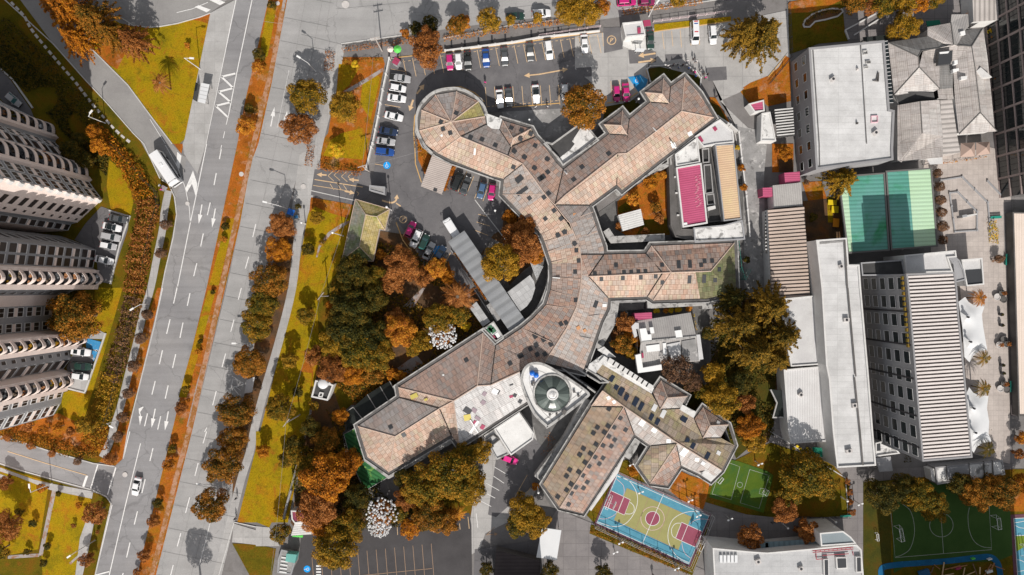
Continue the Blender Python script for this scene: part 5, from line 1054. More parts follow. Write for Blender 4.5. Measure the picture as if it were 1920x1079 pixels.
# long white hall with its lower roofs
e,c,q=flatroof('long bright white hall roof with a black seam along its spine','hall','T31 355,722 585,705 600,905 680,905 T32 692,0 750,660 782,1079 T33 805,255 512,272 T32 480,1079 450,680 430,580 395,0',9.0,'white_deck','wall_white',.35,name='white_hall',pw=.35,ud=R(-4))
for s_ in ('T31 575,720,9.4 595,1079,9.4','T32 598,0,9.4 658,665,9.4','T32 648,670,9.4 690,1079,9.4 T33 712,255,9.4'): b=MB(); b.ribbon(P(s_),.35); child(b,'roof_seam','wall_dark',e)
b=MB(); b.prism(P('T31 390,740 585,722 585,735 392,752',9.25),8.9,9.2); child(b,'gutter','stained_concrete',e)
flatroof('low bright roof west of the white hall, upper one under the big conifer','building','T32 95,82 345,58 385,575 170,590 110,300',4.8,'white_deck_plain','wall_white',.25,name='low_roof')
flatroof('low ribbed white roof west of the white hall, lower one','building','T32 115,612 385,588 430,1079 T33 438,75 170,92 T32 150,1079',4.8,'white_metal','wall_white',.2,name='low_roof',ud=R(0))
e=canopy('bent grey glass canopy on the west side of the lower white roof','T32 20,762 115,768 132,972 38,975 65,860',2.8,'dark_glass_roof',name='glass_canopy'); 
b=MB(); b.wall(P('T32 20,762 68,862 38,972 130,970',2.9),.3,2.7,2.95); child(b,'frame','gutter',e)
# tall grey school block
e,c,q=flatroof('tall grey five-storey block with ribbed roof and a full west wall of windows','apartment block','T31 1028,975 1392,960 T32 1410,0 1425,220 1475,720 T33 1525,195 1150,225 1130,0 T32 1040,0',18.5,'stripe_dark','wall_grey2',.35,name='tall_block',pw=.35)
rq=P('T31 1035,985 1385,968 T33 1515,188 1158,218',18.5); ribroof(e,[rq[0],rq[1],rq[2],rq[3]],18.5,50,'',['stripe_white'],.55)
og=offset(q,-.05); 
A_=Vector((og[0].x,og[0].y,0)); 
cand=sorted([p for p in og],key=lambda p:p.x+p.y*.0)
wl=[i for i in range(len(og)) if (og[i].x+og[(i+1)%len(og)].x)/2<c.x-3 and abs(og[i].y-og[(i+1)%len(og)].y)>2]
ys=max(og,key=lambda p:p.y-p.x*.1); 
lf=[p for p in og if p.x<c.x]; TL=max(lf,key=lambda p:p.y); BL=min(lf,key=lambda p:p.y)
facade_windows(e,Vector((TL.x-.0,TL.y,0)),Vector((BL.x-.0,BL.y,0)),18.2,5,10,.66,.6,z0=.8,n_=Vector((-1,0,0)))
b=MB(); d=(BL-TL)
for t in (.2,.38,.56,.76,.93):
    p=TL+d*t; b.box(p.x-.06,p.y,0,18.3,.15,.35,0)
child(b,'facade_joint','tower_dark',e)
b=MB()
for i in range(14):
    p=TL+d*(.02+i*.028); b.box(p.x-.25,p.y,17.3,17.9,.35,.7,0)
child(b,'planter','leafy_trim',e)
flatroof('dark louvred roof north of the tall grey block','plant roof','T31 690,890 1005,868 1028,985 700,990',8.0,'dark_deck','wall_grey',.3,name='plant_roof')
for i in range(6):
    pass
e,c,q=flatroof('white L-shaped terrace roof north-east of the tall grey block','terrace','T31 1015,835 1400,798 1408,850 1345,855 1380,960 1030,972',8.5,'white_deck_plain','wall_white',.35,name='terrace')
e,c,q=flatroof('white-framed rooftop box with two open squares beside the cafe patio','building','T31 1440,868 1598,855 1612,1055 1480,1068',4.5,'white_deck_plain','wall_white',.4,name='framed_box')
b=MB(); b.prism(P('T31 1482,948 1600,940 1605,1050 1490,1058',4.7),4.4,4.6); child(b,'roof_light','sky_glass',e)
flatroof('small dark stair-head beside the white-framed box','stair head','T31 1345,845 1390,838 1430,870 1465,945 1480,1020 1400,1040 1385,900',6.0,'wall_grey','wall_grey',.2,name='stair_head')
e,c,q=flatroof('white low block with dark hatch at the south foot of the tall grey block','building','T33 800,85 900,60 985,165 800,190',3.0,'white_stained','wall_white',.3,name='low_block')
b=MB(); b.prism(P('T33 798,75 840,72 845,145 800,150',3.2),2.9,3.2); child(b,'roof_light','sky_glass',e)
canopy('plain grey canopy over the passage south of the white hall','T33 805,200 920,190 935,298 835,305',2.8,'wall_grey',name='grey_canopy')
e,c,q=flatroof('row of pale container roofs south of the tall grey block','container row','T33 1250,268 1755,215 1775,325 1265,400',3.0,'white_stained','wall_grey2',.15,name='container_row')
for x in (1335,1505,1615,1680): b=MB(); b.wall([W(1440+x/3.996,809+(262-(x-1250)*.1)/3.996,3.1),W(1440+(x+8)/3.996,809+(388-(x-1250)*.14)/3.996,3.1)],.15,2.9,3.2); child(b,'roof_seam','wall_dark',e)
b=MB(); b.prism(P('T33 1338,272 1505,255 1510,345 1345,365',3.12),3.0,3.1); child(b,'roof_panel','wall_grey',e)
b=MB(); b.prism(P('T33 1215,285 1248,280 1258,385 1228,370',2.6),-.01,2.6); child(b,'end_box','wall_white',e)
# hall at the bottom
e,c,q=flatroof('big white hall roof with red pipes at the bottom edge','hall','T23 1500,870 1800,898 T33 -10,905 390,870 660,845 695,882 712,1079 715,1250 T23 1520,1250',7.5,'hall_shaded','wall_white',.35,name='white_hall',pw=.3,ud=R(4))
for s_ in ('T33 335,895,7.8 640,868,7.8','T33 335,908,7.8 640,882,7.8','T33 360,915,7.8 362,960,7.8 430,955,7.8','T33 408,930,7.8 605,918,7.8','T33 635,900,7.8 638,930,7.8'): b=MB(); b.path(P(s_),.09,4); child(b,'pipe','pipe_red',e)
for i in range(9): b=MB(); b.path(P('T33 %d,%d,7.8 %d,%d,7.8'%(360+i*32,893-i*3,360+i*32,907-i*3)),.07,4); child(b,'pipe','pipe_red',e)
for s_,s2 in (('T33 415,960 455,958 460,1079 418,1079','T33 425,970 450,968 452,1079 428,1079'),('T33 508,945 590,945 595,1030 515,1035','T33 520,958 585,956 588,1022 525,1026'),('T33 658,942 700,940 705,1062 662,1060','T33 668,952 695,950 698,1050 670,1052')):
    b=MB(); b.prism(P(s_,8.2),7.4,8.2); b2=MB(); b2.prism(P(s2,8.3),8.2,8.3); child(b,'roof_box','wall_white',e); child(b2,'roof_light','sky_glass',e)
for i in range(5): b=MB(); b.prism(P('T23 %d,930 %d,930 %d,985 %d,985'%(1557+i*28,1578+i*28,1578+i*28,1557+i*28),8.0),7.4,8.0); child(b,'roof_vent','membrane',e)
e=canopy('blue-grey glass strip roof along the north side of the bottom hall','T33 -20,830 380,805 388,855 -20,888',5.0,'glass_strip',name='glass_canopy',ud=R(4))
e,c,q=flatroof('small rooftop room with two dark windows on the bottom hall corner','roof room','T33 385,760 560,745 620,790 660,840 395,860',8.8,'teal_grey','wall_white',.2,name='roof_room')
e=canopy('blue-grey glass strip roof west of the bottom tree','T23 1780,845 1918,835 1925,885 1775,895',5.0,'glass_strip',name='glass_canopy',ud=R(4))
# tents on the patio
def tent(lab,spec,peaks):
    q=smooth(P(spec,2.6),1,True); bnd=P(spec,2.6); e=empty('tensile_tent',(bnd[0].x,bnd[0].y,0),0,lab,'tent',group='white tensile tents')
    pk=[W(*p[:2],4.6) for p in px(peaks)]
    from mathutils.geometry import delaunay_2d_cdt
    b=MB(); n=len(bnd); vs=[p.xy.copy() for p in bnd]; x0=min(p.x for p in bnd); x1=max(p.x for p in bnd); y0=min(p.y for p in bnd); y1=max(p.y for p in bnd)
    X=x0+.4
    while X<x1:
        Y=y0+.4
        while Y<y1: vs.append(Vector((X,Y))); Y+=.7
        X+=.7
    for k in pk: vs.append(k.xy.copy())
    ov,oe,of,_,_,_=delaunay_2d_cdt(vs,[(i,(i+1)%n) for i in range(n)],[list(range(n))],1,1e-4)
    def zz(v):
        de=min((v-(bnd[i].xy+(bnd[(i+1)%n].xy-bnd[i].xy)*max(0,min(1,(v-bnd[i].xy).dot(bnd[(i+1)%n].xy-bnd[i].xy)/((bnd[(i+1)%n].xy-bnd[i].xy).length_squared))))).length for i in range(n))
        dk=min((v-k.xy).length for k in pk); t=de/(de+dk+1e-6); return 2.7+1.9*t**1.6
    for f in of: b.flat([Vector((ov[i].x,ov[i].y,zz(ov[i]))) for i in f])
    child(b,'canopy','membrane',e,sm=True)
    for k in pk: b=MB(); b.bar((k.x,k.y,-.01),(k.x,k.y,4.75),.09,6); b.bar((k.x,k.y,4.5),(k.x,k.y,4.8),.25,8); child(b,'mast','fence_dark',e)
tent('northern white star-shaped tensile tent on the cafe patio','T32 1475,68 1500,105 1535,128 1620,140 1600,200 1610,290 1640,465 1580,475 1535,510 1507,558 1470,520 1455,300 1425,105','T32 1500,220 1520,405')
tent('southern white star-shaped tensile tent on the cafe patio','T32 1505,745 1535,785 1580,808 1650,810 1638,900 1655,1000 T33 1650,20 1672,75 1600,88 1560,120 1540,160 1508,125 T32 1495,1000 1485,790','T32 1545,905 T33 1558,12')
e=canopy('dark green shade panel by the upper right palms','T30 1185,160 1285,150 1295,185 1195,200',2.6,'panel_green2',name='awning')
e=canopy('dark green shade panel south of the low white roof','T33 330,120 412,125 415,195 345,180',2.6,'panel_green2',name='awning')
e=canopy('pergola frame over the ramp in the north-east garden','T30 710,280 895,262 900,300 720,310',3.0,'dark_glass_roof',name='pergola')
# ------------------------------------------------------------ apartment towers on the west edge
FH=2.8; NF=18; NW=12
def tower(label,foot):
    """foot: list of (x,y,style of the edge that starts here)"""
    pts=[W(a[0],a[1],0) for a in foot]; c=Vector((pts[0].x,pts[0].y,0)); e=empty('apartment_tower',c,0,label,'apartment tower')
    A=sum(pts[i].x*pts[(i+1)%len(pts)].y-pts[(i+1)%len(pts)].x*pts[i].y for i in range(len(pts))); s=1 if A>0 else -1
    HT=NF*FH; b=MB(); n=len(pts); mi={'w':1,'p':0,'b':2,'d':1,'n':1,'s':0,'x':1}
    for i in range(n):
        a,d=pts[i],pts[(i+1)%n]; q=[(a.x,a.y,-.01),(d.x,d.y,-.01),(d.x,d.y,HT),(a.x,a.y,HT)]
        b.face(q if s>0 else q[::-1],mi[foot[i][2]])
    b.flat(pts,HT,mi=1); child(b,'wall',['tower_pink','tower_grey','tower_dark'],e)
    for i in range(n):
        st=foot[i][2]; a,d=pts[i],pts[(i+1)%n]; L=(d-a).length
        if st=='x' or L<.4: continue
        D=(d-a)/L; N=Vector((D.y,-D.x,0))*s
        up=Vector((0,0,1))
        def quad(mb,u0,u1,z0,z1,off,m): 
            q=[a+D*u0+N*off+up*z0,a+D*u1+N*off+up*z0,a+D*u1+N*off+up*z1,a+D*u0+N*off+up*z1]; mb.face(q if s>0 else q[::-1],m)
        def slab(mb,u0,u1,z0,z1,o0,o1,m):
            q=[a+D*u0+N*o0,a+D*u1+N*o0,a+D*u1+N*o1,a+D*u0+N*o1]; mb.prism(q,z0,z1,m,bottom=True)
        if st=='b':
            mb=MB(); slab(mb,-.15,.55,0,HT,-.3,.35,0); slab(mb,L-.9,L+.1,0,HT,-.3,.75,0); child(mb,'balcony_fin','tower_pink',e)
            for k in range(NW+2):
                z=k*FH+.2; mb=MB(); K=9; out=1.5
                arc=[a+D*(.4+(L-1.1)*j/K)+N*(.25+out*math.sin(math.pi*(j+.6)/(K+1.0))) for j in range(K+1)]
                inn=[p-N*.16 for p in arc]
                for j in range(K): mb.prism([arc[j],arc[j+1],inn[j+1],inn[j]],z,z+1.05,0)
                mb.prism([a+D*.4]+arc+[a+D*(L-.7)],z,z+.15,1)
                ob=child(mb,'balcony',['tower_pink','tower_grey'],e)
                random.seed(k*7+i)
                if k<NW:
                    m2=MB()
                    for _ in range(3):
                        p=a+D*random.uniform(.9,L-1.3)+N*random.uniform(.4,1.0); m2.box(p.x,p.y,z+.15,z+.15+random.uniform(.4,.9),random.uniform(.3,.7),random.uniform(.3,.6),random.random()*3)
                    child(m2,'balcony_furniture',random.choice(['trunk','wood','cloth_white','leaf_olive','car_grey']),e)
        elif st in('w','d','n'):
            for k in range(NW+1):
                z=k*FH; mb=MB(); pad=.12*L; u0,u1=pad,L-pad
                if st=='w':
                    quad(mb,u0,u1,z+.7,z+2.35,.05,0)
                    for (p,q) in ((u0-.1,u0),(u1,u1+.1)): slab(mb,p,q,z+.6,z+2.4,0,.09,1)
                    slab(mb,u0,u1,z+.6,z+.72,0,.12,1); slab(mb,u0,u1,z+2.33,z+2.42,0,.12,1); slab(mb,(u0+u1)/2-.04,(u0+u1)/2+.04,z+.7,z+2.35,0,.08,1)
                elif st=='d': quad(mb,u0,u1,z+.4,z+2.3,.05,0); slab(mb,u0-.1,u1+.1,z+.3,z+.42,0,.1,1)
                else: quad(mb,L*.35,L*.65,z+.9,z+2.0,.05,0); slab(mb,L*.33,L*.67,z+.8,z+.9,0,.1,1)
                child(mb,'window',['tower_glass','window_frame'],e)
                if st=='w' and k%2==0: mb=MB(); slab(mb,u0,u1,z+2.45,z+3.35,0,.12,0); child(mb,'spandrel','tower_pink',e)
                if st=='d' and k%2==0: mb=MB(); slab(mb,u0,u1,z+2.4,z+3.1,0,.3,0); child(mb,'spandrel','tower_pink',e)
        elif st=='s':
            for k in range(NW):
                z=k*FH
                for f0,f1,h0,h1 in ((.08,.16,1.2,1.9),(.28,.55,.8,2.1)):
                    mb=MB(); quad(mb,L*(1-f1),L*(1-f0),z+h0,z+h1,.04,0); child(mb,'window',['tower_glass'],e)
            for k in range(NW): mb=MB(); slab(mb,0.05,.9,k*FH+.6,k*FH+1.7,0,.5,0); child(mb,'window_box','wall_white',e)
    return e
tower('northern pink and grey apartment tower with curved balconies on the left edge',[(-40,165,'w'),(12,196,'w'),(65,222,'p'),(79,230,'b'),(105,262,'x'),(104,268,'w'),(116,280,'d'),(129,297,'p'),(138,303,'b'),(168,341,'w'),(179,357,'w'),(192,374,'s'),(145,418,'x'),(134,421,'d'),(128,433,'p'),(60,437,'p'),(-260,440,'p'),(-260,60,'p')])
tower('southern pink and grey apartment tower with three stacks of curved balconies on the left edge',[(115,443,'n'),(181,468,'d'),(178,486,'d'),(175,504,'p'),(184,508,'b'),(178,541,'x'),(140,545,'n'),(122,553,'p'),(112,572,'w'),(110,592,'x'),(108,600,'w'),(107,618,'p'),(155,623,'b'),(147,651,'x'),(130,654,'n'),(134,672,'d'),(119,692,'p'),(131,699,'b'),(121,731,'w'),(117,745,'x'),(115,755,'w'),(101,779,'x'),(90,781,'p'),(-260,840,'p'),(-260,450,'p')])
# unseen blocks added just south of the view so their shadows darken the lower edge
flatroof('grey apartment slab standing south of the sports ground','apartment block','1772,1185 2067,1180 2070,1260 1775,1265',22,'white_deck','wall_grey',.4,name='unseen_block')
flatroof('grey office slab standing south of the drive','office block','933,1146 1026,1150 1024,1210 930,1206',13,'white_deck','wall_grey',.4,name='unseen_slab')
# ------------------------------------------------------------ vehicles
# profile: list of (x, half width factor, z) from the rear to the front, metres; cabin x range on belt and roof
CT={
 'sedan':dict(L=4.45,Wd=1.76,belt=.93,roof=1.43,hood=.92,boot=.98,cab=(-1.55,1.05),top=(-.85,.35)),
 'hatch':dict(L=3.95,Wd=1.70,belt=.95,roof=1.48,hood=.95,boot=.9,cab=(-1.85,.95),top=(-1.45,.25)),
 'suv':dict(L=4.5,Wd=1.84,belt=1.05,roof=1.68,hood=1.05,boot=1.0,cab=(-2.1,1.05),top=(-1.8,.4)),
 'van':dict(L=5.2,Wd=1.95,belt=1.2,roof=2.2,hood=1.15,boot=1.1,cab=(-2.5,1.9),top=(-2.45,1.25)),
 'pickup':dict(L=5.0,Wd=1.85,belt=1.05,roof=1.72,hood=1.05,boot=.98,cab=(-.6,1.15),top=(-.3,.55))}
def make_car(kind,paintm,glass='glass'):
    t=CT[kind]; L,Wd=t['L'],t['Wd']; hl=L/2; e=empty('parked_car')
    w=Wd/2; st=[(-hl,.80,.55),(-hl+.08,.88,t['boot']-.18),(-hl+.3,.95,t['boot']-.03),(t['cab'][0],1.0,t['belt']),(0,1.0,t['belt']),(t['cab'][1],.99,t['hood']),(hl-.75,.95,t['hood']-.07),(hl-.3,.88,t['hood']-.17),(hl-.08,.78,t['hood']-.3),(hl,.66,.5)]
    b=MB(); secs=[]
    for x,f,z in st:
        ww=w*f; secs.append([Vector((x,-ww*.96,.28)),Vector((x,-ww,.55)),Vector((x,-ww*.97,z-.12)),Vector((x,-ww*.86,z)),Vector((x,-ww*.4,z+.03)),Vector((x,ww*.4,z+.03)),Vector((x,ww*.86,z)),Vector((x,ww*.97,z-.12)),Vector((x,ww,.55)),Vector((x,ww*.96,.28))])
    for A,B in zip(secs,secs[1:]):
        for i in range(9): b.face([A[i],A[i+1],B[i+1],B[i]][::-1])
        b.face([A[0],B[0],B[9],A[9]][::-1])
    b.face(secs[0]); b.face(secs[-1][::-1])
    if kind=='pickup':
        pass
    body=b.build('body',paintm,e,sm=False)
    for p_ in body.data.polygons: p_.use_smooth=False
    c0,c1=t['cab']; r0,r1=t['top']; zb,zt=t['belt']-.02,t['roof']; wb,wt=w*.9,w*.72
    Bq=[Vector((c0,-wb,zb)),Vector((c1,-wb,zb)),Vector((c1,wb,zb)),Vector((c0,wb,zb))]; Tq=[Vector((r0,-wt,zt-.05)),Vector((r1,-wt,zt-.05)),Vector((r1,wt,zt-.05)),Vector((r0,wt,zt-.05))]
    b=MB()
    for i in range(4): j=(i+1)%4; b.face([Bq[i],Bq[j],Tq[j],Tq[i]])
    b.build('cabin',paintm,e)
    b=MB(); q=[Vector((r0-.02,-wt,zt-.05)),Vector((r0+.12,-wt*.9,zt)),Vector((r1-.12,-wt*.9,zt)),Vector((r1+.02,-wt,zt-.05))]; q2=[Vector((p.x,-p.y,p.z)) for p in q]
    b.face([q[0],q[3],q[2],q[1]]); b.face([q2[0],q2[1],q2[2],q2[3]]); b.face([q[1],q[2],q2[2],q2[1]]); b.face([q[0],q[1],q2[1],q2[0]]); b.face([q[2],q[3],q2[3],q2[2]]); b.build('roof',paintm,e)
    def pane(nm,p,ins=.1,off=.02):
        c=sum(p,Vector())/4; n=(p[1]-p[0]).cross(p[2]-p[0]).normalized(); b=MB(); b.face([c+(v-c)*(1-ins)+n*off for v in p]); b.build(nm,glass,e)
    pane('windscreen',[Bq[1],Bq[2],Tq[2],Tq[1]],.08); pane('rear_window',[Bq[3],Bq[0],Tq[0],Tq[3]],.14)
    for y0,i,j in ((-1,0,1),(1,2,3)):
        m1=Bq[i].lerp(Bq[j],.5); m2=Tq[i].lerp(Tq[j],.5); pane('side_window',[Bq[i],m1,m2,Tq[i]],.12); pane('side_window',[m1,Bq[j],Tq[j],m2],.12)
    if kind=='pickup':
        b=MB(); b.box(-1.6,0,1.0,1.03,1.7,1.45); b.build('cargo_bed','black_trim',e)
    for sx in (-1,1):
        for sy in (-1,1):
            b=MB(); x=sx*(hl-.82); y=sy*(w-.1); b.bar((x,y-.11,.32),(x,y+.11,.32),.32,14); wh=b.build('wheel','rubber',e)
            b=MB(); b.bar((x,y+sy*.06,.32),(x,y+sy*.125,.32),.19,10); b.build('rim','rim',wh)
        b=MB(); b.box(hl-.13,sx*w*.56,.58,.72,.2,.3,-.35*sx); b.build('headlight','lamp_clear',e)
        b=MB(); b.box(-hl+.06,sx*w*.66,.68,.86,.12,.28,.2*sx); b.build('tail_light','lamp_red',e)
        b=MB(); b.box(c1-.35,sx*(w+.06),.95,1.08,.14,.2); b.build('mirror',paintm,e)
    b=MB(); b.box(hl-.02,0,.3,.5,.1,1.2); b.build('bumper','black_trim',e); b=MB(); b.box(-hl+.02,0,.3,.5,.1,1.3); b.build('bumper','black_trim',e)
    return e
protos={}
def car(kind,col,x,y,ang,label,gls='glass',group='cars',name='parked_car',cat='car',roofc=None):
    """ang: heading of the bonnet in photo degrees, 0 = right, 90 = down"""
    k=(kind,gls)
    if k not in protos: protos[k]=e=make_car(kind,col,gls); e['_k']=col
    else: e=tree_copy(protos[k],None,{protos[k]['_k']:col})
    p=W(x,y,1.0); e.location=(p.x,p.y,.1); e.rotation_euler=(0,0,R(-ang)); e.name=name
    if roofc:
        for ch in e.children:
            if ch.name.startswith('roof'): ch.material_slots[0].link='OBJECT'; ch.material_slots[0].material=MT[roofc]
    return tag(e,label,cat,group)
A='cars parked along the north row of the hospital lot'
car('hatch','car_magenta',843,116,86,'magenta hatchback at the left end of the north parking row',group=A)
car('hatch','car_white',859.5,114.5,86,'white hatchback between the magenta and black cars of the north row',group=A)
car('sedan','car_black',877,114,86,'black car right of the white hatchback in the north row',group=A)
car('sedan','car_blue',911,108.5,86,'bright blue car alone in the north parking row',group=A)
car('sedan','car_grey',946,106,86,'dark grey sedan right of the bright blue car',group=A)
car('sedan','car_grey',994,97,86,'charcoal sedan left of the white station wagon in the north row',group=A)
car('suv','car_white',1029,93.5,82,'white station wagon beside the charcoal sedan in the north row',group=A)
car('sedan','car_white',1096,81.5,86,'white car at the right end of the north row near the painted no-parking disc',group=A)
car('sedan','car_green',1220,75,88,'dark green car squeezed behind the guard house',group=A)
B='cars parked right of the guard house'
car('van','car_white',1303,62,88,'white van with coloured door marks, left of two by the grass strip',group=B,cat='van',name='parked_van')
car('suv','car_white',1337,65,86,'white estate car with dark rear glass near the tall conifer',group=B)
C_='cars parked in the row north of the round wing'
car('sedan','car_white',937,185,85,'white sedan beside the dark one next to the round wing',group=C_)
car('sedan','car_grey',954,182,85,'dark car close beside the white sedan next to the round wing',group=C_)
car('sedan','car_white',1005,176,85,'white car with a long dark glass roof standing alone in the lower row',group=C_,roofc='glass')
car('hatch','car_white',1059,172,88,'white hatchback half hidden by the round orange tree',group=C_)
car('hatch','car_magenta',1156.5,175,86,'magenta hatchback, left of the pair beside the blue painted bay',group=C_)
car('sedan','car_magenta',1174,173,86,'larger magenta car, right of the pair beside the blue painted bay',group=C_)
D_='cars parked along the west wall of the lot'
car('pickup','car_silver',750,146.5,8,'silver double-cab pickup at the top of the west parking column',group=D_,name='parked_pickup',cat='pickup')
car('hatch','car_white',745.5,165,10,'white hatchback just below the silver pickup',group=D_)
car('sedan','car_white',743.5,184,8,'white sedan third from the top of the west column',group=D_)
car('sedan','car_white',738,218,14,'white sedan with empty bays either side in the west column',group=D_)
car('sedan','car_navy',728,246,10,'dark navy sedan in the west parking column',group=D_)
car('sedan','car_silver',723,265,8,'grey silver car between the navy and blue cars',group=D_)
car('suv','car_blue',721,284.5,6,'deep blue car at the bottom of the west column above the blue disc',group=D_)
E_='cars parked against the round-wing yard'
car('suv','car_black',857,340,-68,'black off-roader beside the carport',group=E_)
car('sedan','car_grey',873,348,-70,'dark saloon right of the black off-roader',group=E_)
car('hatch','car_steel',903,357,105,'steel blue hatchback between two bay lines in the yard',group=E_)
car('hatch','car_magenta',922,360,97,'magenta hatchback in the yard corner by the tiled wall',group=E_)
F_='cars parked on the slant beside the lodge'
car('hatch','car_magenta',769.5,430,-66,'magenta car at the upper left of the slanting row',group=F_)
car('suv','car_white',780,447.5,114,'white square-backed car second in the slanting row',group=F_)
car('hatch','car_green',795,454,-66,'dark green car in the middle of the slanting row',group=F_,gls='glass_teal')
car('sedan','car_silver',804,471,-62,'silver saloon fourth in the slanting row',group=F_)
car('sedan','car_steel',824,477,-60,'steel blue saloon on the blue disc at the right of the slanting row',group=F_)
G_='cars on the street at the top'
car('suv','car_white',1015,25,-4,'white car parked at the kerb of the upper street',group=G_)
car('sedan','car_green',966,30,-4,'dark green car on the left of the white one on the upper street',group=G_)
car('suv','car_magenta',1175,3,-3,'magenta car cut by the top edge, left of two',group=G_)
car('hatch','car_plum',1213,3,-3,'plum red car cut by the top edge, right of two',group=G_)
H_='cars in the apartment car park'
car('hatch','car_silver',24,187,40,'pale car in the shade at the foot of the northern tower',gls='glass_teal',group=H_)
car('sedan','car_grey',221,410,10,'dark grey car in the top bay of the tower car park',group=H_)
car('sedan','car_white',209,426,12,'white car with a dark roof second in the tower car park',group=H_,roofc='glass')
car('suv','car_silver',207,444,12,'long silver car in the middle of the tower car park',group=H_)
car('hatch','car_silver',202,461,12,'short silver car above the lone white one by the tower',group=H_,roofc='car_white')
car('sedan','car_white',194,488,12,'white car with a dark windscreen alone at the south tower corner',group=H_)
car('suv','car_white',151,660,8,'white off-roader with black sunroof on the blue painted bay',group=H_)
car('pickup','car_green',151,687,4,'dark green pickup between two white cars at the tower foot',group=H_,name='parked_pickup',cat='pickup')
car('hatch','car_white',149,706,8,'white hatchback below the dark green pickup',group=H_)
car('sedan','car_white',255,913,103,'white saloon driving on the avenue',group=G_,name='moving_car')
car('hatch','car_pink',956,862,22,'hot pink car parked below the white annex',group=F_)
for c_ in [o for o in COL.objects if o.parent is None and 'tower car park' in str(o.get('label',''))+''] : pass
# sunroof on the off-roader
b=MB(); b.box(-.75,0,1.685,1.70,.9,1.0); o=b.build('sunroof','glass',[o for o in COL.objects if str(o.get('label','')).startswith('white off-roader with black')][0])
o=[o for o in COL.objects if str(o.get('label','')).startswith('white van with coloured')][0]
for x,m in ((-2.2,'cloth_red'),(-1.7,'car_blue'),(.2,'cloth_red')): b=MB(); b.box(x,0,2.19,2.215,.25,.9); b.build('marking',m,o)
# minibus under the walkway roof
def bus(label,x,y,ang,L,Wd,Hh,name='bus',cat='bus'):
    e=empty(name,(0,0,0),0,label,cat); b=MB(); w=Wd/2
    pr=[(-w,.35),(-w,Hh-.25),(-w*.9,Hh-.05),(-w*.5,Hh),(w*.5,Hh),(w*.9,Hh-.05),(w,Hh-.25),(w,.35)]
    st=[(-L/2,.96,0),(-L/2+.1,1,0),(L/2-.35,1,0),(L/2-.05,.96,-.12),(L/2,.9,-.3)]
    S_=[[Vector((x_,y_*f,z_+(d if z_>1 else 0))) for y_,z_ in pr] for x_,f,d in st]
    for A_,B_ in zip(S_,S_[1:]):
        for i in range(8): j=(i+1)%8; b.face([A_[j],A_[i],B_[i],B_[j]][::-1])
    b.face(S_[0]); b.face(S_[-1][::-1]); b.build('body','car_white',e)
    for sy in (-1,1):
        b=MB(); q=[(-L/2+.5,sy*(w+.015),1.3),(L/2-.7,sy*(w+.015),1.3),(L/2-.7,sy*(w+.015),Hh-.5),(-L/2+.5,sy*(w+.015),Hh-.5)]; b.face(q if sy<0 else q[::-1]); b.build('side_window','glass',e)
        b=MB(); b.box(L/2+.02,sy*w*.7,.6,.8,.1,.35); b.build('headlight','lamp_clear',e)
        b=MB(); b.bar((L/2-.1,sy*(w-.05),Hh-.5),(L/2+.3,sy*(w+.22),Hh-.7),.04,5); b.box(L/2+.3,sy*(w+.22),Hh-1.1,Hh-.65,.1,.2); b.build('mirror','black_trim',e)
        for sx in (-L/2+L*.22,L/2-L*.2): b=MB(); b.bar((sx,sy*(w-.28),.48),(sx,sy*(w+.01),.48),.48,14); b.build('wheel','rubber',e)
    b=MB(); z0=Hh-.38; q=[(L/2+.02,-w*.84,1.1),(L/2+.02,w*.84,1.1),(L/2-.02,w*.88,z0),(L/2-.02,-w*.88,z0)]; b.face(q); b.build('windscreen','glass',e)
    b=MB(); q=[(L/2-.32,-w*.8,Hh-.06),(L/2-.32,w*.8,Hh-.06),(L/2-.75,w*.8,Hh+.01),(L/2-.75,-w*.8,Hh+.01)]; b.face([q[0],q[1],q[2],q[3]]) if L<9 else b.box(L/2-1.0,0,Hh,Hh+.03,.12,Wd*.8); b.build('roof_band','black_trim',e)
    for x_ in ((-L*.25,L*.2) if L>9 else (-L*.1,)): b=MB(); b.box(x_,0,Hh,Hh+.1,.8,.7); b.build('roof_hatch','car_white',e)
    p=W(x,y,Hh); e.location=(p.x,p.y,.1); e.rotation_euler=(0,0,R(-ang)); return e
bus('long white coach turning on the ramp road beside the apartment hedge',306,315,56,8.6,2.5,3.0)
bus('white minibus backed under the long walkway roof',851,435,-122,7.0,2.0,2.3,'minibus','minibus')
# ------------------------------------------------------------ vegetation
def quads_mesh(name,C,U,V,m='leaf_olive'):
    n=len(C); v=np.empty((n,4,3)); v[:,0]=C-U*.5; v[:,1]=C+V*.5; v[:,2]=C+U*.5; v[:,3]=C-V*.5
    me=bpy.data.meshes.new(name); me.vertices.add(n*4); me.vertices.foreach_set('co',v.ravel())
    me.loops.add(n*4); me.loops.foreach_set('vertex_index',np.arange(n*4,dtype=np.int32)); me.polygons.add(n)
    me.polygons.foreach_set('loop_start',np.arange(0,n*4,4,dtype=np.int32)); me.polygons.foreach_set('loop_total',np.full(n,4,dtype=np.int32))
    me.materials.append(MT[m]); me.update(calc_edges=True); return me
def frames(N,rg,size,flat=.5):
    n=len(N); r=rg.normal(size=(n,3)); r[:,2]*=.7; D=N*1.0+r*flat; D/=np.linalg.norm(D,axis=1)[:,None]+1e-9
    a=rg.normal(size=(n,3)); U=np.cross(D,a); U/=np.linalg.norm(U,axis=1)[:,None]+1e-9; V=np.cross(D,U)
    s=size*rg.uniform(.6,1.4,size=(n,1)); return U*s,V*s*.75
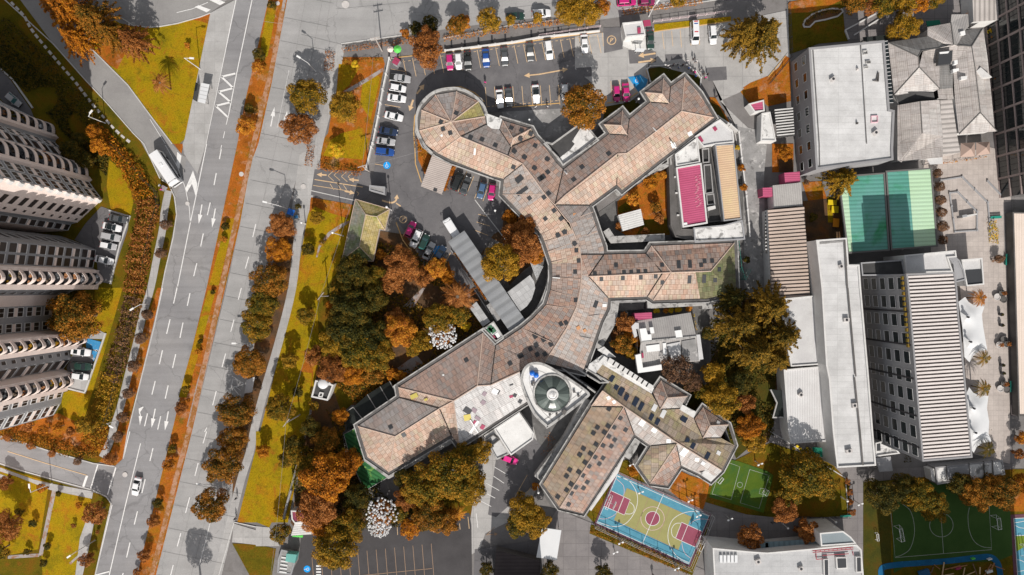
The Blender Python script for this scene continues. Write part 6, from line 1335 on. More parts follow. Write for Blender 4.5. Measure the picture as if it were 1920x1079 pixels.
def crown_mesh(seed,n,size,nl,lr=(.22,.38),zs=.75,flat=.55,spread=.72):
    rg=np.random.default_rng(seed); L=[]
    ga=math.pi*(3-math.sqrt(5))
    for i in range(nl):
        t=(i+.5)/nl; rr=spread*math.sqrt(t)*rg.uniform(.85,1.12); a=i*ga+rg.uniform(-.4,.4)
        z=1.3*zs*math.sqrt(max(0,1-(rr/1.05)**2))*rg.uniform(.35,.8)-.05; L.append((rr*math.cos(a),rr*math.sin(a),z,rg.uniform(*lr)*(1.1-.25*t)))
    for i in range(nl//3):
        a=rg.uniform(0,6.28); rr=rg.uniform(.4,.68); L.append((rr*math.cos(a),rr*math.sin(a),-rg.uniform(.1,.35),rg.uniform(.2,.3)))
    L=np.array(L); w=L[:,3]**2; k=rg.choice(len(L),size=n*2,p=w/w.sum()); d=rg.normal(size=(n*2,3)); d/=np.linalg.norm(d,axis=1)[:,None]; d[:,2]=np.where(d[:,2]<-.35,-d[:,2],d[:,2])
    rad=L[k,3]*rg.uniform(.72,1.08,size=n*2); C=L[k,:3]+d*rad[:,None]; N=d.copy(); N[:,2]+=.25
    dist=np.linalg.norm(C[:,None,:]-L[None,:,:3],axis=2)/L[None,:,3]; inside=(dist<.72).sum(1)>0
    C=C[~inside][:n]; N=N[~inside][:n]; U,V=frames(N,rg,size,flat); return quads_mesh('crown',C,U,V)
def pine_mesh(seed,n,size,layers=9):
    rg=np.random.default_rng(seed); C=[];N=[]
    for l in range(layers):
        f=l/(layers-1); R_=1.0*(1-f**1.5*.9); z=-.25+1.5*f; na=int(12-6*f)
        for a in range(na):
            an=2*math.pi*a/na+rg.uniform(-.25,.25)+l*.4; ln_=R_*rg.uniform(.7,1.08); m=max(8,int(n/layers/na*1.0*(.5+R_)))
            t=rg.uniform(.08,1,size=m)**.75; side=rg.normal(size=m)*.062*(1.2-t)*(.6+R_*.6)
            d=np.array([math.cos(an),math.sin(an)]); q=np.array([-d[1],d[0]])
            x=d[0]*t*ln_+q[0]*side; y=d[1]*t*ln_+q[1]*side; zz=z+.12*t-.30*t**2+rg.normal(size=m)*.03
            C.append(np.stack([x,y,zz],1)); N.append(np.tile([d[0]*.35,d[1]*.35,1.0],(m,1)))
    C=np.concatenate(C); N=np.concatenate(N); U,V=frames(N,rg,size,.45); return quads_mesh('crown',C,U*1.3,V*.8)
def palm_mesh(seed,nf,nl=26,width=.16):
    rg=np.random.default_rng(seed); C=[];U=[];V=[]
    for i in range(nf):
        an=2*math.pi*i/nf+rg.uniform(-.15,.15); up=rg.uniform(.15,.7); ln_=rg.uniform(.8,1.05); d=np.array([math.cos(an),math.sin(an),0]); q=np.array([-d[1],d[0],0])
        for k in range(nl):
            t=(k+.5)/nl; p=d*t*ln_+np.array([0,0,up*t*.6-(up*.4+.55)*t*t]); 
            sl=width*math.sin(math.pi*min(1,t*.85+.12))
            for s_ in (-1,1):
                ld=q*s_*.9+d*.7; ld=ld/np.linalg.norm(ld); ld[2]-=.25
                C.append(p+ld*sl*.5); U.append(ld*sl*1.1); V.append(d*.035)
            C.append(p); U.append(d*ln_/nl*1.3); V.append(q*.03)
    return quads_mesh('crown',np.array(C),np.array(U),np.array(V))
def flower_mesh(seed,n=110):
    rg=np.random.default_rng(seed); C=[];N=[]
    for i in range(n):
        a=rg.uniform(0,6.28); r=math.sqrt(rg.uniform(0,1))*.95; z=.5*math.sqrt(1-r*r*.9)+rg.uniform(-.06,.06); c=np.array([r*math.cos(a),r*math.sin(a),z])
        m=34; d=rg.normal(size=(m,3)); d/=np.linalg.norm(d,axis=1)[:,None]; d[:,2]=abs(d[:,2]); C.append(c+d*.055); N.append(d)
    C=np.concatenate(C); N=np.concatenate(N); U,V=frames(N,rg,.07,.2); return quads_mesh('blossom',C,U,V,'leaf_white')
CM={'L':[crown_mesh(s,9500,.060,34,(.17,.30)) for s in (1,2,3,4)],'M':[crown_mesh(s,3600,.095,18,(.24,.38)) for s in (11,12,13)],'S':[crown_mesh(s,900,.17,7,(.34,.5),spread=.55) for s in (21,22,23)],
 'B':[crown_mesh(s,1500,.13,12,(.42,.5),spread=.45,flat=.3) for s in (31,32)],'P':[pine_mesh(s,10000,.052,8) for s in (41,42,43)],'Y':[palm_mesh(s,n_) for s,n_ in ((51,18),(52,22))],'F':[flower_mesh(61,120),flower_mesh(62,210)],'O':[crown_mesh(71,3200,.075,26,(.16,.26),flat=1.0)]}
def trunk_mesh(seed,kind):
    rg=random.Random(seed); b=MB(); z0=-1.25
    if kind=='palm':
        b.bar((0,0,-2.2),(.03,.02,-.6),.07,8,.055); b.bar((.03,.02,-.6),(0,0,.06),.055,8,.09)
        return b.mesh('trunk','trunk')
    b.bar((0,0,z0),(.02,.01,-.45),.085,8,.065); b.bar((.02,.01,-.45),(0,.02,.35 if kind!='pine' else 1.2),.065,7,.02)
    for i in range(9 if kind!='pine' else 5):
        a=i*2.4+rg.uniform(-.3,.3); r=rg.uniform(.45,.75); z=rg.uniform(-.45,.0); m_=Vector((math.cos(a)*r*.5,math.sin(a)*r*.5,z+.18))
        b.bar((0,.01,z),m_,.035,5,.022); b.bar(m_,(math.cos(a+.2)*r,math.sin(a+.2)*r,z+.45),.022,5,.008)
        b.bar(m_,(math.cos(a-.5)*r*.9,math.sin(a-.5)*r*.9,z+.35),.016,4,.006)
    return b.mesh('trunk','trunk')
TM={'t':[trunk_mesh(1,'t'),trunk_mesh(2,'t')],'pine':[trunk_mesh(3,'pine')],'palm':[trunk_mesh(4,'palm')]}
COLW={'leaf_orange':'orange','leaf_gold':'golden','leaf_olive':'olive','leaf_rust':'rust-coloured','leaf_dark':'dark green','leaf_mixed':'olive and orange','leaf_brown':'brown','leaf_flame':'flame orange','leaf_pine':'golden olive','leaf_yellow':'yellow','leaf_white':'white'}
ORD=['first','second','third','fourth','fifth','sixth','seventh','eighth','ninth','tenth','eleventh','twelfth','thirteenth','fourteenth','fifteenth','sixteenth','seventeenth','eighteenth']
rnd=random.Random(5); placed=0
def plant(x,y,r,kind,col,label,group,hk=None):
    """x,y,r: crown centre and radius in photo pixels"""
    global placed
    placed+=1; rm=r*S
    for _ in range(3): hc=(1.08*rm if kind not in 'YBS' else (2.6*rm if kind=='Y' else (.62*rm+.1))) if hk is None else hk; rm=r*S*(1-hc/H)
    if kind=='Y': hc=min(2.0*rm,6) if hk is None else hk
    c=W(x,y,hc); K=kind
    if kind=='T': K='L' if rm>3.4 else ('M' if rm>1.5 else 'S')
    nm={'P':'conifer_tree','Y':'palm_tree','F':'flowering_tree','B':'round_bush','S':'bush'}.get(kind,'tree' if rm>1.2 else 'bush')
    e=empty(nm,(c.x,c.y,0),rnd.uniform(0,6.28),label,nm.split('_')[-1] if nm!='flowering_tree' else 'tree',group)
    me=CM[K][placed%len(CM[K])]; o=bpy.data.objects.new('crown' if nm!='bush' and nm!='round_bush' else 'foliage',me); COL.objects.link(o); o.parent=e; o.location=(0,0,hc)
    zs={'P':1.15,'Y':1.0,'B':.95,'S':.9}.get(K,.95); o.scale=(rm*rnd.uniform(.95,1.08),rm*rnd.uniform(.95,1.08),rm*zs)
    o.material_slots[0].link='OBJECT'; o.material_slots[0].material=MT[col]
    if K=='F':
        o.name='blossom'; o2=bpy.data.objects.new('crown',CM['M'][0]); COL.objects.link(o2); o2.parent=e; o2.location=(0,0,hc*.8); o2.scale=(rm*.9,rm*.9,rm*.45); o2.material_slots[0].link='OBJECT'; o2.material_slots[0].material=MT['leaf_rust']
    tm=TM['palm'][0] if kind=='Y' else (TM['pine'][0] if kind=='P' else TM['t'][placed%2])
    t=bpy.data.objects.new('trunk' if nm not in('bush','round_bush') else 'stem',tm); COL.objects.link(t); t.parent=e; zb=2.2 if kind=='Y' else 1.25
    t.location=(0,0,hc); t.scale=(rm if kind!='Y' else max(rm,2),)*2+(hc/zb,)
    return e
def row(place,frm,axis,items,group=None):
    """items: x,y,r,kind,colour; labels count along the row from its start"""
    its=sorted(items,key=lambda t:t[axis]); n=len(its)
    for i,it in enumerate(its):
        x,y,r,k,c=it[:5]; hk=it[5] if len(it)>5 else None
        noun={'P':'conifer','Y':'palm','F':'flowering tree','B':'clipped bush','S':'shrub'}.get(k,'tree' if r>=11 else 'shrub')
        sz='big ' if r>=40 else ('small ' if r<12 else '')
        lab='%s%s %s %s'%(sz,COLW[c],noun,place)
        if n>1: lab+=', '+(ORD[i]+' from the '+frm if i<len(ORD) else 'last of its row')
        plant(x,y,r,k,c,lab,group,hk)
O,G2,OL,RU,DK,MX,BR,FL,PN,YL='leaf_orange leaf_gold leaf_olive leaf_rust leaf_dark leaf_mixed leaf_brown leaf_flame leaf_pine leaf_yellow'.split()
row('by the upper left ramp road','left',0,[(132,22,50,'P',O),(185,40,46,'P',MX),(150,78,38,'P',O),(215,68,36,'P',MX),(255,80,38,'O' if 0 else 'P',RU),(100,5,28,'P',O)],'conifers by the ramp road')
plant(300,156,21,'Y',RU,'rusty palm alone on the triangular lawn','palms'); plant(352,86,7,'S',FL,'tiny orange shrub on the triangular lawn','shrubs')
row('along the avenue pavement','north',1,[(312,422,13,'B',BR),(304,475,13,'B',BR),(279,590,13,'B',BR),(267,634,14,'B',BR),(254,686,14,'B',BR),(243,737,13,'B',BR),(232,781,13,'B',BR),(224,818,13,'B',BR),(210,860,15,'B',RU)],'clipped bushes along the pavement')
row('along the side-street hedge','left',0,[(17,820,9,'B',RU),(60,835,9,'B',RU),(100,850,9,'B',RU),(148,864,10,'B',BR)],'clipped bushes along the side street')
row('in the bottom left park','left',0,[(12,905,16,'T',RU),(10,985,34,'T',RU),(2,1030,20,'T',OL),(80,915,11,'S',O),(38,960,9,'S',DK),(64,981,9,'S',DK),(52,1034,8,'S',DK),(91,1023,9,'S',DK),(84,1055,9,'S',DK),(111,925,7,'S',DK),(139,985,6,'S',RU),(150,946,8,'S',O)],'trees of the bottom left park')
row('on the kerb corner of the side street','left',0,[(181,960,24,'T',RU),(164,1048,14,'T',RU),(184,997,5,'S',RU)],'kerbside trees')
row('on the avenue median','north',1,[(511,12,10,'T',DK),(484,128,13,'T',FL),(463,237,20,'T',FL),(486,103,13,'T',DK),(467,205,11,'T',DK),(424,425,9,'S',DK),(421,450,7,'S',FL),(400,548,6,'S',DK),(373,660,7,'S',O),(377,640,6,'S',DK),(350,730,10,'T',OL),(341,765,13,'T',RU),(325,840,10,'T',OL),(318,872,13,'T',O),(298,942,11,'T',DK),(290,975,13,'T',RU),(272,1040,13,'T',RU),(258,1072,9,'S',RU)],'plants on the avenue median')  # several dark and olive ones stand in for the plants' cast shadows
row('in the tree row between avenue and sidewalk','north',1,[(577,185,38,'T',G2),(563,245,34,'T',RU),(530,424,28,'T',RU),(524,470,29,'T',O),(508,525,36,'T',MX),(497,570,34,'T',OL),(486,608,34,'T',OL),(470,678,34,'T',MX),(446,768,37,'T',MX),(437,822,30,'T',MX),(423,868,39,'T',MX),(398,945,39,'T',MX)],'trees between the avenue and the sidewalk')
plant(648,203,33,'T',G2,'golden tree straddling the sidewalk by the small lawn','garden trees'); plant(666,122,9,'S',YL,'yellow shrub in the corner of the small lawn','shrubs'); plant(632,282,17,'T',YL,'yellow-green tree low on the small lawn','garden trees'); plant(560,388,7,'S',DK,'little dark shrub at the kerb by the blue bin','shrubs')
row('north of the parking lot','left',0,[(760,64,11,'S',O),(781,55,15,'T',DK),(806,48,19,'T',DK),(801,92,38,'T',RU),(858,50,22,'T',MX),(868,44,16,'T',O),(915,42,25,'T',G2),(957,40,12,'S',G2),(1007,36,12,'T',G2),(1066,20,28,'T',G2),(1095,26,34,'T',G2),(1130,15,16,'T',O),(1272,1,16,'T',G2)],'trees north of the parking lot')
plant(1096,200,45,'T',MX,'big round olive and orange tree between car park and hospital','garden trees')
row('at the east end of the north lot','left',0,[(1392,70,44,'P',PN),(1425,72,52,'P',PN)],'conifers in the north-east corner')
row('along the top of the north-east garden','left',0,[(1600,8,24,'T',MX),(1628,12,20,'T',RU),(1652,8,26,'T',OL),(1690,6,26,'T',G2),(1720,8,20,'T',O),(1750,0,18,'T',OL)],'trees along the top edge')
plant(1692,53,31,'T',G2,'golden round tree in front of the grey tiled school roof','garden trees'); plant(1826,24,12,'Y',FL,'small orange palm by the ribbed cream roof','palms'); plant(1904,6,14,'T',DK,'dark green tree in the upper right corner','garden trees')
plant(1472,290,15,'T',O,'orange bush in the walled plot below the pergola','shrubs'); plant(1576,340,36,'P',G2,'broad golden conifer over the north-west corner of the green roof','conifers'); plant(1523,408,10,'T',DK,'dark round shrub in the plot west of the green roofs','shrubs'); plant(1511,342,7,'S',BR,'small brown shrub at the top of that western plot','shrubs')
row('right of the green roofs','north',1,[(1755,326,11,'B',BR),(1759,351,12,'B',BR),(1760,376,12,'B',BR),(1763,399,12,'B',BR),(1764,425,13,'B',BR),(1765,451,11,'B',BR)],'clipped balls beside the green roof')
plant(1870,486,11,'B',BR,'single brown clipped ball in a square patio bed','clipped balls')
row('on the cafe patio','north',1,[(1838,559,19,'Y',O),(1845,672,19,'Y',OL),(1846,729,19,'Y',OL),(1853,843,20,'Y',DK)],'palms on the cafe patio')
row('at the lower right edge','north',1,[(1915,820,15,'T',O),(1908,850,12,'T',RU),(1913,905,20,'T',O)],'trees at the lower right edge')
row('between the lower lawns and the football field','left',0,[(1510,888,52,'T',OL),(1475,930,26,'T',OL),(1467,955,28,'T',RU),(1540,910,30,'T',OL),(1650,929,38,'T',DK),(1693,915,30,'T',DK),(1715,928,36,'T',OL),(1745,948,33,'T',OL),(1792,905,26,'T',DK),(1830,922,34,'T',MX),(1872,918,36,'T',MX)],'trees round the football field')
row('in the small column beside the football path','north',1,[(1588,903,7,'S',RU),(1592,922,8,'S',RU),(1594,941,7,'S',RU),(1597,960,8,'S',RU)],'shrubs beside the football path')
plant(1513,993,26,'T',RU,'rust and green tree above the glass strip of the bottom hall','garden trees'); plant(1404,1005,27,'T',RU,'rust-coloured tree at the left corner of the bottom hall','garden trees')
row('in the grove east of the hospital','north',1,[(1372,560,36,'P',DK),(1440,575,50,'P',PN),(1385,605,52,'P',PN),(1462,628,46,'P',PN),(1412,655,50,'P',PN),(1455,672,34,'P',PN),(1335,700,27,'T',G2),(1350,748,38,'T',G2),(1318,735,18,'T',OL),(1383,715,28,'T',DK),(1395,755,22,'T',RU),(1404,797,28,'T',O),(1413,828,24,'T',G2),(1325,625,16,'B',DK)],'trees of the grove east of the hospital')
plant(1268,692,34,'O',BR,'bare-looking brown tree over the patched grey roof','garden trees'); plant(1294,715,26,'O',BR,'second brown tree behind the patched roof, nearer the tiled turret','garden trees')
row('in the bed west of the patched roof','north',1,[(1172,606,22,'T',RU),(1166,645,24,'T',MX),(1180,632,15,'T',FL),(1198,640,12,'T',FL),(1185,662,14,'T',G2)],'trees in the bed west of the patched roof')
row('in the flame row along the east wing','left',0,[(1230,582,8,'S',YL),(1248,583,7,'S',FL),(1258,582,7,'S',YL),(1271,580,8,'S',YL),(1290,578,8,'S',FL)],'flame shrubs along the east wing')
row('on the east alley wall','north',1,[(1383,277,6,'S',YL),(1389,316,9,'S',O),(1393,352,9,'S',O),(1399,488,9,'S',DK)],'shrubs on the alley wall')
row('in the orange courtyard','left',0,[(1187,375,17,'S',FL),(1218,342,16,'T',O),(1228,388,13,'S',MX),(1236,412,12,'S',RU),(1208,435,10,'S',RU),(1243,330,10,'S',FL),(1160,425,9,'S',RU)],'courtyard shrubs')
row('in the curved court of the hospital','left',0,[(941,494,43,'T',G2),(957,408,16,'T',O),(985,425,24,'T',RU),(985,465,38,'T',RU),(998,408,9,'S',FL),(1003,480,22,'T',O),(960,440,24,'T',RU)],'trees in the curved court')
plant(858,557,38,'Y',RU,'large bare-fronded palm west of the long walkway','palms'); plant(858,963,20,'Y',FL,'orange palm at the edge of the south parking lot','palms')
row('on the long lawn beside the sidewalk','north',1,[(595,410,15,'T',G2),(578,468,14,'T',DK),(575,592,18,'T',OL),(545,675,19,'T',G2),(528,762,33,'T',OL),(495,844,15,'T',O),(560,735,12,'T',DK),(605,455,8,'S',G2),(620,572,10,'S',O)],'trees on the long lawn')
row('in the north half of the walled garden','left',0,[(665,508,40,'T',DK),(640,540,26,'T',OL),(700,520,28,'T',OL),(755,498,38,'T',RU),(735,530,26,'T',RU),(820,503,24,'T',FL),(795,520,22,'T',RU),(715,478,13,'S',FL),(698,560,34,'T',DK),(662,575,46,'T',DK),(840,520,16,'T',O)],'trees in the north half of the garden')
row('in the middle of the walled garden','left',0,[(655,612,46,'T',DK),(695,630,40,'T',DK),(753,620,36,'T',FL),(742,600,24,'T',RU),(635,640,34,'T',G2),(672,655,44,'T',OL),(710,662,38,'T',OL),(592,668,22,'T',RU),(628,690,34,'T',RU),(660,700,28,'T',O),(700,700,24,'T',MX),(752,707,15,'S',FL),(735,700,14,'S',O),(790,640,22,'T',G2),(822,595,34,'T',OL),(858,590,26,'T',OL),(775,655,18,'T',OL),(875,612,12,'S',YL)],'trees in the middle of the garden')
row('around the white equipment cabin','left',0,[(612,825,28,'T',MX),(585,800,22,'T',DK),(555,832,22,'T',DK),(538,862,16,'T',OL),(640,780,16,'T',O),(590,760,12,'T',OL)],'trees around the equipment cabin')
row('in the south-west grove by the lodge','left',0,[(618,890,50,'T',O),(652,868,30,'T',O),(585,880,36,'T',OL),(600,948,46,'T',RU),(632,1022,46,'T',G2),(612,985,34,'T',O),(655,985,38,'T',OL),(670,930,30,'T',DK),(527,998,21,'T',OL),(560,850,24,'T',OL)],'trees of the south-west grove')
row('between the south parking lot and the hospital','left',0,[(842,884,58,'T',OL,5),(795,908,44,'T',OL,4.6),(805,962,38,'T',MX),(765,930,28,'T',RU),(880,912,38,'T',G2,4.5),(902,845,24,'T',G2),(838,975,28,'T',MX),(770,988,22,'T',O),(762,897,24,'T',DK,3),(870,852,28,'T',OL,3.6),(745,960,22,'T',OL)],'trees between the south lot and the hospital')
plant(349,1142,30,'T',OL,'tree just below the bottom edge whose shadow falls on the carriageway','trees between the avenue and the sidewalk',8)
row('by the white canopy west of the court','left',0,[(982,955,34,'T',G2),(1003,975,34,'T',G2),(970,985,22,'T',OL),(1030,1068,20,'T',DK),(1130,1074,20,'T',DK),(912,1066,16,'T',DK),(1003,912,9,'S',O)],'trees west of the court')
plant(1188,880,13,'T',O,'small orange tree between the court and the tiled wing','garden trees')
plant(830,627,29,'F','leaf_white','white blossoming tree beside the garden wall of the south-west wing','white flowering trees'); plant(718,962,33,'F','leaf_white','white blossoming tree on the edge of the south parking lot','white flowering trees'); plant(712,985,22,'F','leaf_white','lower clump of white blossom touching the south parking lot','white flowering trees'); plant(862,872,17,'F','leaf_white','small greyish white blossoming tree among the olive crowns','white flowering trees')
plant(147,592,50,'T',MX,'big olive and orange tree growing between the apartment tower fronts','garden trees'); plant(135,575,30,'T',DK,'dark crown behind the big tree between the tower fronts','garden trees')
row('at the foot of the northern tower','left',0,[(137,284,22,'T',DK),(163,302,19,'T',DK),(150,262,16,'T',DK),(178,250,16,'T',O),(188,275,18,'T',O)],'trees at the foot of the northern tower')
row('below the southern tower','left',0,[(15,795,12,'T',O),(55,800,12,'T',RU),(85,805,12,'T',O),(112,800,12,'T',O),(135,808,11,'T',RU),(165,795,22,'T',G2)],'trees below the southern tower')
# hedges
def hedge(spec,wd,h,col,label,dens=34,name='hedge',z0=0,size=.34,group=None):
    pts=[W(p[0],p[1],h*.7) for p in px(spec)]; pts=smooth(pts,5); rg=np.random.default_rng(int(abs(pts[0].x*7))+3); wm=wd*S
    segs=[(a,b) for a,b in zip(pts,pts[1:])]; Ls=np.array([(b-a).xy.length for a,b in segs]); n=int(Ls.sum()*wm*dens); k=rg.choice(len(segs),size=n,p=Ls/Ls.sum())
    A=np.array([tuple(s_[0].xy) for s_ in segs]); B=np.array([tuple(s_[1].xy) for s_ in segs]); t=rg.uniform(0,1,size=(n,1)); p=A[k]*(1-t)+B[k]*t; d=(B-A)[k]; d/=np.linalg.norm(d,axis=1)[:,None]+1e-9
    s=Ls.cumsum()[k]; u=rg.uniform(-1,1,size=n); edge=1+.22*np.sin(s*1.7+3*np.sin(s*.6)); off=u*wm/2*edge; q=np.stack([-d[:,1],d[:,0]],1)
    bump=.75+.25*np.sin(p[:,0]*2.1+1.3*np.sin(p[:,1]*1.7))*np.cos(p[:,1]*2.3); z=h*bump*np.sqrt(np.clip(1-u**4*.8,0,1))*rg.uniform(.8,1.05,size=n)
    sd=rg.uniform(0,1,size=n)<.22; z=np.where(sd,z*rg.uniform(.1,1,size=n),z); off=np.where(sd,np.sign(off)*wm/2*edge,off)
    C=np.stack([p[:,0]+q[:,0]*off,p[:,1]+q[:,1]*off,z+z0],1); c0=C.mean(0); c0[2]=0
    N=np.stack([q[:,0]*u*.9,q[:,1]*u*.9,np.ones(n)*.8],1); U,V=frames(N,rg,size,.7); o=bpy.data.objects.new(name,quads_mesh(name,C-c0,U,V,col)); COL.objects.link(o); o.location=tuple(c0); return tag(o,label,'hedge',group)
hedge('-10,40 35,78 75,118 110,160 145,195 172,232',27,3.0,DK,'long dark shaded hedge from the left edge to the orange hedge bend')
hedge('170,238 190,262 215,285 240,315 258,350 266,372',30,2.6,O,'orange bend of the hedge facing the white coach',dens=38)
hedge('266,372 272,400 262,440 255,480 250,520 246,550',34,2.6,RU,'thick rust hedge east of the tower car park',dens=38)
hedge('246,556 236,600 222,650 212,690 204,715',27,2.6,BR,'brown hedge strip below the rust hedge beside the pavement')
hedge('204,700 196,735 186,770 176,810 168,835',32,2.8,G2,'golden hedge between the avenue pavement and the southern tower lawn')
hedge('-5,814 40,822 90,835 140,848 178,850',19,1.8,MX,'mixed hedge along the north kerb of the side street')
hedge('158,812 182,822 186,845',22,2.0,O,'orange hedge corner by the side street')
hedge('T10 640,458 780,450 955,442',5,1.2,OL,'thin dark hedge along the top of the small lawn',size=.25)
hedge('T11 455,168 560,185 680,210 790,218',9,1.2,RU,'rust hedge along the entrance drive',size=.25); hedge('T11 480,120 600,150 760,185',8,1.0,DK,'dark green hedge inside the rust one by the entrance drive',size=.25)
hedge('T10 645,368 750,355 880,340 1000,325 1130,300',8,1.2,RU,'rust hedge along the sidewalk south of the upper street',size=.25); hedge('T10 550,380 545,450 540,530',15,1.6,RU,'short upright rust hedge on the street corner',size=.25); hedge('T11 405,10 398,90 385,165',12,1.5,RU,'short rust hedge above the driveway mouth',size=.25)
hedge('T10 1400,285 1550,265 1700,245 1900,215',9,.9,O,'orange hedge strip beside the upper sidewalk, left part',size=.25); hedge('T20 5,195 120,185 250,172 370,160',9,.9,O,'orange hedge strip beside the upper sidewalk, middle part',size=.25); hedge('T20 825,95 950,75 1100,50 1300,25 1430,8',9,.9,O,'orange hedge strip left of the alley under the street lamp',size=.25)
hedge('T23 600,735 750,800 900,870 1050,930 1200,1000 1330,1055',13,1.3,MX,'ragged hedge along the south side of the sports court',size=.28); hedge('T33 1680,-10 1600,20',2,.6,DK,'tiny dark hedge scrap beside the patio',size=.2)
hedge('T31 1685,580 1700,650 1710,750',13,1.5,YL,'yellow planted box on the playground edge',size=.28); hedge('T31 1805,95 1810,180 1815,330',5,1.0,YL,'thin yellow-green hedge under the glass building',size=.25); hedge('T31 1310,145 1450,125 1640,98',3,.8,FL,'thin orange hedge below the brown patio tents',size=.22)
hedge('R1 105,690 150,820 215,900 190,1010',11,.8,MX,'mixed bed west of the carport',size=.25,dens=20); hedge('T11 1480,175 1455,260 1425,350',6,1.0,RU,'narrow rust bed right of the carport',size=.22); hedge('R7 42,360 120,470 200,590 268,700',5,.8,O,'narrow orange bed along the walkway roof',size=.22)
hedge('T22 1360,190 1370,260 1380,320',4,1.0,YL,'thin yellow hedge right of the patched grey roof',size=.22); hedge('R6 150,560 190,620 130,700',12,1.0,RU,'rust climbing plants beside the service yard of the south wing',size=.22,dens=14); hedge('R5 420,480 470,440 520,420',16,1.2,BR,'grey-brown thicket against the south-west wing',size=.25,dens=16)
hedge('T33 1030,165 1060,170 1055,240',9,1.2,DK,'dark green box bush beside the low white block',size=.22); hedge('T12 1000,600 1110,690',10,1.2,FL,'flame orange hedge near the garden footpath',size=.25)
hedge('T30 280,185 330,120 430,85 550,80',9,.5,OL,'low curved planting in the bean-shaped bed',size=.25); 
# scattered fallen leaves and tufts on the lawns
def tufts(label,col,poly,n,size,h,name='ground_cover'):
    q=P(poly); xs=[p.x for p in q]; ys=[p.y for p in q]; rg=random.Random(len(poly)); C=[]
    while len(C)<n:
        x=rg.uniform(min(xs),max(xs)); y=rg.uniform(min(ys),max(ys)); r=False
        for i in range(len(q)):
            a,c=q[i],q[i-1]
            if (a.y>y)!=(c.y>y) and x<(c.x-a.x)*(y-a.y)/(c.y-a.y)+a.x: r=not r
        if r and math.sin(x*.35+2*math.sin(y*.22))+math.cos(y*.41+x*.13)>-.5: C.append((x,y,rg.uniform(.1,h)))
    C=np.array(C); rg=np.random.default_rng(3); U,V=frames(np.tile([0,0,1.0],(n,1)),rg,size,.6); o=bpy.data.objects.new(name,quads_mesh(name,C,U,V,col)); COL.objects.link(o); o['kind']='stuff'
tufts('','leaf_olive','640,480 700,450 800,480 880,580 960,650 900,620 760,740 660,760 640,830 590,720 612,640',9000,.4,.6)
tufts('','leaf_dark','545,850 700,800 730,900 900,880 900,970 720,990 560,1000',7000,.4,.6)
tufts('','leaf_dark','1330,600 1460,590 1450,820 1340,830',5000,.4,.5)
tufts('','leaf_mixed','T12 600,600 1110,650 1000,720 700,900 640,950 560,760',2500,.35,.4)
tufts('','leaf_dark','0,130 60,180 130,260 200,330 205,290 160,230 60,120 0,70',4000,.4,.4)
# ------------------------------------------------------------ sports grounds
def thing_mesh(e,specs):
    for nm,m,b in specs: child(b,nm,m,e)
e=empty('basketball_court',(W(1225,970).x,W(1225,970).y,0),0,'blue and olive basketball court with maroon keys and white lines','sports court')
def fl(spec,z): b=MB(); b.flat(P(spec),z); return b
def rl(wd,z,*specs,sm=0,mb=None):
    b=mb or MB()
    for s_ in specs:
        q=P(s_); b.ribbon(smooth(q,sm) if sm else q,wd,z)
    return b
child(fl('T23 783,300 1492,618 1332,1016 616,692',.15),'border','court_border',e)
child(fl('T23 787,318 1478,630 1325,998 632,686',.155),'playing_surface','court_blue',e)
child(fl('T23 860,425 1342,640 1246,886 764,663',.16),'centre_field','court_olive',e)
for s_ in ('T23 738,442 885,511 841,626 690,560','T23 1270,680 1424,750 1371,866 1224,800'): child(fl(s_,.166),'key','court_maroon',e)
c=W(480*2+1052/3.996,809+652/3.996); b=MB(); cr_=52/3.996*S; b.flat([c+Vector((math.cos(t)*cr_,math.sin(t)*cr_,0)) for t in [R(i*12) for i in range(30)]],.166); child(b,'centre_spot','court_maroon',e)
b=MB()
for s_ in ('T23 787,330 1474,636 1322,992 636,684 787,330','T23 738,442 885,511 841,626 690,560','T23 838,490 792,604','T23 1270,680 1424,750','T23 1224,800 1371,866','T23 1270,680 1224,800','T23 1316,702 1268,820','T23 1135,468 978,836'): rl(.12,.172,s_,mb=b)
for s_ in ('T23 790,338 870,365 925,440 940,520 915,610 850,690 760,712 642,678','T23 885,530 912,560 912,600 885,618 845,615','T23 1480,632 1380,600 1280,612 1200,665 1168,760 1180,850 1240,940 1330,985','T23 1270,688 1225,690 1195,730 1200,780 1224,798'): rl(.12,.172,s_,sm=5,mb=b)
for rr in (53,): b.ribbon([c+Vector((math.cos(t)*rr/3.996*S,math.sin(t)*rr/3.996*S,0)) for t in [R(i*12) for i in range(30)]],.12,.173,closed=True)
child(b,'court_line','paint_white_m',e)
b=MB(); b.ribbon([c+Vector((math.cos(t)*88/3.996*S,math.sin(t)*88/3.996*S,0)) for t in [R(i*10) for i in range(36)]],.1,.171,closed=True)
for s_ in ('T23 775,350 830,400 840,450 835,480','T23 655,652 700,655 760,630 790,600','T23 1335,690 1370,665 1420,655 1478,662','T23 1270,830 1280,880 1300,920 1340,950'): rl(.1,.171,s_,sm=5,mb=b)
child(b,'futsal_line','paint_pink',e)
b=MB()
for s_ in ('T23 1022,497 922,738','T23 1182,570 1085,808','T23 860,425 1342,640','T23 1246,886 764,663 860,425'): rl(.09,.171,s_,mb=b)
child(b,'volleyball_line','paint_orange',e)
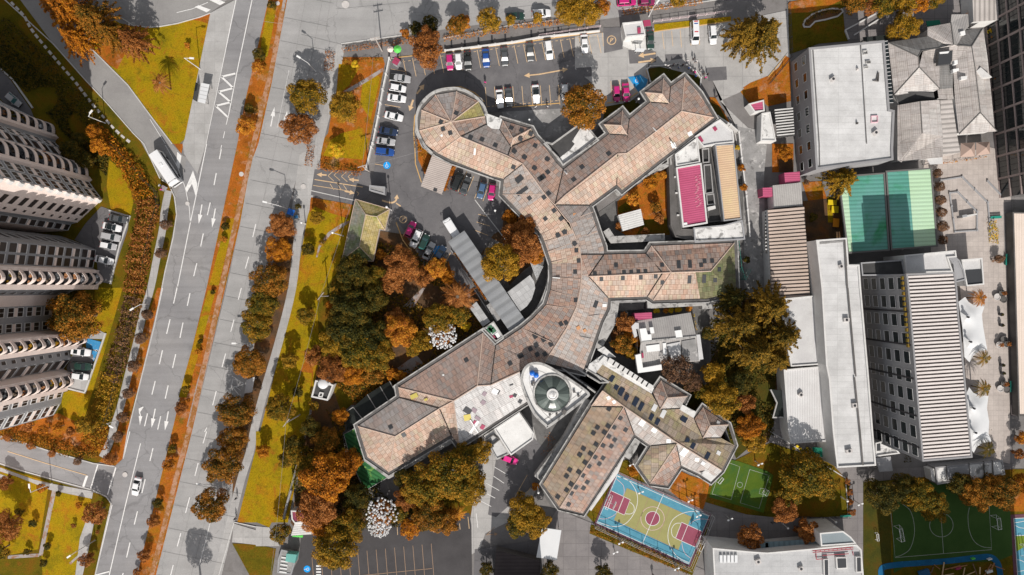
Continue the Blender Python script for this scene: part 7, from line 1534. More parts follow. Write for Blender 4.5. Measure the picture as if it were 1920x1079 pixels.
def hoop(lab,sp,sq):
    a=P(sp)[0]; t=P(sq)[0]; d=(t-a); d.z=0; d.normalize(); e=empty('basketball_hoop',(a.x,a.y,.16),math.atan2(d.y,d.x),lab,'basketball hoop',group='basketball hoops')
    b=MB(); b.bar((0,0,0),(0,0,3.0),.08,6); b.bar((0,0,2.9),(1.3,0,3.3),.06,5); b.build('post','pole_grey',e)
    b=MB(); b.box(1.35,0,2.9,3.95,.06,1.8); b.build('backboard','sky_white',e)
    b=MB(); cc=Vector((1.75,0,3.05)); q=[cc+Vector((math.cos(R(i*36))*.23,math.sin(R(i*36))*.23,0)) for i in range(11)]; b.path(q,.02,4); b.build('rim','orange_plastic',e)
def goal(lab,s1,s2,depth,e_label=None,hh=2.0,zb=.15):
    a=P(s1)[0]; c=P(s2)[0]; D=(c-a); L=D.length; D/=L; N=Vector((-D.y,D.x,0))*depth; e=empty('goal',(a.x,a.y,zb),0,lab,'goal',group='white goals'); f=lambda u,n,z:D*u+N*n+Vector((0,0,z))
    b=MB(); b.path([f(0,0,0),f(0,0,hh),f(L,0,hh),f(L,0,0)],.06,5); b.build('goal_frame','sky_white',e)
    b=MB(); b.path([f(0,0,hh),f(0,.6,hh),f(0,1,0),f(L,1,0),f(L,.6,hh),f(L,0,hh)],.04,4); b.path([f(0,.6,hh),f(L,.6,hh)],.04,4); b.path([f(0,0,0),f(0,1,0)],.03,4); b.path([f(L,0,0),f(L,1,0)],.03,4); b.build('rear_frame','sky_white',e)
    b=MB()
    for i in range(1,int(L/.35)): b.bar(f(i*.35,.6,hh),f(i*.35,1,0),.008,3)
    for i in range(1,5): b.bar(f(0,.6+.1*i,hh-.4*i),f(L,.6+.1*i,hh-.4*i),.008,3)
    b.build('net','paint_white_m',e)
hoop('basketball hoop at the left end of the blue court','T23 712,500','T23 790,535'); hoop('basketball hoop at the right end of the blue court','T23 1402,810','T23 1320,775')
goal('small white goal behind the left basketball hoop','T23 728,470','T23 690,560',.9,zb=.16); goal('small white goal behind the right basketball hoop','T23 1442,790','T23 1398,878',-.9,zb=.16)
e=empty('small_pitch',(W(1400,910).x,W(1400,910).y,0),0,'small green artificial pitch with white lines east of the tiled wing','sports pitch')
child(fl('T23 1612,205 1700,225 1918,300 T33 40,330 T33 -35,610 T23 1868,605 1475,492 1520,340 1560,300',.14),'turf','turf_bright2',e)
b=MB(); rl(.1,.15,'T23 1625,235 1706,265 1640,512 1497,468 1540,340','T23 1780,285 1925,330 1850,577 1708,535 1780,285',mb=b); cc=W(960+1706/3.996,809+400/3.996); b.ribbon([cc+Vector((math.cos(R(i*15))*.62,math.sin(R(i*15))*.62,0)) for i in range(24)],.09,.151,closed=True); rl(.08,.15,'T23 1890,430 1860,425 1850,465 1880,472',mb=b); child(b,'pitch_line','line_faded',e)
goal('tiny white goal at the left end of the small pitch','T23 1560,335','T23 1530,372',1.0,hh=1.2); goal('tiny white goal at the right end of the small pitch','T23 1915,440','T23 1895,475',-.8,hh=1.2)
e=empty('football_pitch',(W(1770,1000).x,W(1770,1000).y,0),0,'dark green football pitch with thin white lines at the lower right','sports pitch')
child(fl('1672,908 1890,898 1898,1040 1870,1052 1700,1060 1675,1075',.15),'turf','turf_green',e)
b=MB(); rl(.11,.16,'T33 918,610 950,945 1672,885 1650,500','T33 1292,615 1312,915',mb=b); rl(.11,.16,'T33 1005,545 1060,590 1090,680 1092,780 1060,880 1000,925 955,938','T33 1505,570 1495,640 1505,740 1540,820 1600,862 1670,872',sm=5,mb=b)
cc=W(1440+1296/3.996,809+702/3.996); b.ribbon([cc+Vector((math.cos(R(i*10))*2.75,math.sin(R(i*10))*2.75,0)) for i in range(36)],.11,.161,closed=True); child(b,'pitch_line','line_faded',e)
goal('white goal at the left end of the football pitch','T33 940,708','T33 958,802',1.3,hh=2.2); goal('white goal at the right end of the football pitch','T33 1662,630','T33 1672,712',1.4,hh=2.2)
goal('tiny white goal in the strip left of the football pitch','T33 795,760','T33 800,810',.8,hh=1.0,zb=.1)
e=empty('blue_sports_court',(W(1915,1020).x,W(1915,1020).y,0),0,'blue court with a maroon edge cut by the right border','sports court')
child(fl('T33 1808,625 2300,600 2300,1250 1850,1250',.14),'border','court_border',e); child(fl('T33 1838,650 2300,630 2300,1250 1875,1250',.15),'playing_surface','court_blue',e); child(fl('T33 1848,785 1925,780 1925,860 1858,900',.156),'key','turf_bright',e)
b=MB(); rl(.12,.162,'T33 1838,652 1918,648','T33 1838,652 1868,1100','T33 1842,685 1918,672','T33 1846,780 1925,778','T33 1860,1050 1925,1040',mb=b); rl(.1,.162,'T33 1845,700 1880,720 1925,725','T33 1855,960 1890,965 1925,985',sm=4,mb=b); child(b,'court_line','paint_white_m',e)
goal('white goal on the cut blue court at the right border','T33 1880,845','T33 1890,930',1.0)
b=MB(); b.ribbon(smooth(P('T33 855,1120 848,1030 930,1002 1140,985 1340,970 1560,945 1660,940 1715,985 1735,1060 1740,1130'),5),1.35,.19); b.build('path','track_blue',kind='structure')
random.seed(8)
for i in range(14):
    p=W(1735+i*10+random.uniform(0,4),1060+random.uniform(0,18),.3); t=random.random()*3; b=MB(); b.box(0,0,0,.12,random.uniform(1.5,4),random.uniform(.15,.3)); o=b.build('timber_plank',random.choice(['wood','planter_brown','paint_tan']),label='loose timber plank on the scrap heap inside the blue track, '+ORD[i]+' from the left',cat='plank',group='planks inside the blue track'); o.location=(p.x,p.y,.16+.12*i/3); o.rotation_euler=(0,0,t)
for x,y,w_,h_,m,l in ((1733,1076,2.4,3.0,'tank_blue2','dull blue crate lid at the bottom edge inside the blue track'),(1855,1072,1.4,1.0,'sky_white','white box at the right side inside the blue track'),(1797,1066,1.2,.8,'panel_maroon','maroon bin inside the blue track'),(1825,1048,.8,.5,'bright_green','green box on the blue track'),(1856,1049,.9,.5,'sky_white','white chest on the blue track')):
    p=W(x,y,.7); b=MB(); b.box(0,0,0,.6,w_,h_*.5); b.box(0,0,.6,.68,w_*1.05,h_*.53); o=b.build('storage_box',m,label=l,cat='box'); o.location=(p.x,p.y,.2); o.rotation_euler=(0,0,.3)
# ------------------------------------------------------------ lamps and poles
def lamp(spec,label,arm=None,head='cobra',mp='pole_white',hmax=None,group='street lamps'):
    """base pixel and pole-top pixel; the lean away from the picture centre gives the height"""
    q=px(spec); b0,t0=q[0],q[1]; rb=math.hypot(b0[0]-960,b0[1]-539.5); rt=((t0[0]-960)*(b0[0]-960)+(t0[1]-539.5)*(b0[1]-539.5))/rb
    h=H*(1-rb/rt) if rt>rb else 6; h=max(3.0,min(h,9.5))
    B_=W(b0[0],b0[1]); e=empty('street_lamp' if head!='flood' else 'floodlight_pole',(B_.x,B_.y,0),0,label,'street lamp' if head!='flood' else 'floodlight',group)
    b=MB(); b.bar((0,0,0),(0,0,.5),.16,8,.14); b.bar((0,0,.5),(0,0,h),.11,8,.07); b.build('pole',mp,e)
    if arm:
        a=P(arm,h)[0]-B_; a.z=h+.25; b=MB(); b.bar((0,0,h-.1),(a.x,a.y,a.z),.06,6); b.build('arm',mp,e)
        d=Vector((a.x,a.y,0)).normalized(); b=MB(); an=math.atan2(d.y,d.x); b.box(a.x+d.x*.3,a.y+d.y*.3,a.z-.1,a.z+.08,1.0,.36,an); b.box(a.x+d.x*.3,a.y+d.y*.3,a.z-.16,a.z-.1,.6,.26,an); b.build('lamp_head','sky_white',e)
    elif head=='globe':
        b=MB(); b.lathe((0,0,h),[(0,-.05),(.2,.02),(.28,.25),(.2,.45),(0,.52)],12); b.build('globe','sky_white',e,sm=True)
    elif head=='flood':
        b=MB(); b.box(0,0,h-.05,h+.05,1.3,.12,.4); b.build('cross_arm',mp,e)
        for s_ in (-.45,.45): b=MB(); b.box(s_*math.cos(.4),s_*math.sin(.4),h,h+.35,.42,.3,.4); b.build('lamp_head','sky_white',e)
    return e
lamp('T00 1500,520 1380,437','white lamp leaning over the triangular lawn beside the concrete island','T00 1430,440')
lamp('T00 790,925 655,890','white lamp rising from the strip between ramp road and dark hedge','T00 680,850')
lamp('T10 445,535 392,466','double-jointed white lamp above the street trees near the top street','T10 330,436')
lamp('T11 240,488 170,462','white lamp beside the blue tarpaulin','T11 78,440')
lamp('T02 1115,122 1050,140','white lamp leaning across the pavement, upper of two by the brown hedge','T02 1000,155'); lamp('T02 885,990 800,1018','white lamp leaning across the pavement, lower of two by the golden hedge','T02 830,1035')
lamp('T03 390,390 232,465','white lamp at the head of the park footpath','T03 226,418'); lamp('T03 715,815 570,905','thin lamp at the grassy bus stop near the bottom edge','T03 530,930',mp='pole_grey')
lamp('T03 1630,362 1568,400','white lamp between the last two big street trees','T03 1500,393'); lamp('T02 1905,405 1850,425','white lamp poking out between the middle street trees','T02 1765,416')
lamp('T20 1025,125 1062,62','white lamp by the guard house on the upper street','T20 1085,25'); lamp('T11 655,690 560,688','short white lamp on the long lawn beside the lodge',None,'globe')
for i,(s_,l) in enumerate([('R1 1250,545 1258,538','white globe lamp in the paved corner above the dark flat roof'),('T20 930,770 912,750','white globe lamp between the two tiled turrets'),('R2 48,690 45,676','white globe lamp at the corner of the yard by the curved court'),('T11 372,600 363,601','white globe lamp on the sidewalk beside the long lawn'),('T11 1015,497 1022,490','white globe lamp at the lodge corner'),
 ('T33 400,650 402,625','white globe lamp on the paved strip above the bottom hall'),('T33 460,645 470,662','white globe lamp right of the paved strip'),('T33 108,690 118,702','white globe lamp left on the paved strip'),('T33 545,490 558,497','white globe lamp by the shrub column'),('T23 190,400 182,400','white globe lamp at the corner of the tiled south wing')]): lamp(s_,l,None,'globe',group='globe lamps')
for s_,l in (('T23 945,425 966,457','floodlight pole on the upper long side of the blue court, left one'),('T23 1370,600 1388,640','floodlight pole near the upper right corner of the blue court'),('T23 800,800 815,836','floodlight pole below the lower side of the blue court'),('T23 760,870 772,900','floodlight pole on the lane below the blue court'),('T23 1210,990 1230,1022','floodlight pole at the bottom corner of the blue court'),('T23 1600,625 1642,650','floodlight pole right of the blue court beside the lane'),('T23 1310,490 1336,514','floodlight pole in the orange earth above the blue court'),('T23 880,225 892,243','floodlight pole in the gap between the two south wings'),('T23 1820,220 1858,245','floodlight pole above the small pitch'),('T33 640,515 665,513','floodlight pole left of the football pitch')): lamp(s_,l,None,'flood','pole_grey',group='floodlight poles')
def upole(spec,label,arms=2,rot=0):
    q=px(spec); b0,t0=q; rb=math.hypot(b0[0]-960,b0[1]-539.5); rt=math.hypot(t0[0]-960,t0[1]-539.5); h=min(11,max(7,H*(1-rb/rt))); B_=W(*b0[:2]); e=empty('utility_pole',(B_.x,B_.y,0),rot,label,'utility pole','utility poles')
    b=MB(); b.bar((0,0,0),(0,0,h),.17,8,.11); b.build('pole','trunk_pale',e)
    for i in range(arms):
        b=MB(); b.box(0,0,h-.4-i*1.1,h-.25-i*1.1,2.2,.14); b.build('cross_arm','trunk_pale',e)
        for x in (-1,-.4,.4,1): b=MB(); b.bar((x,0,h-.25-i*1.1),(x,0,h-.02-i*1.1),.05,5); b.build('insulator','stone',e)
    return e,Vector((B_.x,B_.y,h))
u1=upole('T10 945,385 900,275','utility pole with two cross-arms at the corner of the hospital car park',2,.2); u2=upole('T12 330,950 215,1000','utility pole on the lawn below the white equipment cabin',1,.9); u3=upole('T11 845,205 825,170','utility pole at the west gate barrier',1,.3); u4=upole('T12 545,60 530,50','utility pole on the long lawn at the garden edge',1,.9)
def cable(label,a,b_,sag=.8):
    mb=MB(); pts=[a.lerp(b_,t/10)-Vector((0,0,sag*4*(t/10)*(1-t/10))) for t in range(11)]; mb.path(pts,.028,3); mb.build('overhead_cable','wire',label=label,cat='cable',group='overhead cables')
cable('overhead cable from the corner pole down the west wall of the lot',u1[1],u3[1]); cable('overhead cable from the corner pole off the top edge',u1[1],W(695,-40,10)); cable('overhead cable from the gate pole over the long lawn',u3[1],u4[1]); cable('overhead cable over the long lawn to the pole by the cabin',u4[1],u2[1]); cable('overhead cable from the gate pole to the round wing',u3[1],W(790,283,5))
cable('overhead cable leaving the lawn pole for the bottom edge',u2[1],W(505,1100,9)); cable('overhead cable across the avenue near the top',W(470,35,9),W(545,45,8))
# fences, walls, gates
def fence(label,spec,h,post=2.5,m='fence_dark',solid=None,sm=0,wd=.08,group='fences',name='fence',cat='fence',cap=None):
    q=P(spec); q=smooth(q,sm) if sm else q; e=empty(name,(q[0].x,q[0].y,0),0,label,cat,group)
    b=MB(); 
    if solid: b.wall(q,solid,0,h); child(b,'wall_panel',m,e)
    else:
        for z in (.3,h*.55,h): b.path([v+Vector((0,0,z)) for v in q],wd*.5,4)
        child(b,'rail',m,e)
    b=MB(); n=0
    for a,c in zip(q,q[1:]):
        L=(c-a).length; k=max(1,int(L/post))
        for i in range(k):
            p=a.lerp(c,i/k); n+=1
            if n>90: break
            pb=MB(); pb.box(p.x,p.y,0,h+(.12 if solid else .05),wd*1.6+(solid or 0),wd*1.6+(solid or 0)); child(pb,'post',cap or m,e)
    return e
fence('white wall along the west side of the hospital car park','T10 1003,448 955,680 920,880 880,1079 T11 870,30 828,200',1.1,3.0,'wall_white',solid=.35,name='boundary_wall',cat='wall')
fence('low wall band south of the upper sidewalk beside the north parking row','T10 1420,388 1918,326 T20 200,290 655,240',1.0,3.2,'wall_white',solid=.25,name='boundary_wall',cat='wall')
fence('pink-posted fence along the grass strip right of the guard house','T20 1055,172 1250,145 1450,118 1640,92',1.3,1.6,'fence_pink')
fence('pink fence along the top sidewalk left of the guard house','T20 660,205 560,222 430,240 200,275',1.2,1.6,'fence_pink')
fence('dark railing between the rust hedge and the pavement by the coach','T01 850,0 1000,160 1100,280 1180,360 1200,460 1150,620 1080,980',1.8,2.5); fence('dark railing between hedge and pavement along the avenue','T02 1050,0 980,280 900,640 860,830 790,1050',1.8,2.5)
fence('white rail fence on the east lane beside the ochre shed','R3 1310,545 1440,630 1520,700 1550,960 R8 1105,600 1135,930',1.4,2.5,'wall_white',solid=.3,name='boundary_wall',cat='wall')
fence('green steel frame fence at the green end of the east wing','R4 1510,100 1530,290 1560,380 1600,300',3.0,1.6,'teal'); fence('low white parapet round the grass bulge of the north-east wing','R3 640,185 605,60 640,30 790,20 900,10 1010,20 1100,80 1150,150 1145,225',.6,2,'wall_white',solid=.2,name='boundary_wall',cat='wall')
fence('fence beside the lawn strip from the cabin to the south lodge','T12 430,860 400,1020 T13 265,440 215,640',1.6,2.5,'pole_grey'); fence('dark railing along the west edge of the north-east garden','T30 145,30 165,380 165,440 0,640',1.6,2.5); fence('dark fence line north of the hall at the bottom','T33 20,680 210,635 400,640 600,640',1.2,2.2)
fence('netting fence along the upper side of the blue court','T23 790,300 1140,460 1490,612',2.6,3.0,'pole_grey'); fence('netting fence at the right end of the blue court','T23 1495,620 1420,810 1335,1015',2.6,3.0,'pole_grey'); fence('netting fence along the lower side of the blue court','T23 615,700 980,870 1330,1022',2.6,3.0,'pole_grey')
fence('white wall edging the garden walk beside the long lawn','T13 270,440 240,540 215,650',1.0,2,'wall_grey',solid=.3,name='boundary_wall',cat='wall')
fence('low kerb wall of the playground maze in front of the green roofs','T31 1290,275 1450,250 1640,440 1665,690',.35,3,'wall_grey',solid=.3,name='low_wall',cat='wall'); fence('inner low wall of the playground maze','T31 1355,370 1415,362 1560,510 1560,650 1395,660 1355,370',.35,3,'wall_grey',solid=.3,name='low_wall',cat='wall'); fence('short low wall on the upper right of the playground','T31 1640,280 1760,405',.35,3,'wall_grey',solid=.3,name='low_wall',cat='wall')
fence('slim dark fence between the walkway bed and garden','R7 25,345 190,600 270,712',.9,2,'fence_dark')
G0=0  # row of thin dark boxes across the upper sidewalk
for i,(x,y) in enumerate([(1465,330),(1565,330),(1668,310),(1768,295),(1868,285)]): 
    p=W(480+x/3.996,y/3.996); o=MB(); o.box(0,0,0,.08,.4,1.5); o=o.build('dark_crossbar','fence_dark',label='dark narrow grate set across the upper sidewalk, '+ORD[i+G0]+' from the left',cat='crossbar',group='sidewalk crossbars'); o.location=(p.x,p.y,.06); o.rotation_euler=(0,0,R(2))
G0=5
for i,(x,y) in enumerate([(145,255),(248,242),(348,230)]):
    p=W(960+x/3.996,y/3.996); o=MB(); o.box(0,0,0,.08,.4,1.5); o=o.build('dark_crossbar','fence_dark',label='dark narrow grate set across the upper sidewalk, '+ORD[i+G0]+' from the left',cat='crossbar',group='sidewalk crossbars'); o.location=(p.x,p.y,.06); o.rotation_euler=(0,0,R(2))
# shelters, umbrellas, stalls
e=canopy('long white bus shelter roof on the concrete island beside the avenue','T00 1508,622 1570,634 1536,778 1484,764',2.6,'membrane',name='bus_shelter',cat='bus shelter'); 
b=MB(); b.wall(P('T00 1500,640 1478,765',0),.1,.1,2.2); child(b,'glass_panel','glass',e)
for i in range(1,5): b=MB(); b.wall([P('T00 1508,622',2.6)[0].lerp(P('T00 1484,764',2.6)[0],i/5),P('T00 1570,634',2.6)[0].lerp(P('T00 1536,778',2.6)[0],i/5)],.05,2.58,2.63); child(b,'roof_rib','pole_grey',e)
canopy('small white bus stop roof between the middle street trees','T02 1848,690 1908,668 1888,782 1830,792',2.6,'white_deck_plain',name='bus_shelter',cat='bus shelter')
def parasol(x,y,r,m,label):
    p=W(x,y,2.4); e=empty('parasol',(p.x,p.y,0),0,label,'parasol'); b=MB(); n=8
    for i in range(n): t0,t1=2*math.pi*i/n,2*math.pi*(i+1)/n; b.face([(r*math.cos(t0),r*math.sin(t0),2.15),(r*math.cos(t1),r*math.sin(t1),2.15),(0,0,2.65)])
    b.build('canopy',m,e); b=MB(); b.bar((0,0,0),(0,0,2.6),.03,5); b.build('pole','pole_grey',e)
parasol(745,92,.95,'bright_green','bright green parasol at the car park corner'); parasol(731.5,92,.75,'tower_pink','pink and black parasol beside the bright green one')
def stall(x,y,w_,d_,h,m,rot,label,cat='stall',name='street_stall'):
    p=W(x,y,h); e=empty(name,(p.x,p.y,0),R(rot),label,cat); b=MB(); b.box(0,0,0,h*.45,w_*.9,d_*.9); b.build('counter','wall_grey',e); b=MB(); b.prism([Vector((-w_/2,-d_/2,0)),Vector((w_/2,-d_/2,0)),Vector((w_/2,d_/2,0)),Vector((-w_/2,d_/2,0))],h-.08,h,bottom=True); b.box(0,0,h,h+.06,w_*.6,.12); b.build('awning',m,e)
    for sx in (-1,1):
        for sy in (-1,1): b=MB(); b.bar((sx*w_*.45,sy*d_*.45,0),(sx*w_*.45,sy*d_*.45,h),.04,4); b.build('post','pole_grey',e)
stall(742.5,115,1.4,1.5,2.2,'panel_maroon',-30,'maroon-roofed street stall at the top of the white wall'); stall(738,102,1.5,1.2,2.0,'panel_plum',-10,'dull plum cart between the parasols and the maroon stall')
stall(545,398,1.6,1.4,1.8,'tank_blue',-20,'blue tarpaulin stall at the kerb of the avenue'); stall(555,407,.9,.7,1.3,'tank_blue2',20,'small blue cart right below the blue tarpaulin'); stall(305,353,1.2,.8,1.2,'panel_plum',60,'small vendor cart behind the coach','cart','vendor_cart')
# people
def person_mesh():
    import bmesh
    J={'pel':(0,0,.95,.15),'wai':(0,0,1.12,.14),'che':(0,0,1.32,.16),'nk0':(0,0,1.47,.075),'nk':(0,.01,1.53,.062),'hd0':(0,.015,1.60,.09),'hd':(0,.01,1.68,.105),'hd1':(0,0,1.76,.07)}
    E_=[('pel','wai'),('wai','che'),('che','nk0'),('nk0','nk'),('nk','hd0'),('hd0','hd'),('hd','hd1')]
    for s,n_ in ((-1,'l'),(1,'r')):
        st=.16*s; J.update({n_+'hip':(.09*s,0,.9,.10),n_+'kn':(.1*s,.02+st*.6,.5,.062),n_+'an':(.1*s,st*.9-.02,.09,.042),n_+'to':(.11*s,st*.9+.14,.04,.032),n_+'sh':(.19*s,0,1.42,.065),n_+'el':(.25*s,-.03-st*.5,1.14,.045),n_+'wr':(.26*s,.05-st*.9,.9,.028),n_+'pa':(.26*s,.07-st*.9,.83,.03)})
        E_+=[('pel',n_+'hip'),(n_+'hip',n_+'kn'),(n_+'kn',n_+'an'),(n_+'an',n_+'to'),('che',n_+'sh'),(n_+'sh',n_+'el'),(n_+'el',n_+'wr'),(n_+'wr',n_+'pa')]
        for k in range(4):
            f0=n_+'f%d'%k; yy=.045-.028*k; ln_=(.075,.085,.08,.062)[k]; J[f0+'a']=(.265*s,.07-st*.9+yy,.80-ln_*.4,.009); J[f0+'b']=(.255*s,.08-st*.9+yy,.80-ln_,.008); E_+=[(n_+'pa',f0+'a'),(f0+'a',f0+'b')]
        J[n_+'t']=(.245*s,.13-st*.9,.82,.010); J[n_+'t2']=(.235*s,.15-st*.9,.78,.009); E_+=[(n_+'pa',n_+'t'),(n_+'t',n_+'t2')]
    return J,E_
def skin(name,J,E_,names,grow,root,lv=1):
    ks=[k for k in J if names is None or k in names]; ix={k:i for i,k in enumerate(ks)}
    me=bpy.data.meshes.new(name); me.from_pydata([J[k][:3] for k in ks],[(ix[a],ix[b]) for a,b in E_ if a in ix and b in ix],[]); o=bpy.data.objects.new(name,me); COL.objects.link(o)
    m=o.modifiers.new('s','SKIN'); m.use_smooth_shade=True
    for k,i in ix.items(): r=J[k][3]+grow*(1 if J[k][3]>.03 else .0); me.skin_vertices[0].data[i].radius=(r,r*.82 if J[k][3]>.1 else r)
    me.skin_vertices[0].data[ix[root]].use_root=True
    s_=o.modifiers.new('u','SUBSURF'); s_.levels=lv; s_.render_levels=lv
    dgx=bpy.context.evaluated_depsgraph_get(); m2=bpy.data.meshes.new_from_object(o.evaluated_get(dgx)); m2.name=name; bpy.data.objects.remove(o); return m2
J,E_=person_mesh(); body_me=skin('body',J,E_,None,0,'pel')
shirt_me=skin('shirt',J,E_,['pel','wai','che','nk0','lsh','rsh','lel','rel'],.018,'che'); trou_me=skin('trousers',J,E_,['pel','lhip','rhip','lkn','rkn','lan','ran'],.018,'pel'); hair_me=skin('hair',J,E_,['hd','hd1'],.018,'hd')
body_me.materials.append(MT['skin']); shirt_me.materials.append(MT['cloth_white']); trou_me.materials.append(MT['cloth_dark']); hair_me.materials.append(MT['hair'])
def person(x,y,rot,shirt,trousers,label,group=None,hair='hair'):
    p=W(x,y,.2); e=empty('person',(p.x,p.y,.1),R(rot),label,'person',group)
    for nm,me,m in (('body',body_me,'skin'),('shirt',shirt_me,shirt),('trousers',trou_me,trousers),('hair',hair_me,hair)):
        o=bpy.data.objects.new(nm,me); COL.objects.link(o); o.parent=e; o.material_slots[0].link='OBJECT'; o.material_slots[0].material=MT[m]
    b=MB()
    for sx in (-1,1): b.lathe((sx*.035,.105,1.69),[(0,-.012),(.012,0),(0,.012)],6)
    b.bar((0,.10,1.67),(0,.135,1.645),.012,5); b.bar((-.03,.11,1.62),(.03,.11,1.62),.008,4); b.build('face','black_trim',e)
    return e
GP='people by the north-east wing'
for i,(x,y,rt,s_,t_,l) in enumerate([(1251,126,30,'cloth_white','cloth_dark','person in white and black at the left end of the wall gathering'),(1255,131,160,'cloth_white','cloth_dark','person in white standing just below the leftmost one by the wall'),(1261,124,250,'cloth_dark','cloth_dark','person in dark clothes second along the wall gathering'),(1270,122,10,'cloth_white','cloth_dark','person in a white top at the bend of the low wall'),(1272,129,90,'cloth_white','cloth_blue','person in white top and blue trousers on the grass by the wall'),(1279,124,200,'cloth_dark','cloth_dark','dark-clothed person in the middle of the wall gathering'),
 (1290,130,40,'cloth_blue','cloth_dark','person in a blue shirt sitting out on the grass side'),(1297,134,120,'cloth_white','cloth_dark','person in white right of the blue shirt'),(1301,138,300,'cloth_pink','cloth_dark','person in a bright pink top by the wall'),(1303,145,190,'cloth_blue','cloth_blue','person all in blue below the pink top'),
 (1287,117,20,'cloth_white','cloth_dark','person in white just outside the wall, left of the walkers'),(1299,113,60,'cloth_dark','cloth_dark','dark walker on the concrete above the gathering'),(1304,117,140,'cloth_white','cloth_dark','walker in white beside the dark walker'),(1312,134,80,'cloth_white','cloth_dark','person in white on the concrete right of the low wall'),(1317,141,200,'cloth_dark','cloth_dark','left of the three dark figures near the bin of pink'),(1321,148,20,'cloth_pink','cloth_dark','person in hot pink at the right end of the group'),(1325,142,280,'cloth_dark','cloth_dark','rightmost dark figure of the gathering')]): person(x,y,rt,s_,t_,l,GP)
person(910,157,170,'cloth_pink','cloth_dark','person in a red-pink top walking across the lot above the white sedan'); person(1341,183,10,'cloth_dark','cloth_dark','lone dark figure on the forecourt near the brown grass bed'); person(1004,203,40,'cloth_white','cloth_dark','person in white on the paved corner below the lower row'); person(1026,202,140,'cloth_white','cloth_dark','second person in white on the same paved corner, further right')
person(303,349,90,'cloth_white','cloth_blue','person in white standing behind the coach'); person(306,357,200,'cloth_pink','cloth_dark','person in pink beside the vendor cart behind the coach'); person(552,402,30,'cloth_white','cloth_blue','person in white beside the blue tarpaulin stall'); person(736,97,30,'cloth_dark','cloth_dark','dark figure beside the plum cart'); person(1223,1076,30,'cloth_dark','cloth_dark','dark figure on the bottom lane below the court'); person(445,933,80,'cloth_dark','cloth_dark','dark walker on the sidewalk beside the lawn, upper'); person(443,971,80,'cloth_dark','cloth_dark','dark walker on the sidewalk beside the lawn, lower')
# planters, pots, patio furniture
def pot(x,y,r,h,mp,mc,label,group,name='potted_plant',sc_=1.0):
    p=W(x,y,h); e=empty(name,(p.x,p.y,0),rnd.uniform(0,6),label,'potted plant',group); b=MB(); b.lathe((0,0,0),[(r*.7,0),(r,h),(r*1.08,h),(r*1.08,h+.06),(r*.85,h+.06),(r*.85,h-.05),(0,h-.05)],14); b.build('pot',mp,e)
    if mc:
        o=bpy.data.objects.new('foliage',CM['S'][placed%3]); COL.objects.link(o); o.parent=e; o.location=(0,0,h+r*.6); o.scale=(r*sc_,)*3; o.material_slots[0].link='OBJECT'; o.material_slots[0].material=MT[mc]
for i,(x,y) in enumerate([(1856,60),(1859,73),(1863,104),(1865,148),(1869,191),(1875,234),(1877,275)]): pot(x,y,.55,.5,'yellow_plastic',FL if i else YL,'orange plant in a yellow tub by the glass building, %s from the top'%ORD[i],'yellow tubs',sc_=1.5)
for i,(x,y) in enumerate([(1870,557),(1879,550),(1882,562),(1874,647),(1882,637),(1888,645),(1876,729),(1883,720),(1888,731)]): pot(x,y,.75,.7,'wall_dark' if i%3 else 'stone',RU if i%2 else None,'round patio planter near the ramp wall, %s from the top'%ORD[i],'round patio planters',sc_=.9)
for i,(x,y) in enumerate([(1878,590),(1879,655 if 0 else 610),(1880,685),(1881,700)]): pot(x,y,.4,.9,'fence_dark',DK,'small dark potted plant between patio planters, %s from the top'%ORD[i],'small patio pots')
b=0
for i,(x,y,w_,d_,m,l) in enumerate([(1561,380,2.0,1.2,'yellow_plastic','yellow play table west of the green roofs'),(1566,393,1.6,1.6,'yellow_plastic','square yellow crate west of the green roofs, upper'),(1568,418,1.4,2.0,'orange_plastic','orange crate west of the green roofs, lower')]):
    p=W(x,y,.7); b=MB(); b.box(0,0,.55,.65,w_,d_); 
    for sx in (-1,1):
        for sy in (-1,1): b.bar((sx*w_*.4,sy*d_*.4,0),(sx*w_*.4,sy*d_*.4,.56),.05,4)
    o=b.build('play_table',m,label=l,cat='table'); o.location=(p.x,p.y,0); o.rotation_euler=(0,0,R(-3))
for i,(x,y,rot,l) in enumerate([(1586,968,5,'green bench at the end of the shrub column'),(1887,487,85,'green bench on the ramp wall by the ball bed'),(1868,408,3,'green bench on the playground edge above the yellow box'),(1895,725,88,'green bench near the lower patio planters')]):
    p=W(x,y,.5); e=empty('park_bench',(p.x,p.y,0),R(rot),l,'bench','green benches')
    b=MB(); b.box(0,0,.4,.46,2.6,.5); b.build('seat','teal',e); b=MB(); b.box(0,.27,.5,.9,2.6,.06); b.build('backrest','teal',e)
    for sx in (-1,1): b=MB(); b.box(sx*1.1,0,0,.4,.1,.45); b.build('leg','fence_dark',e)
for i,(x,y) in enumerate([(1489,842),(1496,838),(1502,843),(1515,842)]):
    p=W(x,y,.7); b=MB(); b.box(0,0,.4,.48,.6,.6,i); b.box(.25*math.cos(i),.25*math.sin(i),.48,.85,.06,.5,i)
    for sx in (-1,1):
        for sy in (-1,1): b.bar((sx*.22,sy*.22,0),(sx*.22,sy*.22,.4),.03,4)
    o=b.build('chair','yellow_plastic',label='small yellow chair south of the low white roof, %s from the left'%ORD[i],cat='chair',group='yellow chairs'); o.location=(p.x,p.y,0)
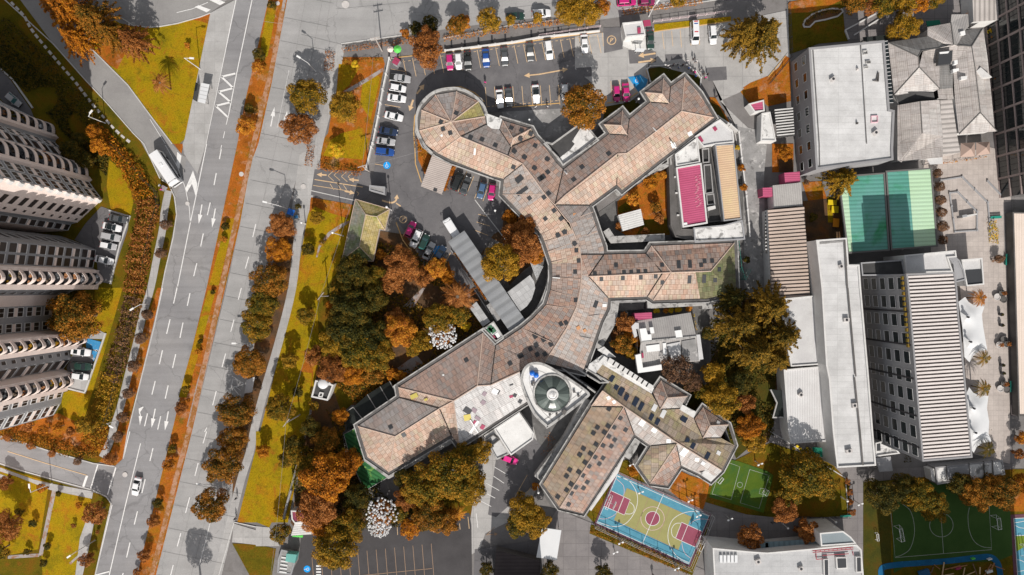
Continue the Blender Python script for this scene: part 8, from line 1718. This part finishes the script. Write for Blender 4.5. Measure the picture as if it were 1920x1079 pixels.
# roof clutter on the outer buildings
for i,(x,y,w_,h,m,l) in enumerate([(1607,131,.5,9.5,'stone','small dark vent on the white office block'),(1606,232,.4,9.5,'wall_dark','tiny vent low on the white office block roof')]):
    p=W(x,y,h); b=MB(); b.box(0,0,0,.4,w_,w_); b.bar((0,0,.4),(0,0,.7),w_*.3,8); o=b.build('roof_vent',m,label=l,cat='vent'); o.location=(p.x,p.y,h)
# gate barriers, manholes
for x,y,r,l in ((648,9,.9,'round manhole on the upper street'),(521,7,.5,'white round cover on the median grass tip'),(453,327,.55,'round cover on the median beside the chevron'),(352,382,.5,'round cover where the ramp joins the avenue'),(569,350,.6,'round cover at the mouth of the entrance drive'),(235,890,.6,'round cover near the side-street junction')):
    p=W(x,y); b=MB(); b.lathe((0,0,0),[(r,0),(r,.05),(r*.75,.06),(r*.7,.045),(0,.045)],18); o=b.build('manhole_cover','stone',label=l,cat='manhole'); o.location=(p.x,p.y,.12)

e=empty('sculpture',(W(1815,405).x,W(1815,405).y,0),0,'white slanted monument standing in the playground maze','sculpture')
b=MB(); b.prism(P('T31 1455,540 1565,522 1568,532 1460,556',1.2),-.01,1.2); child(b,'base','wall_white',e)
b=MB(); b.prism(P('T31 1455,535 1490,528 1493,545 1458,552',3.2),1.2,3.2); child(b,'upright','wall_grey',e)
for i,(x,y,w_,d_,h) in enumerate([(1585,600,1.2,.8,9),(1600,760,1.0,1.0,9),(1590,845,1.4,.7,9),(1575,500,.8,.8,9),(1420,1052,1.2,1.0,7.5),(1500,1065,1.0,.8,7.5),(1560,150,1.0,.8,9.5),(1640,250,1.1,.9,9.5),(1500,740,.9,.9,4.8),(1495,625,.9,.7,4.8)]):
    p=W(x,y,h); u=empty('air_conditioner',(p.x,p.y,h),.1*i,'small grey air conditioner box on a white flat roof, '+ORD[i]+' listed from the long hall outward' if 0 else ['grey unit box high on the long white hall roof','grey unit box in the middle of the long white hall roof','grey unit box low on the long white hall roof','grey unit box at the top end of the long white hall roof','grey unit box on the left of the bottom hall roof','grey unit box right of centre on the bottom hall roof','grey unit box on the upper left of the white office block','grey unit box right of the seam on the white office block','grey unit box on the lower ribbed roof beside the hall','grey unit box on the upper low roof beside the hall'][i],'roof unit','roof units')
    b=MB(); b.box(0,0,0,.7,w_,d_); b.build('body','stone',u); b=MB(); b.bar((0,0,.7),(0,0,.74),.3,10); b.build('fan','fence_dark',u)
